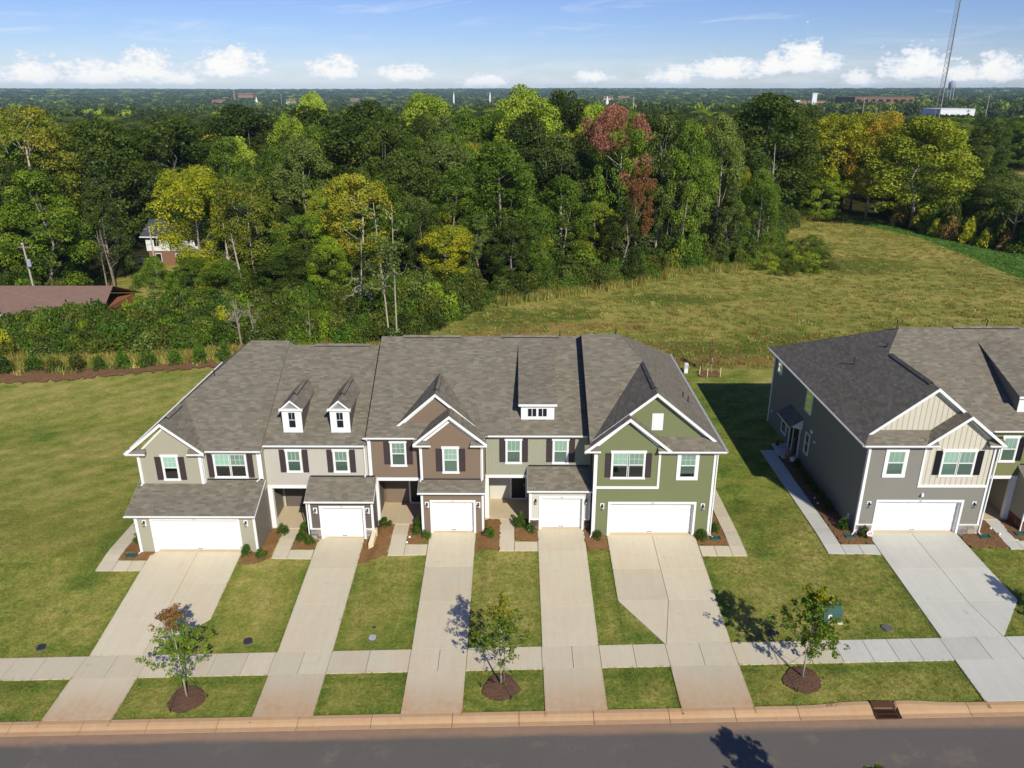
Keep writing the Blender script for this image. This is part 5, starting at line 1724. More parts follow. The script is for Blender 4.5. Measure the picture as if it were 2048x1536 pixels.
def make_tree(kind, seed):
    """nominal tree 20 m tall, crown radius 6 m; returns (trunk mesh, crown mesh)"""
    rng = np.random.default_rng(seed)
    H, Rr = 20.0, 6.0
    spec = {'round': (.20, 130, 25000, .285, 1.7), 'tall': (.14, 130, 22000, .27, 1.5), 'open': (.30, 100, 16500, .28, 1.55), 'cone': (.06, 140, 19000, .26, 1.3), 'slim': (.38, 84, 13000, .27, 1.4)}[kind]
    t0, nc, nl, ls, cr = spec
    cen = []; rad = []
    lob = [(rng.uniform(0, 6.28), rng.uniform(.15, .35), rng.integers(2, 4)) for _ in range(3)]
    while len(cen) < nc:
        t = rng.random() ** .8
        th = rng.uniform(0, 6.28)
        if kind == 'round': pr = math.sqrt(max(0, 1 - (2 * t - .85) ** 2 / 1.35)) if t > .1 else .7
        elif kind == 'cone': pr = (1 - t) ** .75 * 1.0 + .08
        elif kind == 'tall': pr = (.55 + .5 * math.sin(math.pi * min(1, t * 1.05 + .05))) * (1 if t < .8 else (1 - (t - .8) * 3.2))
        else: pr = math.sqrt(max(0.03, 1 - (2 * t - 1.08) ** 2 / 1.25))
        for (ph, am, k_) in lob: pr *= 1 + am * .5 * math.sin(k_ * th + ph + t * 3)
        q = rng.uniform(.55, 1.0) ** .6
        r_ = Rr * pr * q * .92
        z = H * (t0 + (1 - t0) * t) - cr * .55
        c = np.array([r_ * math.cos(th), r_ * math.sin(th), z])
        cen.append(c); rad.append(cr * rng.uniform(.55, 1.15) * (1 if kind != 'cone' else .6 + .6 * (1 - t)))
    cen = np.array(cen); rad = np.array(rad)
    V_, lr = leaf_cloud(cen, rad, nl, ls, rng, up=.5, flat=.72, jit=.5)
    crown = leaf_mesh('crown_' + kind, V_, lr, LM['leafy_mid'])
    b = MB()
    top = H * (.80 if kind != 'round' else .65)
    p = [(0, 0, -.6), (rng.normal() * .2, rng.normal() * .2, H * .2), (rng.normal() * .5, rng.normal() * .5, H * .45), (rng.normal() * .6, rng.normal() * .6, top)]
    b.tube(p, .34, 8, .07)
    P_ = [np.array(x) for x in p]
    for i in rng.choice(nc, min(nc, 18), replace=False):
        c = cen[i]
        zs = np.clip(c[2] - rng.uniform(2, 5.5), H * .16, top - 1)
        # point on the trunk at zs
        for a_, c_ in zip(P_[:-1], P_[1:]):
            if a_[2] <= zs <= c_[2]: s0 = a_ + (c_ - a_) * (zs - a_[2]) / (c_[2] - a_[2])
        limb(b, s0, c, .10 * (1 - zs / H * .5), .02, rng, .16, 3, 4)
    a = np.array(b.v)
    tm = bpy.data.meshes.new('trunk_' + kind); tm.from_pydata(b.v, [], b.f); tm.materials.append(M['bark'])
    tm.polygons.foreach_set('use_smooth', [True] * len(tm.polygons))
    return tm, crown


TREES = {}
for kd, seeds in (('round', (1, 2, 3, 13, 14)), ('tall', (4, 5, 6, 15)), ('open', (7, 8)), ('cone', (9, 10)), ('slim', (11, 12))):
    TREES[kd] = [make_tree(kd, s_) for s_ in seeds]
SHAPE = {'oak_dark': 'round', 'leafy_mid': 'tall', 'leafy_light': 'tall', 'leafy_yellow': 'open', 'lime': 'round', 'yellow': 'open', 'amber': 'open', 'oak_gold': 'open',
         'olive': 'round', 'grey': 'tall', 'red': 'slim', 'rust': 'slim', 'conifer_soft': 'cone'}


def plant(kind, X, Y, top, r, label, group=None, shape=None, rng=random, base=None, barkm='bark', name='tree'):
    sh_ = shape or SHAPE[kind]
    tm, cm = rng.choice(TREES[sh_])
    z = ground(X, Y) if base is None else base
    h = max(2.5, top - z)
    T = empty(name, (X, Y, z), label, 'tree', group)
    T.rotation_euler = (0, 0, rng.uniform(0, 6.28)); T.scale = (r / 6.0, r / 6.0, h / 20.0)
    for nm, me_, mt in (('trunk', tm, M[barkm]), ('crown', cm, LM[kind])):
        o = bpy.data.objects.new(nm, me_); o.parent = T; COL.objects.link(o)
        o.material_slots[0].link = 'OBJECT'; o.material_slots[0].material = mt
    return T


TL = [
('oak_gold',-78.5,128,22.5,7.6,'tall oak with yellow and orange tinted top at the far left edge of the wood'),
('leafy_light',-63.6,104,15.2,5.5,'broad bright green tree behind the brown roofed house, left of the utility pole'),
('conifer_soft',-62.4,118,14.8,4.5,'feathery dark green tree right of the utility pole'),
('leafy_mid',-43.9,122,18.4,4.2,'mid green tree rising behind the yellowing tree and the white house'),
('leafy_yellow',-42.3,103,15.5,4.9,'yellow green tree in front of the white house'),
('oak_gold',-32.4,94,15.2,4.3,'olive and gold crowned tree with two pale trunks'),
('leafy_mid',-28.6,104,9.3,4.0,'green tree between the pale trunks and the bright yellow tree'),
('yellow',-19.8,99,15.0,4.8,'bright yellow tree standing alone at the front of the wood'),
('oak_dark',-23.0,128,23.0,9.2,'huge dark oak above the bright yellow tree'),
('oak_dark',-37.5,150,21.8,9.3,'huge dark oak left of the pale green crown'),
('oak_dark',-55.4,165,21.8,10.2,'dark round oak above the mid green tree'),
('oak_dark',-64.2,150,20.9,9.8,'dark oak with bare branches showing on its face'),
('oak_dark',-72.1,140,20.6,7.9,'dark oak behind the feathery tree'),
('oak_dark',-15.4,118,16.6,5.6,'dark oak between the yellow tree and the grey green tree'),
('lime',-38.4,138,20.9,4.1,'small lime green crown poking out among dark oaks'),
('lime',-56.9,230,24.2,6.0,'pale lime crown on the skyline above the oaks'),
('lime',-18.4,168,24.0,7.8,'lime green tree on the skyline left of centre'),
('grey',-11.7,132,21.2,4.5,'grey green tree below the lime green skyline tree'),
('yellow',-6.8,128,17.1,2.4,'narrow orange yellow tree beside the grey green one'),
('lime',1.6,138,25.4,6.4,'tallest bright green tree rising above the horizon at the centre'),
('oak_dark',9.5,150,25.1,6.0,'dark tree on the skyline right of the tallest bright tree'),
('lime',14.1,145,22.5,4.1,'small light green crown behind the red tree'),
('leafy_mid',-2.0,108,18.9,6.5,'big green tree with a pale trunk at the wood edge'),
('leafy_mid',-8.3,106,15.2,4.4,'green tree left of the pale trunked edge tree'),
('grey',6.5,118,19.3,5.6,'grey green spreading tree left of the red tree'),
('leafy_mid',6.8,108,14.1,4.5,'leafy green tree above the rounded edge shrub'),
('redtop',14.4,114,21.9,4.3,'tall tree with a pinkish red top'),
('rust',17.6,112,15.1,2.5,'narrow rusty orange tree right beside the red topped tree'),
('grey',21.2,116,21.7,4.4,'tall slender grey green tree with pale bare trunk'),
('leafy_mid',24.7,114,21.3,3.9,'tall green tree with twin white trunks'),
('grey',31.2,122,21.9,4.2,'grey green tree left of the big dark tree'),
('leafy_yellow',34.4,124,14.0,2.4,'narrow yellowish tree at the wood edge left of the dirt bank'),
('oak_dark',47.3,152,24.3,9.7,'great dark tree with a single thick trunk beside the field corner'),
('leafy_yellow',64.4,160,20.4,7.5,'yellow green tree left of the orange one at the field corner'),
('amber',70.7,158,20.8,5.9,'amber orange tree at the far corner of the field'),
('olive',76.1,150,20.4,8.9,'broad rounded olive tree right of the amber tree'),
('leafy_light',61.1,158,11.0,4.5,'small bright tree under the yellow green one'),
('oak_dark',86.0,124,11.5,4.2,'dark tree at the right frame edge beside the green strip'),
('oak_dark',92.0,142,8.7,3.9,'dark green tree near the far meadow'),
('leafy_light',-16.0,97,3.0,2.9,'young light tree by the bare trunks behind the second roof'),
('leafy_mid',-41.0,97,5.0,3.6,'bushy green tree below the white house'),
('leafy_mid',-43.2,91,6.4,2.6,'ivy dark tree beside the end of the brown roof'),
('leafy_yellow',-8.8,98,8.7,3.8,'yellowing leafy tree at the wood edge left of the clearing'),
('grey',9.2,105,4.1,2.9,'rounded pale green shrub tree at the meadow edge'),

]
rt = random.Random(11)
for (k_, X, Y, top, r, lab) in TL:
    if k_ == 'redtop':
        T = plant('leafy_mid', X, Y, top - 1.2, r * .95, lab, rng=rt, barkm='bark_pale', shape='slim')
        rn = np.random.default_rng(9); cc = []
        for i in range(38): cc.append((rn.normal() * 3.0 - 1.5, rn.uniform(-4.2, 1.5), rn.uniform(16.8, 21.2)))
        for i in range(8): cc.append((rn.uniform(1, 5.5), rn.uniform(-5, -1), rn.uniform(9.5, 15.5)))
        T.rotation_euler = (0, 0, 0)
        V_, lr = leaf_cloud(cc, np.array([1.6] * 38 + [1.3] * 8), 12000, .26, rn, up=.4)
        o = bpy.data.objects.new('crown', leaf_mesh('crown_red', V_, lr, LM['red'])); o['label'] = 'pinkish red upper leaves'; o.parent = T; COL.objects.link(o)
        continue
    plant(k_, X, Y, top, r, lab, rng=rt, barkm='bark_pale' if k_ in ('oak_gold', 'red', 'grey', 'yellow') else 'bark')

# front row filling the gaps at the edge of the wood
rt = random.Random(77)
FR = []
for (xa_, xb_, ya_, yb_, st_) in ((-48, -2, 98, 112, 6.2), (-2, 40, 0, 9, 5.6), (-92, -66, 101, 114, 7.0), (-47, -20, 88, 97, 6.5)):
    x = xa_
    while x < xb_:
        for row in (0, 1):
            X = x + rt.uniform(-1.5, 1.5) + row * st_ / 2; t = (row + rt.random()) / 2
            Y = ya_ + (yb_ - ya_) * t
            if xa_ == -2: Y += float(np.interp(X, [-2, 4, 11, 18, 24, 33, 38, 43], [95, 99, 103, 108, 113.5, 116, 120, 130]))
            if inpoly(X, Y, CLEAR) or -.585 < X / Y < -.425 or any((X - t_[1]) ** 2 + (Y - t_[2]) ** 2 < 7 for t_ in TL): continue
            FR.append((X, Y, ya_ == 88))
        x += st_
for (X, Y, low) in FR:
    k_ = rt.choice(['leafy_mid', 'leafy_mid', 'oak_dark', 'leafy_light', 'grey', 'oak_dark', 'olive'])
    h_ = rt.uniform(9, 15.5) if not low else rt.uniform(6, 9)
    plant(k_, X, Y, ground(X, Y) + h_, rt.uniform(2.6, 3.9), {'leafy_mid': 'mid green tree in the front rows of the wood', 'oak_dark': 'dark green tree in the front rows of the wood', 'leafy_light': 'bright green tree in the front rows of the wood', 'grey': 'grey green tree in the front rows of the wood', 'olive': 'olive green tree in the front rows of the wood'}[k_],
          'front row trees ' + k_.replace('_', ' '), shape=rt.choice(['tall', 'cone', 'tall', 'round']), rng=rt)

# the wood behind and between the trees that can be named
def frontline(X):
    return float(np.interp(X, [-130, -67, -66, -44, -43, -25, 10, 35, 55, 60, 80, 90, 130], [116, 116, 152, 150, 116, 114, 120, 128, 160, 172, 172, 178, 185]))


cand = []
rt = random.Random(23)
y = 112.0
while y < 900:
    cell = 8.2 + .022 * (y - 110)
    half = .72 * y + 14
    x = -half
    while x < half:
        X = x + rt.uniform(-.38, .38) * cell; Y = y + rt.uniform(-.38, .38) * cell
        x += cell
        if Y < frontline(X) or (-.585 < X / Y < -.43 and Y < 160): continue
        if inpoly(X, Y, MEADOW2) or inpoly(X, Y, FIELD) or inpoly(X, Y, CLEAR) or inpoly(X, Y, STRIP): continue
        if 100 < X < 260 and 160 < Y < 225 and X > .62 * Y - 20: continue
        if 430 < X < 540 and 700 < Y < 960: continue
        if any((X - t[1]) ** 2 + (Y - t[2]) ** 2 < (t[4] * .72) ** 2 for t in TL): continue
        cand.append((math.hypot(X, Y), X, Y, cell))
    y += cell
for (X, Y) in ((-88, 112), (-84, 104), (-96, 108), (-72, 110), (88, 126), (94, 135), (86, 140), (100, 150), (92, 152), (104, 128), (-58, 158), (-70, 150)):
    cand.append((math.hypot(X, Y), X, Y, 9))
cand.sort()
BACK = ['oak_dark'] * 8 + ['leafy_mid'] * 6 + ['grey'] * 2 + ['olive'] * 2 + ['lime'] + ['leafy_yellow']
NIND = 190
BLAB = {'oak_dark': 'dark green broadleaf tree inside the wood behind the houses', 'leafy_mid': 'mid green broadleaf tree inside the wood behind the houses', 'grey': 'grey green broadleaf tree inside the wood behind the houses',
        'olive': 'olive green broadleaf tree inside the wood behind the houses', 'lime': 'light lime green tree inside the wood behind the houses', 'leafy_yellow': 'yellowish green tree inside the wood behind the houses'}
far_pts = []
for (D, X, Y, cell) in cand[:NIND]:
    k_ = rt.choice(BACK)
    zg = ground(X, Y)
    hh = rt.uniform(16, 21.5) if X < 84 else rt.uniform(8, 12)
    if X / Y > .36: hh = max(5.5, min(hh, 24 - .030 * Y - zg))
    if -60 < X < 60 and Y > 170: hh *= .93
    plant(k_, X, Y, zg + hh, rt.uniform(.50, .66) * cell + (0 if X < 84 else .5), BLAB[k_], 'trees inside the wood ' + k_.replace('_', ' '), shape=rt.choice(['round', 'tall', 'round']), rng=rt)
for (D, X, Y, cell) in cand[NIND:]:
    hh = rt.uniform(12.5, 17.5)
    if X / Y > .36: hh = max(4.5, min(hh, 24 - .030 * Y - ground(X, Y)))
    far_pts.append((X, Y, ground(X, Y), hh, .60 * cell))
y = 900.0
while y < 9300:
    cell = 17 * (y / 900) ** 1.05
    half = .72 * y + 60; x = -half
    while x < half:
        X = x + rt.uniform(-.4, .4) * cell; Y = y + rt.uniform(-.4, .4) * cell; x += cell
        if 420 < X < 560 and 820 < Y < 1000: continue
        far_pts.append((X, Y, ground(X, Y), rt.uniform(11, 17) + min(10, y / 900), .62 * cell))
    y += cell * .9


def scatter(name, pts, meshes, kind='stuff', mats=None, weights=None, tilt=0):
    """one object of countless alike plants: meshes instanced on points (x,y,z,sz,sxy)"""
    rng = np.random.default_rng(len(pts))
    n = len(pts)
    me = bpy.data.meshes.new(name)
    me.from_pydata([(p[0], p[1], p[2]) for p in pts], [], [])
    sc = me.attributes.new('sc', 'FLOAT_VECTOR', 'POINT'); sc.data.foreach_set('vector', np.array([(p[4], p[4], p[3]) for p in pts], dtype=np.float32).ravel())
    rz = me.attributes.new('rz', 'FLOAT_VECTOR', 'POINT'); rz.data.foreach_set('vector', np.stack([rng.normal(size=n) * tilt, rng.normal(size=n) * tilt, rng.random(n) * 6.28], 1).astype(np.float32).ravel())
    ii = me.attributes.new('ii', 'INT', 'POINT'); ii.data.foreach_set('value', rng.choice(len(meshes), n, p=weights).astype(np.int32))
    o = bpy.data.objects.new(name, me); place(o, None, (0, 0, 0))
    col = bpy.data.collections.new(name + '_sources')
    for i, grp in enumerate(meshes):
        # each source object joins leaves (and trunk) into one mesh
        so = bpy.data.objects.new(f'{name}_source_{i:02d}', grp); col.objects.link(so)
    ng = bpy.data.node_groups.new(name, 'GeometryNodeTree')
    ng.interface.new_socket('Geometry', in_out='INPUT', socket_type='NodeSocketGeometry'); ng.interface.new_socket('Geometry', in_out='OUTPUT', socket_type='NodeSocketGeometry')
    N = ng.nodes; L = ng.links
    gi = N.new('NodeGroupInput'); go_ = N.new('NodeGroupOutput')
    ci = N.new('GeometryNodeCollectionInfo'); ci.inputs[0].default_value = col; ci.inputs[1].default_value = True; ci.inputs[2].default_value = True
    ip = N.new('GeometryNodeInstanceOnPoints'); ip.inputs['Pick Instance'].default_value = True

    def at(nm, dt):
        a_ = N.new('GeometryNodeInputNamedAttribute'); a_.data_type = dt; a_.inputs[0].default_value = nm; return a_.outputs[0]
    L.new(gi.outputs[0], ip.inputs['Points']); L.new(ci.outputs[0], ip.inputs['Instance'])
    L.new(at('ii', 'INT'), ip.inputs['Instance Index']); L.new(at('sc', 'FLOAT_VECTOR'), ip.inputs['Scale'])
    er = N.new('FunctionNodeEulerToRotation'); L.new(at('rz', 'FLOAT_VECTOR'), er.inputs[0]); L.new(er.outputs[0], ip.inputs['Rotation'])
    L.new(ip.outputs[0], go_.inputs[0])
    md = o.modifiers.new('scatter', 'NODES'); md.node_group = ng
    return tag(o, kind=kind)


def lump_mesh(name, mat, nc, nl, H, Rr, ls, seed, cr=.35, base=0.1):
    rng = np.random.default_rng(seed)
    cen = []
    for _ in range(nc):
        th = rng.uniform(0, 6.28); t = rng.random()
        r_ = Rr * math.sqrt(max(.05, 1 - t ** 2)) * rng.uniform(.4, .85)
        cen.append((r_ * math.cos(th), r_ * math.sin(th), H * (base + (.95 - base) * t) - cr * H * .4))
    V_, lr = leaf_cloud(cen, np.full(nc, cr * Rr) * rng.uniform(.7, 1.3, nc), nl, ls, rng, up=.5, flat=.8)
    return leaf_mesh(name, V_, lr, mat)


# unit lumps: 1 m high, 1 m radius
far_meshes = [lump_mesh('canopy_' + k_, LM[k_], 26, 620, 1.0, 1.0, .17, 50 + i, cr=.36) for i, k_ in enumerate(['oak_dark', 'oak_dark', 'leafy_mid', 'grey', 'olive', 'lime'])]
deep = []
for i, k_ in enumerate(['oak_dark', 'leafy_mid', 'oak_dark', 'grey', 'olive', 'oak_dark', 'leafy_mid', 'lime']):
    mm = (TREES['round'] + TREES['tall'])[i % 6][1].copy(); mm.materials.clear(); mm.materials.append(LM[k_]); mm.name = 'deep_crown_' + k_; deep.append(mm)
near_ = [(x, y, z - .08 * h_, h_ / 20.0 * 1.08, r_ / 6.0) for (x, y, z, h_, r_) in far_pts if math.hypot(x, y) < 620]
far_pts = [p for p in far_pts if math.hypot(p[0], p[1]) >= 620]
scatter('deep_wood', near_, deep, weights=[.24, .18, .2, .09, .07, .1, .09, .03])
scatter('distant_forest', far_pts, far_meshes, weights=[.34, .3, .16, .09, .07, .04])

# undergrowth along the foot of the wood, and the bramble bank behind the mulch bed
rt = random.Random(5)
bank = []
weeds = []
THICK = [(-70, 72.6), (-46, 72.6), (-38, 73.4), (-29, 75.4), (-16, 76.2), (-11.5, 76.5), (-9, 84), (-4, 93), (-9, 98), (-30, 97), (-44, 92), (-47, 84), (-58, 82.5), (-75, 82)]
for _ in range(900):
    X = rt.uniform(-72, 0); Y = rt.uniform(70, 99)
    if not inpoly(X, Y, THICK): continue
    q = min(1, (Y - 70) / 14)
    bank.append((X, Y, ground(X, Y) - .15, rt.uniform(1.0, 2.0) + 2.0 * q * (.4 if X < -46 else 1), rt.uniform(1.1, 2.2)))
for _ in range(170):
    t = rt.random(); X = -13.5 + 10.5 * t + rt.uniform(-4.5, .6); Y = 76.5 + 18 * t + rt.uniform(-1, 2.5)
    bank.append((X, Y, ground(X, Y) - .1, rt.uniform(.8, 2.2), rt.uniform(1.0, 1.8)))
EDGE = [(-2, 93.5), (4, 97.5), (11, 101), (18, 106), (24, 111.6), (33, 113.5), (38, 117), (43, 127), (50, 146), (56, 156), (62, 163), (69, 163.5)]
for _ in range(560):
    i = rt.randrange(len(EDGE) - 1); t = rt.random()
    X = EDGE[i][0] + (EDGE[i + 1][0] - EDGE[i][0]) * t; Y = EDGE[i][1] + (EDGE[i + 1][1] - EDGE[i][1]) * t + rt.uniform(.5, 9) ** 1.0
    bank.append((X + rt.uniform(-1, 1), Y, ground(X, Y) - .1, rt.uniform(1.2, 3.6), rt.uniform(1.0, 2.0)))
for _ in range(240):          # slope of tall weeds at the inner corner of the meadow
    X = rt.gauss(42, 4.2); Y = rt.gauss(124, 8)
    if inpoly(X, Y, [(33, 111), (39, 108), (46, 112), (53, 128), (54, 145), (47, 146), (42, 130)]):
        weeds.append((X, Y, ground(X, Y), rt.uniform(.5, 1.5), rt.uniform(.9, 1.7)))
for _ in range(330):
    X = rt.uniform(76, 110); Y = rt.uniform(100, 175)
    if X > 77 + max(0, (122 - Y)) * .35 and not inpoly(X, Y, STRIP): bank.append((X, Y, ground(X, Y), rt.uniform(2.5, 6.5), rt.uniform(1.5, 2.8)))
for _ in range(200):
    X = rt.uniform(-110, -60); Y = rt.uniform(100, 118)
    if X / Y > -.60: continue
    bank.append((X, Y, ground(X, Y), rt.uniform(2, 5), rt.uniform(1.5, 2.6)))
bm = [lump_mesh('bush_' + k_, LM[k_], 30, 1700, 1.0, 1.0, .095, 80 + i, cr=.33) for i, k_ in enumerate(['thicket', 'oak_dark', 'leafy_mid', 'shrub', 'leafy_light', 'grey', 'leafy_yellow'])]
for _ in range(150):
    X = rt.uniform(-56.5, -47); Y = rt.uniform(79.5, 84.8)
    bank.append((X, Y, ground(X, Y), rt.uniform(2.0, 3.2) + 1.6 * max(0, (X + 57) / 10), rt.uniform(1.2, 2.0)))
scatter('weeds', weeds, [lump_mesh('weed_' + k_, LM[k_], 24, 1300, 1.0, 1.0, .09, 120 + i, cr=.3) for i, k_ in enumerate(['thicket', 'leafy_mid', 'olive', 'grey'])], weights=[.45, .3, .15, .1])
scatter('undergrowth', bank, bm, weights=[.30, .20, .22, .16, .03, .08, .01])

# long grass in the meadow and dry grass behind the bed
def tuft(name, mat, n, h, spread, seed, w=.03):
    rng = np.random.default_rng(seed); vs = []; lr = []
    for _ in range(n):
        a_ = rng.uniform(0, 6.28); r_ = spread * math.sqrt(rng.random()); x, y = r_ * math.cos(a_), r_ * math.sin(a_)
        le = rng.normal(size=2) * .35 * h; hh = h * rng.uniform(.5, 1.1); t = rng.uniform(0, 3.14); dx, dy = w * math.cos(t), w * math.sin(t)
        vs += [(x - dx, y - dy, 0), (x + dx, y + dy, 0), (x + le[0] + dx * .2, y + le[1] + dy * .2, hh), (x + le[0] - dx * .2, y + le[1] - dy * .2, hh)]; lr.append(rng.random())
    return leaf_mesh(name, np.array(vs, float), np.array(lr), mat)


LM['meadow'] = leafmat('grass_meadow', ['#6e7430', '#8d8a42', '#a59c50', '#b9ac6a'], .15, warm=False)
LM['meadow_green'] = leafmat('grass_green', ['#566826', '#6d7a34', '#828c40', '#949a4e'], .15, warm=False)
tm_ = [tuft('tuft_dry', LM['meadow'], 30, .32, .45, 1, .035), tuft('tuft_green', LM['meadow_green'], 30, .30, .45, 2, .035), tuft('tuft_straw', LM['dry'], 26, .38, .35, 3, .03)]
gp = []
gs = []
for _ in range(11000):
    Y = 69.5 + 92 * rt.random() ** 1.15; X = rt.uniform(-8, 76)
    if inpoly(X, Y, FIELD) and not inpoly(X, Y, STRIP): gp.append((X, Y, ground(X, Y) - .04, rt.uniform(.3, .8), rt.uniform(.7, 1.5)))
for _ in range(1800):
    X = rt.uniform(-62, -8); Y = float(np.interp(X, [-60, -46, -38, -29, -16, -8], [70.0, 70.2, 71.2, 73.2, 75, 75.5])) + rt.gauss(.4, .9)
    gp.append((X, Y, ground(X, Y), rt.uniform(1.0, 2.5), rt.uniform(.9, 1.6)))
for _ in range(2600):
    Y = rt.uniform(100, 162); X = rt.uniform(62, 84)
    if inpoly(X, Y, STRIP): gs.append((X, Y, ground(X, Y) - .04, rt.uniform(.5, 1.2), rt.uniform(.8, 1.5)))
for _ in range(1500):
    i = rt.randrange(len(EDGE) - 1); t = rt.random()
    X = EDGE[i][0] + (EDGE[i + 1][0] - EDGE[i][0]) * t; Y = EDGE[i][1] + (EDGE[i + 1][1] - EDGE[i][1]) * t + rt.gauss(-.3, .8)
    gp.append((X, Y, ground(X, Y), rt.uniform(1.5, 3.6), rt.uniform(.8, 1.4)))
LM['lush'] = leafmat('grass_lush', ['#35571f', '#4a7028', '#5f8534', '#769640'], .15, warm=False)
scatter('lush_grass', gs, [tuft('tuft_lush', LM['lush'], 30, .3, .5, 9, .04)], tilt=.1)
scatter('meadow_grass', gp, tm_, weights=[.45, .35, .2], tilt=.1)

# clumps of lawn grass over the front lawns, creeping over the slab edges
DRV = [(-21.48, -16.15, 31.5, 41), (-21.6, -18.35, 27, 31.5), (-11.92, -9.15, 27, 41), (-5.15, -2.37, 27, 41), (1.4, 4.21, 27, 41), (5.55, 10.8, 31.5, 41), (7.53, 10.8, 27, 31.5), (21.15, 26.6, 31.5, 41), (21.12, 24.34, 27, 31.5), (31.2, 34, 27, 41),
       (-24.1, -21.5, 37.6, 38.4), (-24.1, -23.2, 38, 47.5), (-14.3, -11.97, 38.76, 39.53), (-7.45, -5.2, 38.75, 39.7), (-.9, 1.36, 38.8, 39.58), (10.85, 13.45, 38.22, 39.1), (12.63, 13.45, 39, 48), (18.2, 21.2, 38.4, 39.24), (18.2, 19.17, 39, 51.85), (28.97, 31.15, 38.8, 39.65), (-60, 60, 30.0, 31.48),
       (-23.15, -12.0, 38.6, 60), (-9.3, -5.1, 38.4, 60), (-12, 5.5, 38.9, 60), (10.8, 12.7, 39, 60), (4.6, 12.1, 40, 60), (19, 60, 39.2, 60), (26.6, 29.1, 38.85, 60), (-16.2, -14.2, 38.0, 42), (-9.2, -8.6, 38.2, 40), (4.2, 5.55, 38.7, 42)]


def hard(x, y, e_=.02):
    for (a_, b_, c_, d_) in DRV:
        if a_ + e_ < x < b_ - e_ and c_ + e_ < y < d_ - e_:
            if c_ == 31.5 and a_ == -21.48 and y < 33.93 and x > -18.35 + 2.2 * (y - 31.5) / 2.43: continue
            if c_ == 31.5 and a_ == 5.55 and y < 34.6 and x < 7.53 - 1.98 * (y - 31.5) / 3.1: continue
            if c_ == 31.5 and a_ == 21.15 and y < 34.2 and x > 24.34 + 2.26 * (y - 31.5) / 2.7: continue
            return True
    return False


LM['turf'] = leafmat('grass_turf', ['#4f6326', '#6d7834', '#8a8644', '#a5985a'], .12, var=.6, warm=False)
tl_ = [tuft('turf_%d' % i, LM['turf'], 16, .055, .13, 60 + i, .007) for i in range(4)]
lp = []
for _ in range(60000):
    X = rt.uniform(-34, 32); Y = rt.uniform(27.38, 44)
    if hard(X, Y) or any((X - a_) ** 2 + (Y - b_) ** 2 < .95 for (a_, b_) in ((-15.37, 28.5), (-.63, 28.85), (13.5, 28.9), (28.7, 29.5))): continue
    lp.append((X, Y, ground(X, Y) - .035, rt.uniform(.6, 1.3), rt.uniform(.7, 1.4)))
for (a_, b_, c_, d_) in DRV[:10]:
    for _ in range(260):
        X = rt.choice([a_ + .01, b_ - .01]) + rt.gauss(0, .02); Y = rt.uniform(c_, min(d_, 38.6))
        if not hard(X, Y, .05): lp.append((X, Y, ground(X, Y) + .0, rt.uniform(.7, 1.3), rt.uniform(.3, .5)))
for _ in range(1600):
    X = rt.uniform(-30, 30); Y = rt.choice([27.38, 29.98, 31.5]) + rt.gauss(0, .02)
    if not hard(X, Y, .06): lp.append((X, Y, ground(X, Y) + .0, rt.uniform(.7, 1.3), rt.uniform(.3, .5)))
scatter('lawn_grass', lp, tl_, tilt=.1)

# ---- evergreen shrubs planted in the bed --------------------------------------
SHM = [lump_mesh('foliage_%d' % i, LM['shrub'], 40, 1500, 1.0, 1.0, .10, 200 + i, cr=.26, base=.02) for i in range(4)]


def shrub(X, Y, h, r, label, leaf='shrub', group=None, z=None, name='shrub', cat='shrub', mesh=None):
    z = ground(X, Y) if z is None else z
    T = empty(name, (X, Y, z), label, cat, group)
    T.scale = (r, r, h); T.rotation_euler = (0, 0, rt.uniform(0, 6))
    o = bpy.data.objects.new('foliage', mesh or rt.choice(SHM)); o.parent = T; COL.objects.link(o)
    o.material_slots[0].link = 'OBJECT'; o.material_slots[0].material = LM[leaf]
    st = MB()
    for k_ in range(4):
        a_ = k_ * 1.6; st.tube([(0, 0, -.05), (.3 * math.cos(a_), .3 * math.sin(a_), .55)], .05, 4, .02)
    me_ = bpy.data.meshes.new('stems'); me_.from_pydata(st.v, [], st.f); me_.materials.append(M['bark_dark'])
    s_ = bpy.data.objects.new('stem', me_); s_.parent = T; COL.objects.link(s_)
    return T


SH = [(-48.2, 68.3, 1.9, 1.25, 'shrub', 'green shrub in the bark bed, cut by the left frame edge'),
      (-45.5, 68.7, 1.5, 1.15, 'shrub', 'broad green shrub in the bark bed, second from the left'),
      (-43.5, 68.6, 1.5, .95, 'thicket', 'olive toned shrub in the bark bed, third from the left'),
      (-41.4, 68.8, 1.6, 1.0, 'thicket', 'brownish green shrub in the bark bed, fourth from the left'),
      (-39.5, 69.0, 1.4, .8, 'shrub', 'small dark green shrub in the bark bed, fifth from the left'),
      (-37.4, 69.4, 1.8, .95, 'shrub', 'upright green shrub in the bark bed, sixth from the left'),
      (-35.3, 69.9, 1.8, .95, 'shrub', 'rounded green shrub in the bark bed, seventh from the left'),
      (-32.9, 70.5, 1.6, .85, 'shrub', 'compact green shrub in the bark bed, eighth from the left'),
      (-30.6, 71.0, 2.1, .85, 'shrub', 'tall narrow green shrub in the bark bed, ninth from the left'),
      (-28.5, 71.8, 2.1, .85, 'shrub', 'green shrub in the bark bed just left of the first roof edge')]
for (X, Y, h, r, lf, lab) in SH: shrub(X, Y, h, r, lab, lf, 'shrubs planted in the bark bed')
EB = [(74.6, 152, 4.0, 2.0), (76.2, 146.5, 4.2, 2.2), (76.2, 141, 3.2, 1.8), (77.0, 137.5, 4.0, 1.8), (78.2, 134, 4.4, 1.6), (79.6, 131, 3.2, 2.0), (81.2, 127.5, 3.4, 2.0)]
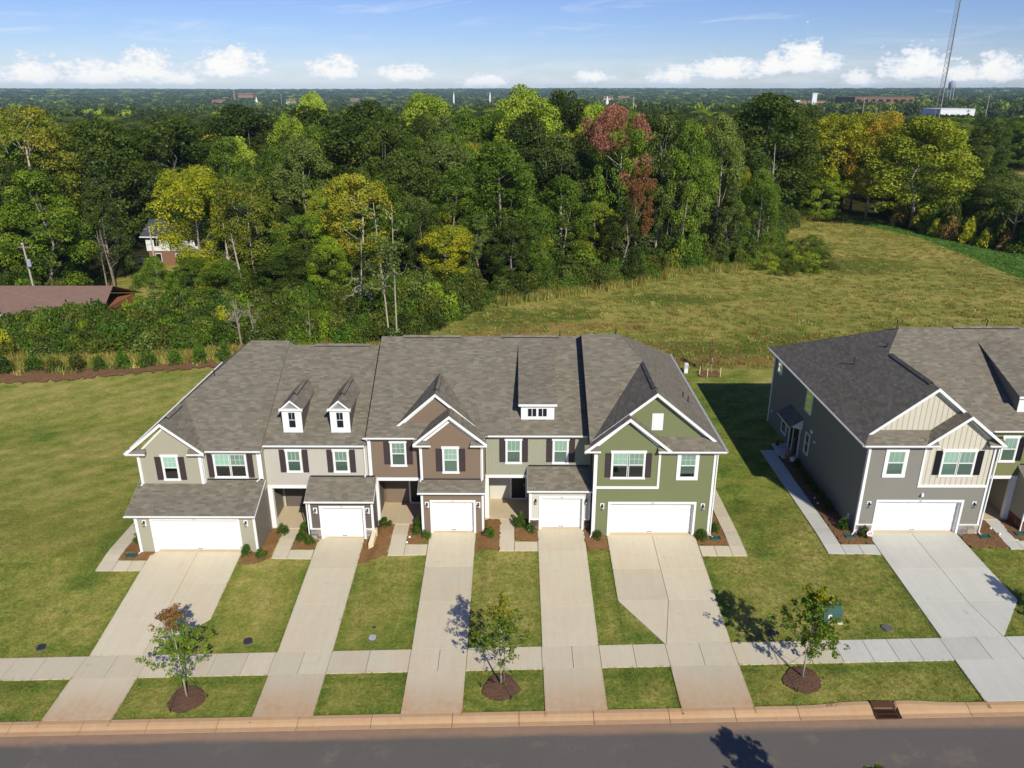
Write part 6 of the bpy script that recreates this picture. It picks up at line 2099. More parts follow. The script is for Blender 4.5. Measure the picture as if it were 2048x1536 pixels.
for i, (X, Y, h, r) in enumerate(EB):
    shrub(X, Y, h, r, ['pale olive bush at the far end of the bright green strip', 'twin crowned olive bush beside the green strip', 'low olive bush in the gap beside the green strip', 'yellowish bush halfway along the green strip',
                       'narrow brownish bush along the green strip', 'wide low bush near the right frame edge', 'dry olive bush nearest the right frame edge'][i], 'leafy_yellow' if i % 3 else 'dry', 'bushes along the bright green strip', name='bush', cat='bush')
shrub(9.4, 103.5, 4.6, 3.2, 'rounded pale green bush standing forward of the wood by the meadow', 'leafy_light', name='bush', cat='bush')

# foundation planting
FP = [(-22.6, 40.2, .75, .45, 'small green shrub at the left corner of the pale khaki house'), (-15.75, 38.85, .7, .42, 'rounded green shrub just right of the pale khaki garage door'),
      (-14.85, 38.75, .6, .42, 'second green shrub at the right corner of the pale khaki garage'), (-14.3, 41.2, .65, .45, 'green shrub by the cream house porch pillar'),
      (-12.9, 41.3, .75, .4, 'dark green shrub nearest the cream house porch'), (-12.95, 40.5, .55, .42, 'middle shrub left of the cream house garage'), (-12.35, 40.15, .6, .38, 'front shrub left of the cream house garage'),
      (-8.0, 41.6, .6, .48, 'dark round shrub below the brown house porch pillar'), (-5.85, 41.3, .9, .36, 'spiky green shrub nearest the brown house porch'), (-5.95, 40.7, .5, .36, 'middle shrub left of the brown house garage'), (-5.35, 40.3, .55, .36, 'front shrub left of the brown house garage'),
      (-1.5, 40.15, .6, .42, 'lone round shrub in the straw bed between the brown and khaki houses'), (.35, 41.1, 1.0, .48, 'large bushy shrub left of the khaki house garage'), (1.0, 40.55, .6, .4, 'smaller shrub beside the dark brick pier'),
      (4.95, 39.75, .55, .36, 'small shrub at the left foot of the olive green house'), (11.15, 39.75, .6, .5, 'dark spreading shrub right of the olive green garage door'), (12.05, 40.6, .6, .4, 'small shrub at the right corner of the olive green house'),
      (20.85, 40.0, .75, .36, 'small shrub at the front corner of the warm grey house'), (19.95, 40.9, .85, .4, 'green shrub in the side bed of the warm grey house')]
for (X, Y, h, r, lab) in FP: shrub(X, Y, h, r, lab, 'shrub', 'small shrubs planted against the houses', z=ground(X, Y) + .05)
for i in range(6):
    shrub(19.85 + .05 * (i % 2), 43.2 + i * 1.15, .7, .4, 'dark shrub in the shade along the side wall of the grey house', 'oak_dark', 'shrubs in the shaded side bed', z=ground(20, 44) + .05)

# ---- street trees --------------------------------------------------------------
def street_tree(X, Y, h, label, seed, lean=(0, 0), green='leafy_mid', tip='rust', tipn=.3, r=1.35, dense=1.0, strap=True, ring=True, z=None):
    rng = np.random.default_rng(seed)
    z0 = ground(X, Y) + .05 if z is None else z
    T = empty('street_tree', (X, Y, z0), label, 'tree', 'young street trees')
    b = MB()
    H = h
    top = np.array([lean[0], lean[1], H * .93])
    P_ = [np.array([0, 0, -.1]), np.array([lean[0] * .12, lean[1] * .12, H * .3]), np.array([lean[0] * .5 + .03, lean[1] * .5, H * .62]), top]
    b.tube([tuple(p) for p in P_], .052, 8, .012)
    cen = []; ends = []
    nb = 30
    for i in range(nb):
        t = .27 + .68 * (i / nb)
        zs = H * t
        for a_, c_ in zip(P_[:-1], P_[1:]):
            if a_[2] <= zs <= c_[2] + 1e-6: s0 = a_ + (c_ - a_) * (zs - a_[2]) / (c_[2] - a_[2])
        th = i * 2.4 + rng.uniform(-.4, .4)
        ln = r * (1.0 - .72 * max(0, (t - .35) / .6)) * rng.uniform(.6, 1.12)
        if t < .36: ln *= .85
        e_ = s0 + np.array([math.cos(th) * ln, math.sin(th) * ln, ln * rng.uniform(.35, .8)])
        pth = limb(b, s0, e_, .018 * (1.2 - t), .004, rng, .14, 4, 4)
        for q in pth[1:]:
            cen.append(np.array(q) + rng.normal(size=3) * .05)
        if rng.random() < .8:
            m_ = np.array(pth[2]); e2 = m_ + (e_ - m_) * .6 + rng.normal(size=3) * ln * .3
            limb(b, m_, e2, .008, .003, rng, .1, 2, 3); cen.append(e2); cen.append((m_ + e2) / 2)
    cen.append(top); cen = np.array(cen)
    me_ = bpy.data.meshes.new('trunk'); me_.from_pydata(b.v, [], b.f); me_.materials.append(M['bark_pale']); me_.polygons.foreach_set('use_smooth', [True] * len(me_.polygons))
    o = bpy.data.objects.new('trunk', me_); o.parent = T; COL.objects.link(o)
    zs = cen[:, 2]; cut = np.quantile(zs, 1 - tipn)
    for nm, sel, mt, k_ in (('crown', zs <= cut, LM[green], 1 - tipn), ('crown', zs > cut, LM[tip], tipn)):
        c_ = cen[sel]
        V_, lr = leaf_cloud(c_, np.full(len(c_), .17) * rng.uniform(.6, 1.4, len(c_)), int(3300 * dense * (k_ + .05)), .12, rng, up=.1, flat=.8, inner=.2, jit=1.2, aspect=.8)
        o = bpy.data.objects.new(nm, leaf_mesh('crown', V_, lr, mt)); o.parent = T; COL.objects.link(o)
        if nm == 'crown' and mt == LM[tip]: o['label'] = 'turning top leaves'
    if strap:
        for k_ in range(3):
            a_ = k_ * 2.094 + seed
            s_ = MB(); s_.tube([(0, 0, H * .3), (math.cos(a_) * .95, math.sin(a_) * .95, .02)], .008, 4)
            s_.tube([(math.cos(a_) * .95, math.sin(a_) * .95, -.1), (math.cos(a_) * .97, math.sin(a_) * .97, .14)], .02, 4)
            me_ = bpy.data.meshes.new('strap'); me_.from_pydata(s_.v, [], s_.f); me_.materials.append(M['black'])
            o = bpy.data.objects.new('guy_strap', me_); o.parent = T; COL.objects.link(o)
    if ring:
        P_ = [(X + (.86 + .09 * math.sin(3 * a_ + seed)) * math.cos(a_), Y - .1 + (.80 + .08 * math.cos(2 * a_ + seed)) * math.sin(a_)) for a_ in [i * .2618 for i in range(24)]]
        bed(P_, M['mulch'], 'mulch_ring', cell=.06, rag=.03, h=.03, mound=.1, cpt=(X, Y))
    return T


street_tree(-15.37, 28.6, 4.95, 'young street tree with a reddish top, left of the three in view', 21, lean=(-.28, .2), green='leafy_mid', tip='redmix', tipn=.24, r=1.5, dense=.85)
street_tree(-.63, 28.95, 4.85, 'young street tree with orange tinted top leaves, middle one, beside the third driveway', 22, lean=(0, 0), green='leafy_mid', tip='oak_gold', tipn=.25, r=1.55, dense=.65)
street_tree(13.5, 29.0, 4.95, 'young dense green street tree in front of the green utility cabinet', 23, lean=(.12, 0), green='leafy_mid', tip='leafy_yellow', tipn=.12, r=1.75, dense=1.4)
street_tree(28.7, 29.6, 4.9, 'young street tree just outside the right frame edge, throwing its shadow on the grey driveway', 24, green='leafy_mid', tip='leafy_mid', tipn=.2, r=1.2, dense=1.6)
street_tree(11.9, 19.2, 5.12, 'young street tree across the road, throwing its shadow on the asphalt', 25, green='leafy_mid', tip='leafy_mid', tipn=.2, r=1.5, dense=2.0, z=zk(12) + .02)

# ------------------------------------------------------------------ small things in the street
def mesh_child(name, b, mat, T): return b.build(name, mat, T)


# green utility cabinet
z = ground(16.2, 32.9)
T = empty('utility_cabinet', (16.3, 33.0, z), 'green metal utility cabinet on the lawn behind the dense street tree', 'utility cabinet')
M['cab'] = paint('cabinet_green', srgb('#47695f', .8), .45, .06, spec=.4)
M['cab_top'] = paint('cabinet_green_top', srgb('#4f7368', .8), .4, .06, spec=.4)
b = MB(); b.box(15.72, 16.78, 32.62, 33.75, z - .05, z + .06); b.build('plinth', M['fresh_timber'], T)
b = MB(); b.extrude([(15.78, 32.68, z + .06), (15.78, 33.7, z + .06), (15.78, 33.7, z + .78), (15.78, 33.3, z + .86), (15.78, 32.68, z + .66)], (.94, 0, 0)); b.build('cabinet_body', M['cab'], T)
b = MB(); b.extrude([(15.75, 32.63, z + .64), (15.75, 32.63, z + .68), (15.75, 33.3, z + .9), (15.75, 33.3, z + .86)], (1.0, 0, 0)); b.extrude([(15.75, 33.3, z + .86), (15.75, 33.3, z + .9), (15.75, 33.74, z + .82), (15.75, 33.74, z + .78)], (1.0, 0, 0)); b.build('cabinet_lid', M['cab_top'], T)
Fc_ = front(32.68)
b = MB(); b.fbox(Fc_, 16.02, 16.2, 0, .012, z + .34, z + .52); o = b.build('warning_label', M['white'], T)
b = MB(); b.fbox(Fc_, 16.0, 16.22, 0, .012, z + .12, z + .31); b.build('warning_label', M['white'], T)
M['orange'] = paint('label_orange', srgb('#c4603a', .9), .5)
b = MB(); b.fbox(Fc_, 15.98, 16.08, .012, .016, z + .12, z + .22); b.fbox(Fc_, 16.08, 16.13, .012, .016, z + .16, z + .18); b.build('label_print', M['orange'], T)
b = MB(); b.fbox(Fc_, 16.08, 16.14, 0, .03, z + .55, z + .61); b.build('padlock', paint('brass', srgb('#a88a4a'), .4), T)

# storm drain
zg = zk(16.5)
T = empty('storm_drain', (16.5, 26.9, zg - .1), 'rusty iron storm drain grate with a hooded kerb inlet', 'storm drain')
M['rust'] = paint('rusty_iron', srgb('#5c3d2c', .8), .8, .3)
b = MB(); b.box(16.02, 16.98, 26.62, 27.16, zg - .5, zg - .45); b.build('drain_pit', M['dark'], T)
b = MB()
for (x0, x1, y0, y1) in ((15.98, 16.04, 26.6, 27.18), (16.96, 17.02, 26.6, 27.18), (16.04, 16.96, 26.6, 26.65), (16.04, 16.96, 27.13, 27.18), (16.04, 16.96, 26.88, 26.91)): b.box(x0, x1, y0, y1, zg - .14, zg - .085)
b.build('grate_frame', M['rust'], T)
for i in range(17):
    for (y0, y1) in ((26.65, 26.88), (26.91, 27.13)):
        b = MB(); x = 16.075 + i * .0535; b.box(x - .009, x + .009, y0, y1, zg - .13, zg - .088); b.build('grate_bar', M['rust'], T)
b = MB(); b.box(15.98, 17.02, 27.18, 27.42, zg - .3, zg - .06); b.extrude([(15.98, 27.12, zg + .03), (15.98, 27.42, zg + .1), (15.98, 27.42, zg + .14), (15.98, 27.12, zg + .07)], (1.04, 0, 0)); b.box(15.98, 16.08, 27.16, 27.2, zg - .08, zg + .04); b.box(16.92, 17.02, 27.16, 27.2, zg - .08, zg + .04); b.build('inlet_hood', M['rust'], T)


def cover(X, Y, label, w=.42, l=.5, ang=.35, mat=None, rim=True, cat='utility cover'):
    z = ground(X, Y)
    T = empty('utility_cover', (X, Y, z), label, cat, 'utility covers in the lawns')
    n = 16
    P_ = []
    for k_ in range(n):
        a_ = 2 * math.pi * k_ / n; c_, s_ = math.cos(a_), math.sin(a_)
        x = w / 2 * math.copysign(abs(c_) ** .7, c_); y = l / 2 * math.copysign(abs(s_) ** .7, s_)
        P_.append((X + x * math.cos(ang) - y * math.sin(ang), Y + x * math.sin(ang) + y * math.cos(ang), z - .03))
    b = MB(); b.extrude(P_, (0, 0, .075)); b.build('lid', mat or M['cover_black'], T)
    if rim:
        Q = [(X + (p[0] - X) * 1.14, Y + (p[1] - Y) * 1.12, z - .03) for p in P_]
        b = MB(); b.extrude(Q, (0, 0, .055)); b.build('rim', M['cover_rim'], T)
    return T


M['cover_black'] = paint('cover_black_plastic', (.035, .036, .042), .6, .15)
M['cover_rim'] = paint('cover_rim', srgb('#8a8270', .6), .85, .15)
cover(-24.28, 32.15, 'oval black utility cover in the large side lawn, leftmost')
cover(-13.67, 32.3, 'rounded black utility cover left of the second driveway')
cover(-.45, 32.15, 'black utility cover behind the middle street tree')
cover(13.0, 32.1, 'black utility cover in the shadow of the dense street tree')
cover(18.9, 32.3, 'grey framed utility cover between the cabinet and the wide grey driveway', mat=paint('cover_grey', (.13, .12, .125), .7, .2))
cover(-7.28, 32.35, 'pale broken concrete utility cover between the second and third driveways', w=.38, l=.42, ang=0, mat=paint('pale_cover', (.42, .42, .40), .8, .2), rim=True)
cover(-7.3, 33.05, 'small round dark cap in the lawn above the pale cover', w=.14, l=.14, ang=0, rim=True)

# short retaining wall between the cream and the brown house
T = empty('retaining_wall', (-8.55, 40.5, -.5), 'short pale stub wall stepping the bed beside the stone pier', 'wall')
b = MB(); b.hexa([(-8.72, 39.6, -.85), (-8.42, 39.6, -.85), (-8.38, 40.55, -.85), (-8.62, 40.55, -.85), (-8.72, 39.6, -.33), (-8.42, 39.6, -.33), (-8.38, 40.55, -.02), (-8.62, 40.55, -.02)]); b.build('wall_body', M['fresh_timber'], T)
b = MB(); b.box(-8.66, -8.34, 40.55, 40.78, -.8, .06); b.build('wall_cap', M['fresh_timber'], T)

# splash blocks under the downspouts
M['green_plastic'] = paint('green_plastic', srgb('#3c6a5c', .7), .5, .08)
for (X, Y, lab) in ((-22.5, 38.75, 'green splash block at the left corner of the pale khaki garage'), (11.95, 39.75, 'green splash block right of the olive green garage'),
                    (20.05, 40.0, 'green splash block at the front corner of the grey house'), (28.05, 39.95, 'green splash block right of the grey garage'), (30.4, 40.3, 'green splash block in front of the red brown brick pier')):
    z = ground(X, Y) + .06
    o = MB().extrude([(X - .3, Y - .17, z), (X + .3, Y - .13, z), (X + .3, Y + .13, z), (X - .3, Y + .17, z)], (0, 0, .05))
    for (y0, y1) in ((Y - .17, Y - .14), (Y + .14, Y + .17)): o.box(X - .3, X + .25, y0, y1, z + .05, z + .09)
    o.box(X + .25, X + .3, Y - .14, Y + .14, z + .05, z + .1)
    tag(o.build('splash_block', M['green_plastic']), lab, 'splash block', 'green splash blocks')
# hose curl
o = MB(); o.tube([(-22.7 + .35 * math.cos(a_ * .6), 39.0 + .3 * math.sin(a_ * .6), ground(-22.7, 39) + .07 + .004 * a_) for a_ in range(9)], .012, 5)
tag(o.build('garden_hose', M['black']), 'thin black hose curled in the straw bed at the pale khaki corner', 'hose')
# landscape lights / white stones
for i, (X, Y, lab) in enumerate(((-6.35, 40.35, 'small white stone near the brown house shrubs'), (-6.45, 39.85, 'tiny white stone at the edge of the brown house bed'), (28.95, 40.9, 'white path light beside the curved grey path, upper of two'), (29.15, 40.3, 'white path light beside the curved grey path, lower of two'),
                              (19.6, 44.6, 'white round stone in the shaded side bed'), (19.55, 43.9, 'small white stone in the shaded side bed'))):
    z = ground(X, Y) + .05
    o = MB(); o.lathe((X, Y, z - .03), [(.05, 0), (.075, .03), (.07, .08), (.03, .12)], 8)
    tag(o.build('garden_stone', M['white']), lab, 'garden stone', 'white stones and lights in the beds')
# yard sign
z = ground(21.05, 39.7) + .04
T = empty('yard_sign', (21.05, 39.7, z), 'little round pink and white yard sign by the grey house garage', 'sign')
b = MB(); b.tube([(21.05, 39.7, z - .1), (21.05, 39.7, z + .45)], .008, 5); b.build('sign_stake', M['black'], T)
M['pink'] = paint('pink_print', srgb('#d06a9a', .8), .5)
b = MB(); b.extrude([(21.05 + .2 * math.cos(a_), 39.68, z + .45 + .2 * math.sin(a_)) for a_ in [k * .3927 for k in range(16)]], (0, -.01, 0)); o = b.build('sign_disc', M['white'], T)
b = MB()
for k in range(9):
    a_ = k * .7; b.fbox(front(39.668), 21.05 + .12 * math.cos(a_) - .025, 21.05 + .12 * math.cos(a_) + .025, 0, .004, z + .45 + .12 * math.sin(a_) - .02, z + .45 + .12 * math.sin(a_) + .02)
b.fbox(front(39.668), 20.97, 21.13, 0, .004, z + .42, z + .48); b.build('sign_print', M['pink'], o)
# porch things at the grey house side door
z = .06
T = empty('porch_decoration', (19.75, 50.5, z), 'pale carved porch figure with round ornaments by the shaded side door', 'decoration')
b = MB(); b.lathe((19.75, 50.5, z), [(.16, 0), (.2, .1), (.14, .3), (.17, .4), (.12, .55), (.05, .62)], 10); b.build('figure', paint('straw_figure', srgb('#b08a4a', .7), .8, .2), T)
o = MB(); o.lathe((19.9, 49.85, z), [(.12, 0), (.2, .08), (.21, .2), (.12, .3), (.03, .34)], 10); tag(o.build('plant_pot', M['white_dull']), 'pale round pot beside the shaded side door', 'pot')
T = empty('flower_pot', (19.7, 52.6, z), 'yellow flowers in a pot on the side porch step', 'flower pot')
b = MB(); b.lathe((19.7, 52.6, z), [(.12, 0), (.17, .3), (.18, .32)], 10); b.build('pot', M['rust'], T)
o = bpy.data.objects.new('flowers', SHM[0]); o.parent = T; COL.objects.link(o); o.scale = (.35, .35, .45); o.location = (0, 0, .25); o.material_slots[0].link = 'OBJECT'; o.material_slots[0].material = LM['yellow']
T = empty('folded_parasol', (20.15, 50.75, z), 'tall striped pole decoration leaning by the side door', 'decoration')
b = MB()
for k in range(6): b.lathe((20.15, 50.75, z + .25 * k), [(.09, 0), (.12, .1), (.09, .2)], 8)
b.build('stacked_ornament', paint('muted_pink', srgb('#8d6f6c', .7), .7, .2), T)

# white cable box and staked sapling behind the lawn
z = ground(16.1, 68.5)
T = empty('utility_pedestal', (16.1, 68.5, z), 'white louvred utility pedestal at the edge of the meadow', 'utility pedestal')
b = MB(); b.box(15.93, 16.27, 68.35, 68.65, z, z + .95); b.build('pedestal_body', M['white'], T)
b = MB()
for k in range(5): b.box(15.98, 16.22, 68.335, 68.35, z + .5 + k * .08, z + .54 + k * .08)
b.build('vent_slots', M['number'], T)
T = street_tree(18.4, 68.2, 3.3, 'thin staked sapling beside the white pedestal', 31, green='dry', tip='dry', r=.6, dense=.12, strap=False, ring=False)
for (X, Y, lab) in ((19.15, 67.7, 'pale wooden stake right of the staked sapling'), (17.3, 68.0, 'pale wooden stake left of the staked sapling'), (17.9, 67.5, 'short wooden stake in front of the staked sapling')):
    z = ground(X, Y); o = MB(); o.box(X - .03, X + .03, Y - .03, Y + .03, z - .1, z + .75); o.box(X - .02, X + .02, Y - .02, Y + .02, z + .75, z + .8)
    tag(o.build('stake', M['fresh_timber']), lab, 'stake', 'stakes round the sapling')
bed([(17.2, 67.3), (19.2, 67.3), (19.3, 68.9), (17.4, 69.1)], M['mulch_red'], 'mulch_ring', cell=.2, rag=.2)
# dirt mound at the wood edge
o = MB(); rr = random.Random(3)
vs = [(45.5 + 4.2 * (i / 8 - .5) * 2, 146.5 + 2.6 * (j / 6 - .5) * 2, ground(45, 146) + 1.7 * max(0, 1 - ((i / 8 - .5) * 2) ** 2 - ((j / 6 - .5) * 2) ** 2) ** .6 + rr.uniform(-.15, .15) - .1) for j in range(7) for i in range(9)]
o.add(vs, [(j * 9 + i, j * 9 + i + 1, (j + 1) * 9 + i + 1, (j + 1) * 9 + i) for j in range(6) for i in range(8)])
M['clay'] = straw('orange_clay', '#7d5535', '#a8774c', '#c79a6c')
tag(o.build('dirt_mound', M['clay'], smooth=True), 'orange clay mound at the foot of the great dark tree', 'dirt mound')


# bare and dead trees at the edge of the thicket
def bare_tree(X, Y, H, label, seed, trunks=1, whorl=False, spread=2.0, mat='bark_pale', leaf=None, th=.13):
    rng = np.random.default_rng(seed); z = ground(X, Y)
    T = empty('bare_tree', (X, Y, z), label, 'bare tree')
    b = MB()
    cen = []
    for t_ in range(trunks):
        dx, dy = rng.normal(size=2) * .5 * (trunks > 1)
        lx, ly = rng.normal(size=2) * H * .04
        P_ = [(dx, dy, -.2), (dx + lx * .3, dy + ly * .3, H * .33), (dx + lx * .7, dy + ly, H * .66), (dx + lx, dy + ly, H)]
        b.tube(P_, th, 6, .03)
        for i in range(9 if not whorl else 16):
            t = rng.uniform(.35, .95) if not whorl else rng.uniform(.15, .6)
            z_ = H * t; s0 = np.array([dx + lx * t, dy + ly * t, z_]); a_ = rng.uniform(0, 6.28); ln = spread * (1.15 - t) * rng.uniform(.5, 1.2)
            e_ = s0 + np.array([math.cos(a_) * ln, math.sin(a_) * ln, ln * (rng.uniform(.5, 1.3) if not whorl else rng.uniform(-.6, .1))])
            pt = limb(b, s0, e_, .05, .012, rng, .2, 4, 4)
            m_ = np.array(pt[2]); limb(b, m_, m_ + rng.normal(size=3) * ln * .35 + np.array([0, 0, ln * .3]), .02, .008, rng, .2, 3, 3)
            cen.append(e_)
    me_ = bpy.data.meshes.new('trunk'); me_.from_pydata(b.v, [], b.f); me_.materials.append(M[mat])
    o = bpy.data.objects.new('trunk', me_); o.parent = T; COL.objects.link(o)
    if leaf:
        rn = np.random.default_rng(seed + 1); V_, lr = leaf_cloud(cen, np.full(len(cen), .9), 900, .3, rn, inner=.1)
        o = bpy.data.objects.new('crown', leaf_mesh('crown', V_, lr, LM[leaf])); o.parent = T; COL.objects.link(o)
    return T


bare_tree(-13.2, 77.5, 14.5, 'tall thin nearly bare tree with two pale stems, just behind the brown house roof', 3, trunks=2, spread=3.2, leaf='grey', th=.09)
bare_tree(-17.6, 85, 9.5, 'dead tree with a whorl of drooping bare branches left of the thin pale stems', 4, whorl=True, spread=2.6)
bare_tree(-34.3, 91.5, 10.5, 'pale trunked tree under the olive and gold crown, left stem', 5, spread=2.5, th=.3, mat='bark_pale')
bare_tree(-32.2, 90.5, 9.5, 'slimmer pale trunked tree right of the thick pale stem', 6, spread=2.2, th=.2, mat='bark_pale')
bare_tree(-27.3, 76.5, 5.0, 'small bare grey bush above the cream house roof', 8, trunks=3, spread=2.2, mat='bark')
bare_tree(-9.3, 88, 3.6, 'leafy thin sapling at the corner of the meadow', 9, spread=1.2, leaf='lime', th=.06)
bare_tree(-21.0, 75.5, 4.0, 'thin bare sapling behind the cream house roof', 12, spread=.8, th=.05, mat='bark')
bare_tree(81.5, 127, 8.5, 'leaning bare grey trunk near the right edge of the wood', 10, spread=2.0, th=.18, mat='bark')
bare_tree(84, 124, 5.5, 'low bare grey bush near the right edge', 13, trunks=4, spread=2.2, mat='bark')
bare_tree(41.6, 128, 17, 'straight pale trunk at the corner of the wood', 14, spread=2.0, th=.2)
bare_tree(-59.5, 112, 9.0, 'spindly bare grey tree beside the mown clearing', 15, trunks=2, spread=2.5, mat='bark')

# ------------------------------------------------------------------ houses beyond the thicket
zh = ground(-62, 88) + .7
M['brown_roof'] = straw('brown_shingle_roof', '#6d564c', '#82695e', '#957b70')
M['far_brick'] = paint('orange_brick', srgb('#a5694a', .8), .8, .15)
T = empty('ranch_house', (-60, 89, zh), 'low brick house with a long brown roof, half hidden by bramble at the left edge', 'house')
solid(T, -72, -48.2, 86.4, 95.5, zh - 1, zh + 2.7, M['far_brick'], 'wall')
roof_plane(T, [(-72.6, 85.7, zh + 2.6), (-47.6, 85.7, zh + 2.6), (-48.4, 91, zh + 4.75), (-63.2, 91, zh + 4.75), (-66, 91, zh + 4.4)], 'roof', mat=M['brown_roof'])
roof_plane(T, [(-66, 91, zh + 4.4), (-63.2, 91, zh + 4.75), (-48.4, 91, zh + 4.75), (-47.6, 96.4, zh + 2.6), (-72.6, 96.4, zh + 2.6)], 'roof', mat=M['brown_roof'])
b = MB(); b.box(-72.6, -47.6, 85.6, 85.72, zh + 2.42, zh + 2.62); b.build('fascia', M['white'], T)
for x in (-69, -62.8, -61.3, -56.5, -51.5):
    F = front(86.4); w = MB(); w.fbox(F, x - .5, x + .5, 0, .06, zh + 1.0, zh + 2.3); w = w.build('window', M['white'], T)
    p = MB(); p.fbox(F, x - .42, x + .42, .06, .07, zh + 1.08, zh + 2.22); p.build('pane', M['dark_glass'], w)

zh = ground(-56, 131) - .1
T = empty('white_house', (-57, 133, zh), 'white two storey house with a dark roof and brick base seen through the clearing', 'house')
solid(T, -62, -51, 130, 138, zh - 1, zh + 2.5, M['brick_red'], 'wall'); solid(T, -62.2, -50.8, 129.9, 138.2, zh + 2.5, zh + 5.1, M['white_dull'], 'wall')
M['dark_roof'] = straw('charcoal_roof', '#3a3d40', '#4a4d52', '#5b5e62')
roof_plane(T, [(-62.8, 129.3, zh + 5.0), (-50.2, 129.3, zh + 5.0), (-50.2, 134, zh + 7.2), (-62.8, 134, zh + 7.2)], 'roof', mat=M['dark_roof'])
roof_plane(T, [(-62.8, 134, zh + 7.2), (-50.2, 134, zh + 7.2), (-50.2, 138.8, zh + 5), (-62.8, 138.8, zh + 5)], 'roof', mat=M['dark_roof'])
b = MB(); b.box(-62.8, -50.2, 129.2, 129.32, zh + 4.85, zh + 5.02); b.build('fascia', M['white'], T)
for x in (-60.4, -57.0, -53.5):
    F = front(129.9); w = MB(); w.fbox(F, x - .5, x + .5, 0, .06, zh + 3.2, zh + 4.6); w = w.build('window', M['white'], T)
    for k in (0, 1):
        p = MB(); p.fbox(F, x - .42 + k * .44, x - .02 + k * .44, .06, .07, zh + 3.3, zh + 4.5); p.build('pane', M['dark_glass'], w)
    F = front(130); w = MB(); w.fbox(F, x - .5, x + .5, 0, .06, zh + .6, zh + 2.1); w = w.build('window', M['white'], T)
    p = MB(); p.fbox(F, x - .42, x + .42, .06, .07, zh + .7, zh + 2.0); p.build('pane', M['dark_glass'], w)
o = MB(); zt_ = zh + 1.6
o.extrude([(-64.5, 128, zt_ - .3), (-62.7, 127.5, zt_ + .5), (-62.2, 129.3, zt_ + .2), (-63.8, 129.5, zt_ - .1)], (0, 0, .06)); o.tube([(-64, 128.2, zh - .3), (-63.9, 128.3, zt_ - .1)], .04, 5); o.tube([(-62.6, 128.6, zh - .3), (-62.6, 128.6, zt_ + .3)], .04, 5)
tag(o.build('blue_tarp', paint('blue_tarp', srgb('#2b4f9a', .9), .5)), 'blue tarp awning at the corner of the white house', 'tarp')
# glimpses of two more houses in the trees
for (X, Y, top, lab) in ((-66.5, 176, 9.5, 'sliver of a pale house high in the dark oaks'), (-62.5, 152, 4.2, 'pale stone chimney and wall showing between the trees')):
    zh = ground(X, Y)
    T = empty('house', (X, Y, zh), lab, 'house')
    solid(T, X - 1.3, X + 2.2, Y, Y + 6, zh, zh + top - 2, M['white_dull'], 'wall'); b = MB(); b.extrude([(X - 1.7, Y - .3, zh + top - 2), (X + 2.6, Y - .3, zh + top - 2), (X + .4, Y - .3, zh + top)], (0, 6.6, 0)); b.build('roof', M['dark_roof'], T)
    F = front(Y); w = MB(); w.fbox(F, X, X + .9, 0, .06, zh + top - 3.6, zh + top - 2.4); w.build('window', M['dark_glass'], T)

# utility pole with transformer can, and its neighbour up the clearing
for (X, Y, H_, lab, can) in ((-62.4, 98.0, 9.6, 'wooden utility pole with a transformer can behind the brown roof', 1), (-55.6, 118, 8.5, 'grey utility pole at the edge of the clearing', 0)):
    z = ground(X, Y); T = empty('utility_pole', (X, Y, z), lab, 'utility pole', 'utility poles beyond the thicket')
    b = MB(); b.tube([(X, Y, z - .5), (X - .25 * can, Y, z + H_)], .15, 8, .10); b.build('pole', M['bark_pale'], T)
    b = MB(); b.box(X - .9, X + .7, Y - .06, Y + .06, z + H_ - .5, z + H_ - .38); b.build('crossarm', M['bark'], T)
    if can:
        b = MB(); b.lathe((X + .2, Y - .3, z + H_ - 2.9), [(.25, 0), (.28, .05), (.28, .85), (.2, .95)], 10); b.build('transformer', M['grey_metal'], T)
        b = MB(); b.lathe((X - .3, Y, z + H_ - .1), [(.2, 0), (.15, .2)], 8); b.build('insulator', M['grey_metal'], T)
o = MB()
for k, dz in enumerate((-.35, -2.6)):
    P_ = []
    for i in range(13):
        t = i / 12; P_.append((-62.7 + (7.2) * t, 98 + 20 * t, ground(-64.6, 101.5) + 9.6 + dz + (ground(-55.6, 118) + 8.5 - ground(-64.6, 101.5) - 9.6) * t - 1.1 * math.sin(math.pi * t)))
    o.tube(P_, .022, 4)
tag(o.build('power_line', M['black']), 'thin wires sagging between the two utility poles', 'power line')

# ------------------------------------------------------------------ lattice mast and far buildings
X, Y = 170.3, 330.0; z = ground(X, Y)
T = empty('radio_mast', (X, Y, z), 'tall slender lattice radio mast rising out of the frame', 'radio mast')
legs = [(X + 1.05 * math.cos(a_), Y + 1.05 * math.sin(a_)) for a_ in (.5, .5 + 2.094, .5 + 4.189)]
TOPZ = 63
for (lx, ly) in legs:
    b = MB(); b.tube([(lx, ly, z), (lx, ly, TOPZ)], .09, 6); b.build('mast_leg', M['grey_metal'], T)
NB = 38; hh_ = (TOPZ - z) / NB
for k in range(NB):
    b = MB(); z0_, z1_ = z + k * hh_, z + (k + 1) * hh_
    for i in range(3):
        p_, q_ = legs[i], legs[(i + 1) % 3]
        b.tube([(*p_, z0_), (*q_, z1_)], .04, 4); b.tube([(*q_, z0_), (*p_, z1_)], .04, 4); b.tube([(*p_, z1_), (*q_, z1_)], .045, 4)
    b.build('mast_bracing', M['rust_metal'] if k < 15 else M['grey_metal'], T)
b = MB(); b.tube([(X + .3, Y, z), (X + .3, Y, TOPZ)], .12, 5); b.build('cable_run', M['rust_metal'], T)
b = MB(); b.box(X - 2.0, X + 1.5, Y - 1.5, Y + 1.5, z, z + 2.4); b.build('equipment_hut', M['white_dull'], T)


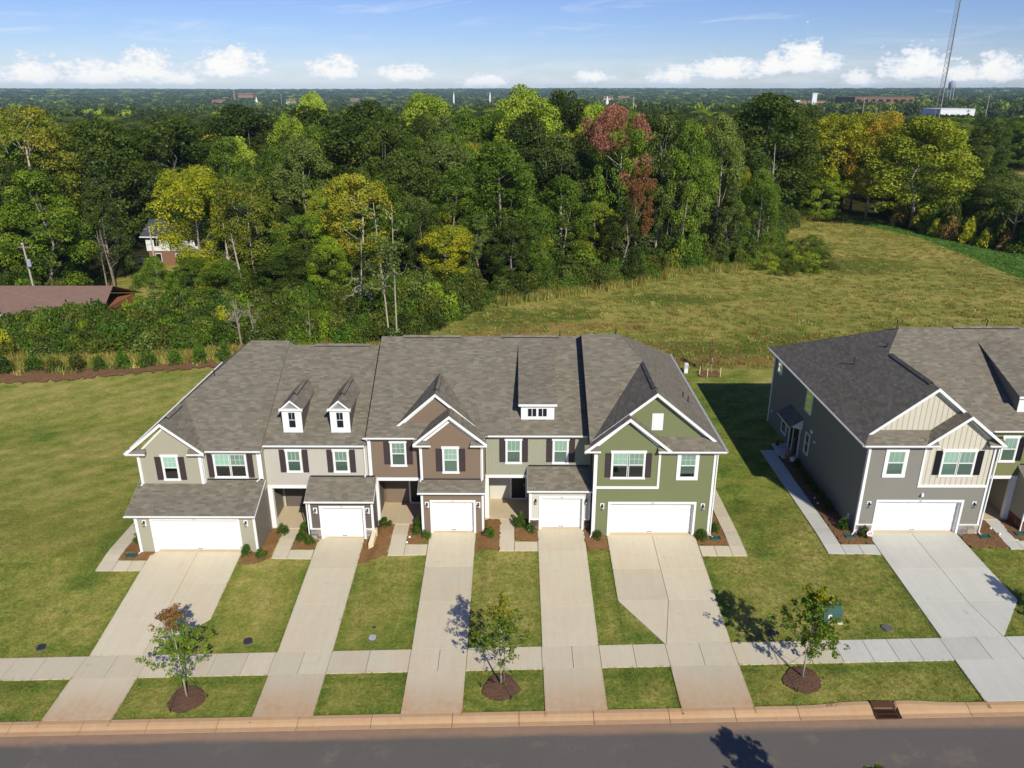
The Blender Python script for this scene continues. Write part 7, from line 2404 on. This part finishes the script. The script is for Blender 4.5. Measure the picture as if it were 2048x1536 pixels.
def far_box(name, X, Y, w, d_, h, mat, label, base=None, roof=None, nwin=0, cat='building', rise=0, par=.0):
    z = ground(X, Y) - 1 if base is None else base
    T = empty(name, (X, Y, z), label, cat)
    solid(T, X - w / 2, X + w / 2, Y, Y + d_, z, z + h, mat, 'wall')
    b = MB()
    if rise: b.extrude([(X - w / 2 - .4, Y - .4, z + h), (X - w / 2 - .4, Y + d_ / 2, z + h + rise), (X - w / 2 - .4, Y + d_ + .4, z + h)], (w + .8, 0, 0))
    else: b.box(X - w / 2 - .3, X + w / 2 + .3, Y - .3, Y + d_ + .3, z + h, z + h + .5)
    b.build('roof', roof or mat, T)
    F = front(Y)
    for i in range(nwin):
        a_ = X - w / 2 + w * (i + .5) / nwin
        w_ = MB(); w_.fbox(F, a_ - w / nwin * .28, a_ + w / nwin * .28, 0, .1, z + h * .55, z + h * .8); w_.build('window', M['dark_glass'], T)
    return T


M['school'] = paint('faded_brick', srgb('#a58474', .8), .8, .1)
M['tan'] = paint('tan_panel', srgb('#a5876a', .8), .8, .1); M['tan2'] = paint('tan_roof', srgb('#8d6d55', .8), .85, .15)
far_box('warehouse', 485, 900, 38, 40, 8.5, M['white_dull'], 'long white flat roofed warehouse just right of the mast', base=-4.5, roof=M['white'], nwin=0)
far_box('warehouse', 412, 1150, 40, 60, 15, M['tan'], 'tan industrial building left of the mast, nearer one', base=-6, roof=M['tan2'], nwin=5)
far_box('warehouse', 470, 1150, 95, 90, 8, M['tan'], 'long low tan industrial building left of the mast', base=-4, roof=M['tan'], nwin=10)
far_box('warehouse', 560, 1250, 90, 80, 14, M['tan2'], 'brown roofed hall behind the mast', base=-1, roof=M['tan2'], nwin=8)
far_box('warehouse', 352, 1050, 22, 20, 14, M['white_dull'], 'small white topped building at the left end of the tan halls', base=-3, roof=M['white'], nwin=2)
b = MB(); 
T = empty('silo', (392, 1080, 0), 'pale boxy silo tower above the tan halls', 'silo'); b.box(389, 395, 1080, 1086, 0, 19); b.box(388.4, 395.6, 1079.4, 1086.6, 19, 20); b.build('silo_body', M['white_dull'], T)
for i in range(7):
    bx_ = MB(); bx_.tube([(398 + i * 9, 1075, -5), (398 + i * 9, 1075, 6)], .35, 5); bx_.build('silo_post', M['white_dull'], T) if i < 4 else None
T = empty('water_tower', (905, 1720, 5), 'distant water tower beside the mast on the horizon', 'water tower')
zt = 24
b = MB(); b.lathe((905, 1720, zt), [(2, 0), (6, 2), (7, 6), (7, 12), (5, 15), (1, 17)], 16); b.build('tank', M['grey_metal'], T)
for k in range(6):
    a_ = k * 1.047; b = MB(); b.tube([(905 + 7 * math.cos(a_), 1720 + 7 * math.sin(a_), -10), (905 + 5.5 * math.cos(a_), 1720 + 5.5 * math.sin(a_), zt + 4)], .7, 5); b.build('leg', M['grey_metal'], T)


def steeple(X, Y, top, label, h=16, w=4, mat=None):
    T = empty('church_steeple', (X, Y, top - h), label, 'church steeple')
    b = MB(); b.box(X - w / 2, X + w / 2, Y, Y + w, top - h - 10, top - h * .55); b.build('tower', mat or M['white_dull'], T)
    b = MB(); b.lathe((X, Y + w / 2, top - h * .55), [(w * .6, 0), (.25, h * .55)], 8); b.build('spire', mat or M['white_dull'], T)


steeple(-630, 2000, 7, 'white church steeple on the far left horizon', 20, 5)
steeple(-149, 2000, 17, 'left of the two small white steeples at the horizon centre', 16, 3.5)
steeple(-61, 2000, 18, 'right of the two small white steeples at the horizon centre', 18, 3.5)
steeple(168, 1500, 13, 'tiny white steeple above the trees right of centre', 20, 5)
steeple(-560, 2300, 20, 'tiny white steeple among the far left trees', 16, 5)
far_box('school', -655, 2000, 36, 30, 10, M['school'], 'distant pinkish brick building on the left horizon', base=5, roof=M['tan'], nwin=6)
T = empty('chimney', (-682, 2000, 0), 'brick chimney beside the distant brick building', 'chimney'); b = MB(); b.lathe((-682, 2000, 0), [(2.4, 0), (1.7, 22), (1.9, 23)], 8); b.build('stack', M['school'], T)
for i, (X, Y, w, h, rs, mt, lab) in enumerate(((-905, 1900, 40, 6, 0, 'white', 'flat white building far off at the left edge'), (-705, 1950, 30, 9, 5, 'tan', 'cream house with a pink roof in the far left trees'), (-560, 2050, 22, 8, 5, 'white_dull', 'small white house among the far trees left of centre'),
                                               (-410, 2100, 22, 10, 6, 'tan', 'small tan house on the horizon left of centre'), (260, 2300, 26, 9, 6, 'white_dull', 'pale house on the far right of centre horizon'), (330, 2500, 34, 9, 6, 'tan', 'row of tan roofs on the horizon right of centre'), (1290, 2000, 40, 9, 5, 'white_dull', 'pale house in the far right trees'))):
    far_box('far_house', X, Y, w, 14, h, M[mt], lab, base=ground(X, Y) + 9, roof=M['tan2'], nwin=3, cat='house', rise=rs)
for (X, Y, H_, lab) in ((505, 880, 26, 'utility pole right of the white warehouse'), (360, 850, 24, 'utility pole left of the tan halls'), (92, 640, 24, 'thin pole in the trees left of the great dark tree'), (-455, 1600, 38, 'tall pole on the left horizon')):
    z = ground(X, Y); T = empty('utility_pole', (X, Y, z), lab, 'utility pole', 'far utility poles')
    b = MB(); b.tube([(X, Y, z), (X, Y, z + H_)], .35, 5); b.build('pole', M['bark_pale'], T); b = MB(); b.box(X - 2.5, X + 2.5, Y - .2, Y + .2, z + H_ - 1.5, z + H_ - 1.1); b.build('crossarm', M['bark'], T)

# ------------------------------------------------------------------ air
HD = 0.000065
m, g = newmat('haze')
vol = g.node('ShaderNodeVolumePrincipled', {'Color': (.52, .76, 1.0), 'Density': HD, 'Anisotropy': -.15})
out = g.node('ShaderNodeOutputMaterial'); m.node_tree.links.new(vol.outputs[0], out.inputs['Volume'])
b = MB(); b.box(-9000, 9000, -400, 9800, -60, 66)
hz = b.build('haze', m, org=(0, 7000, -60)); tag(hz, kind='stuff')
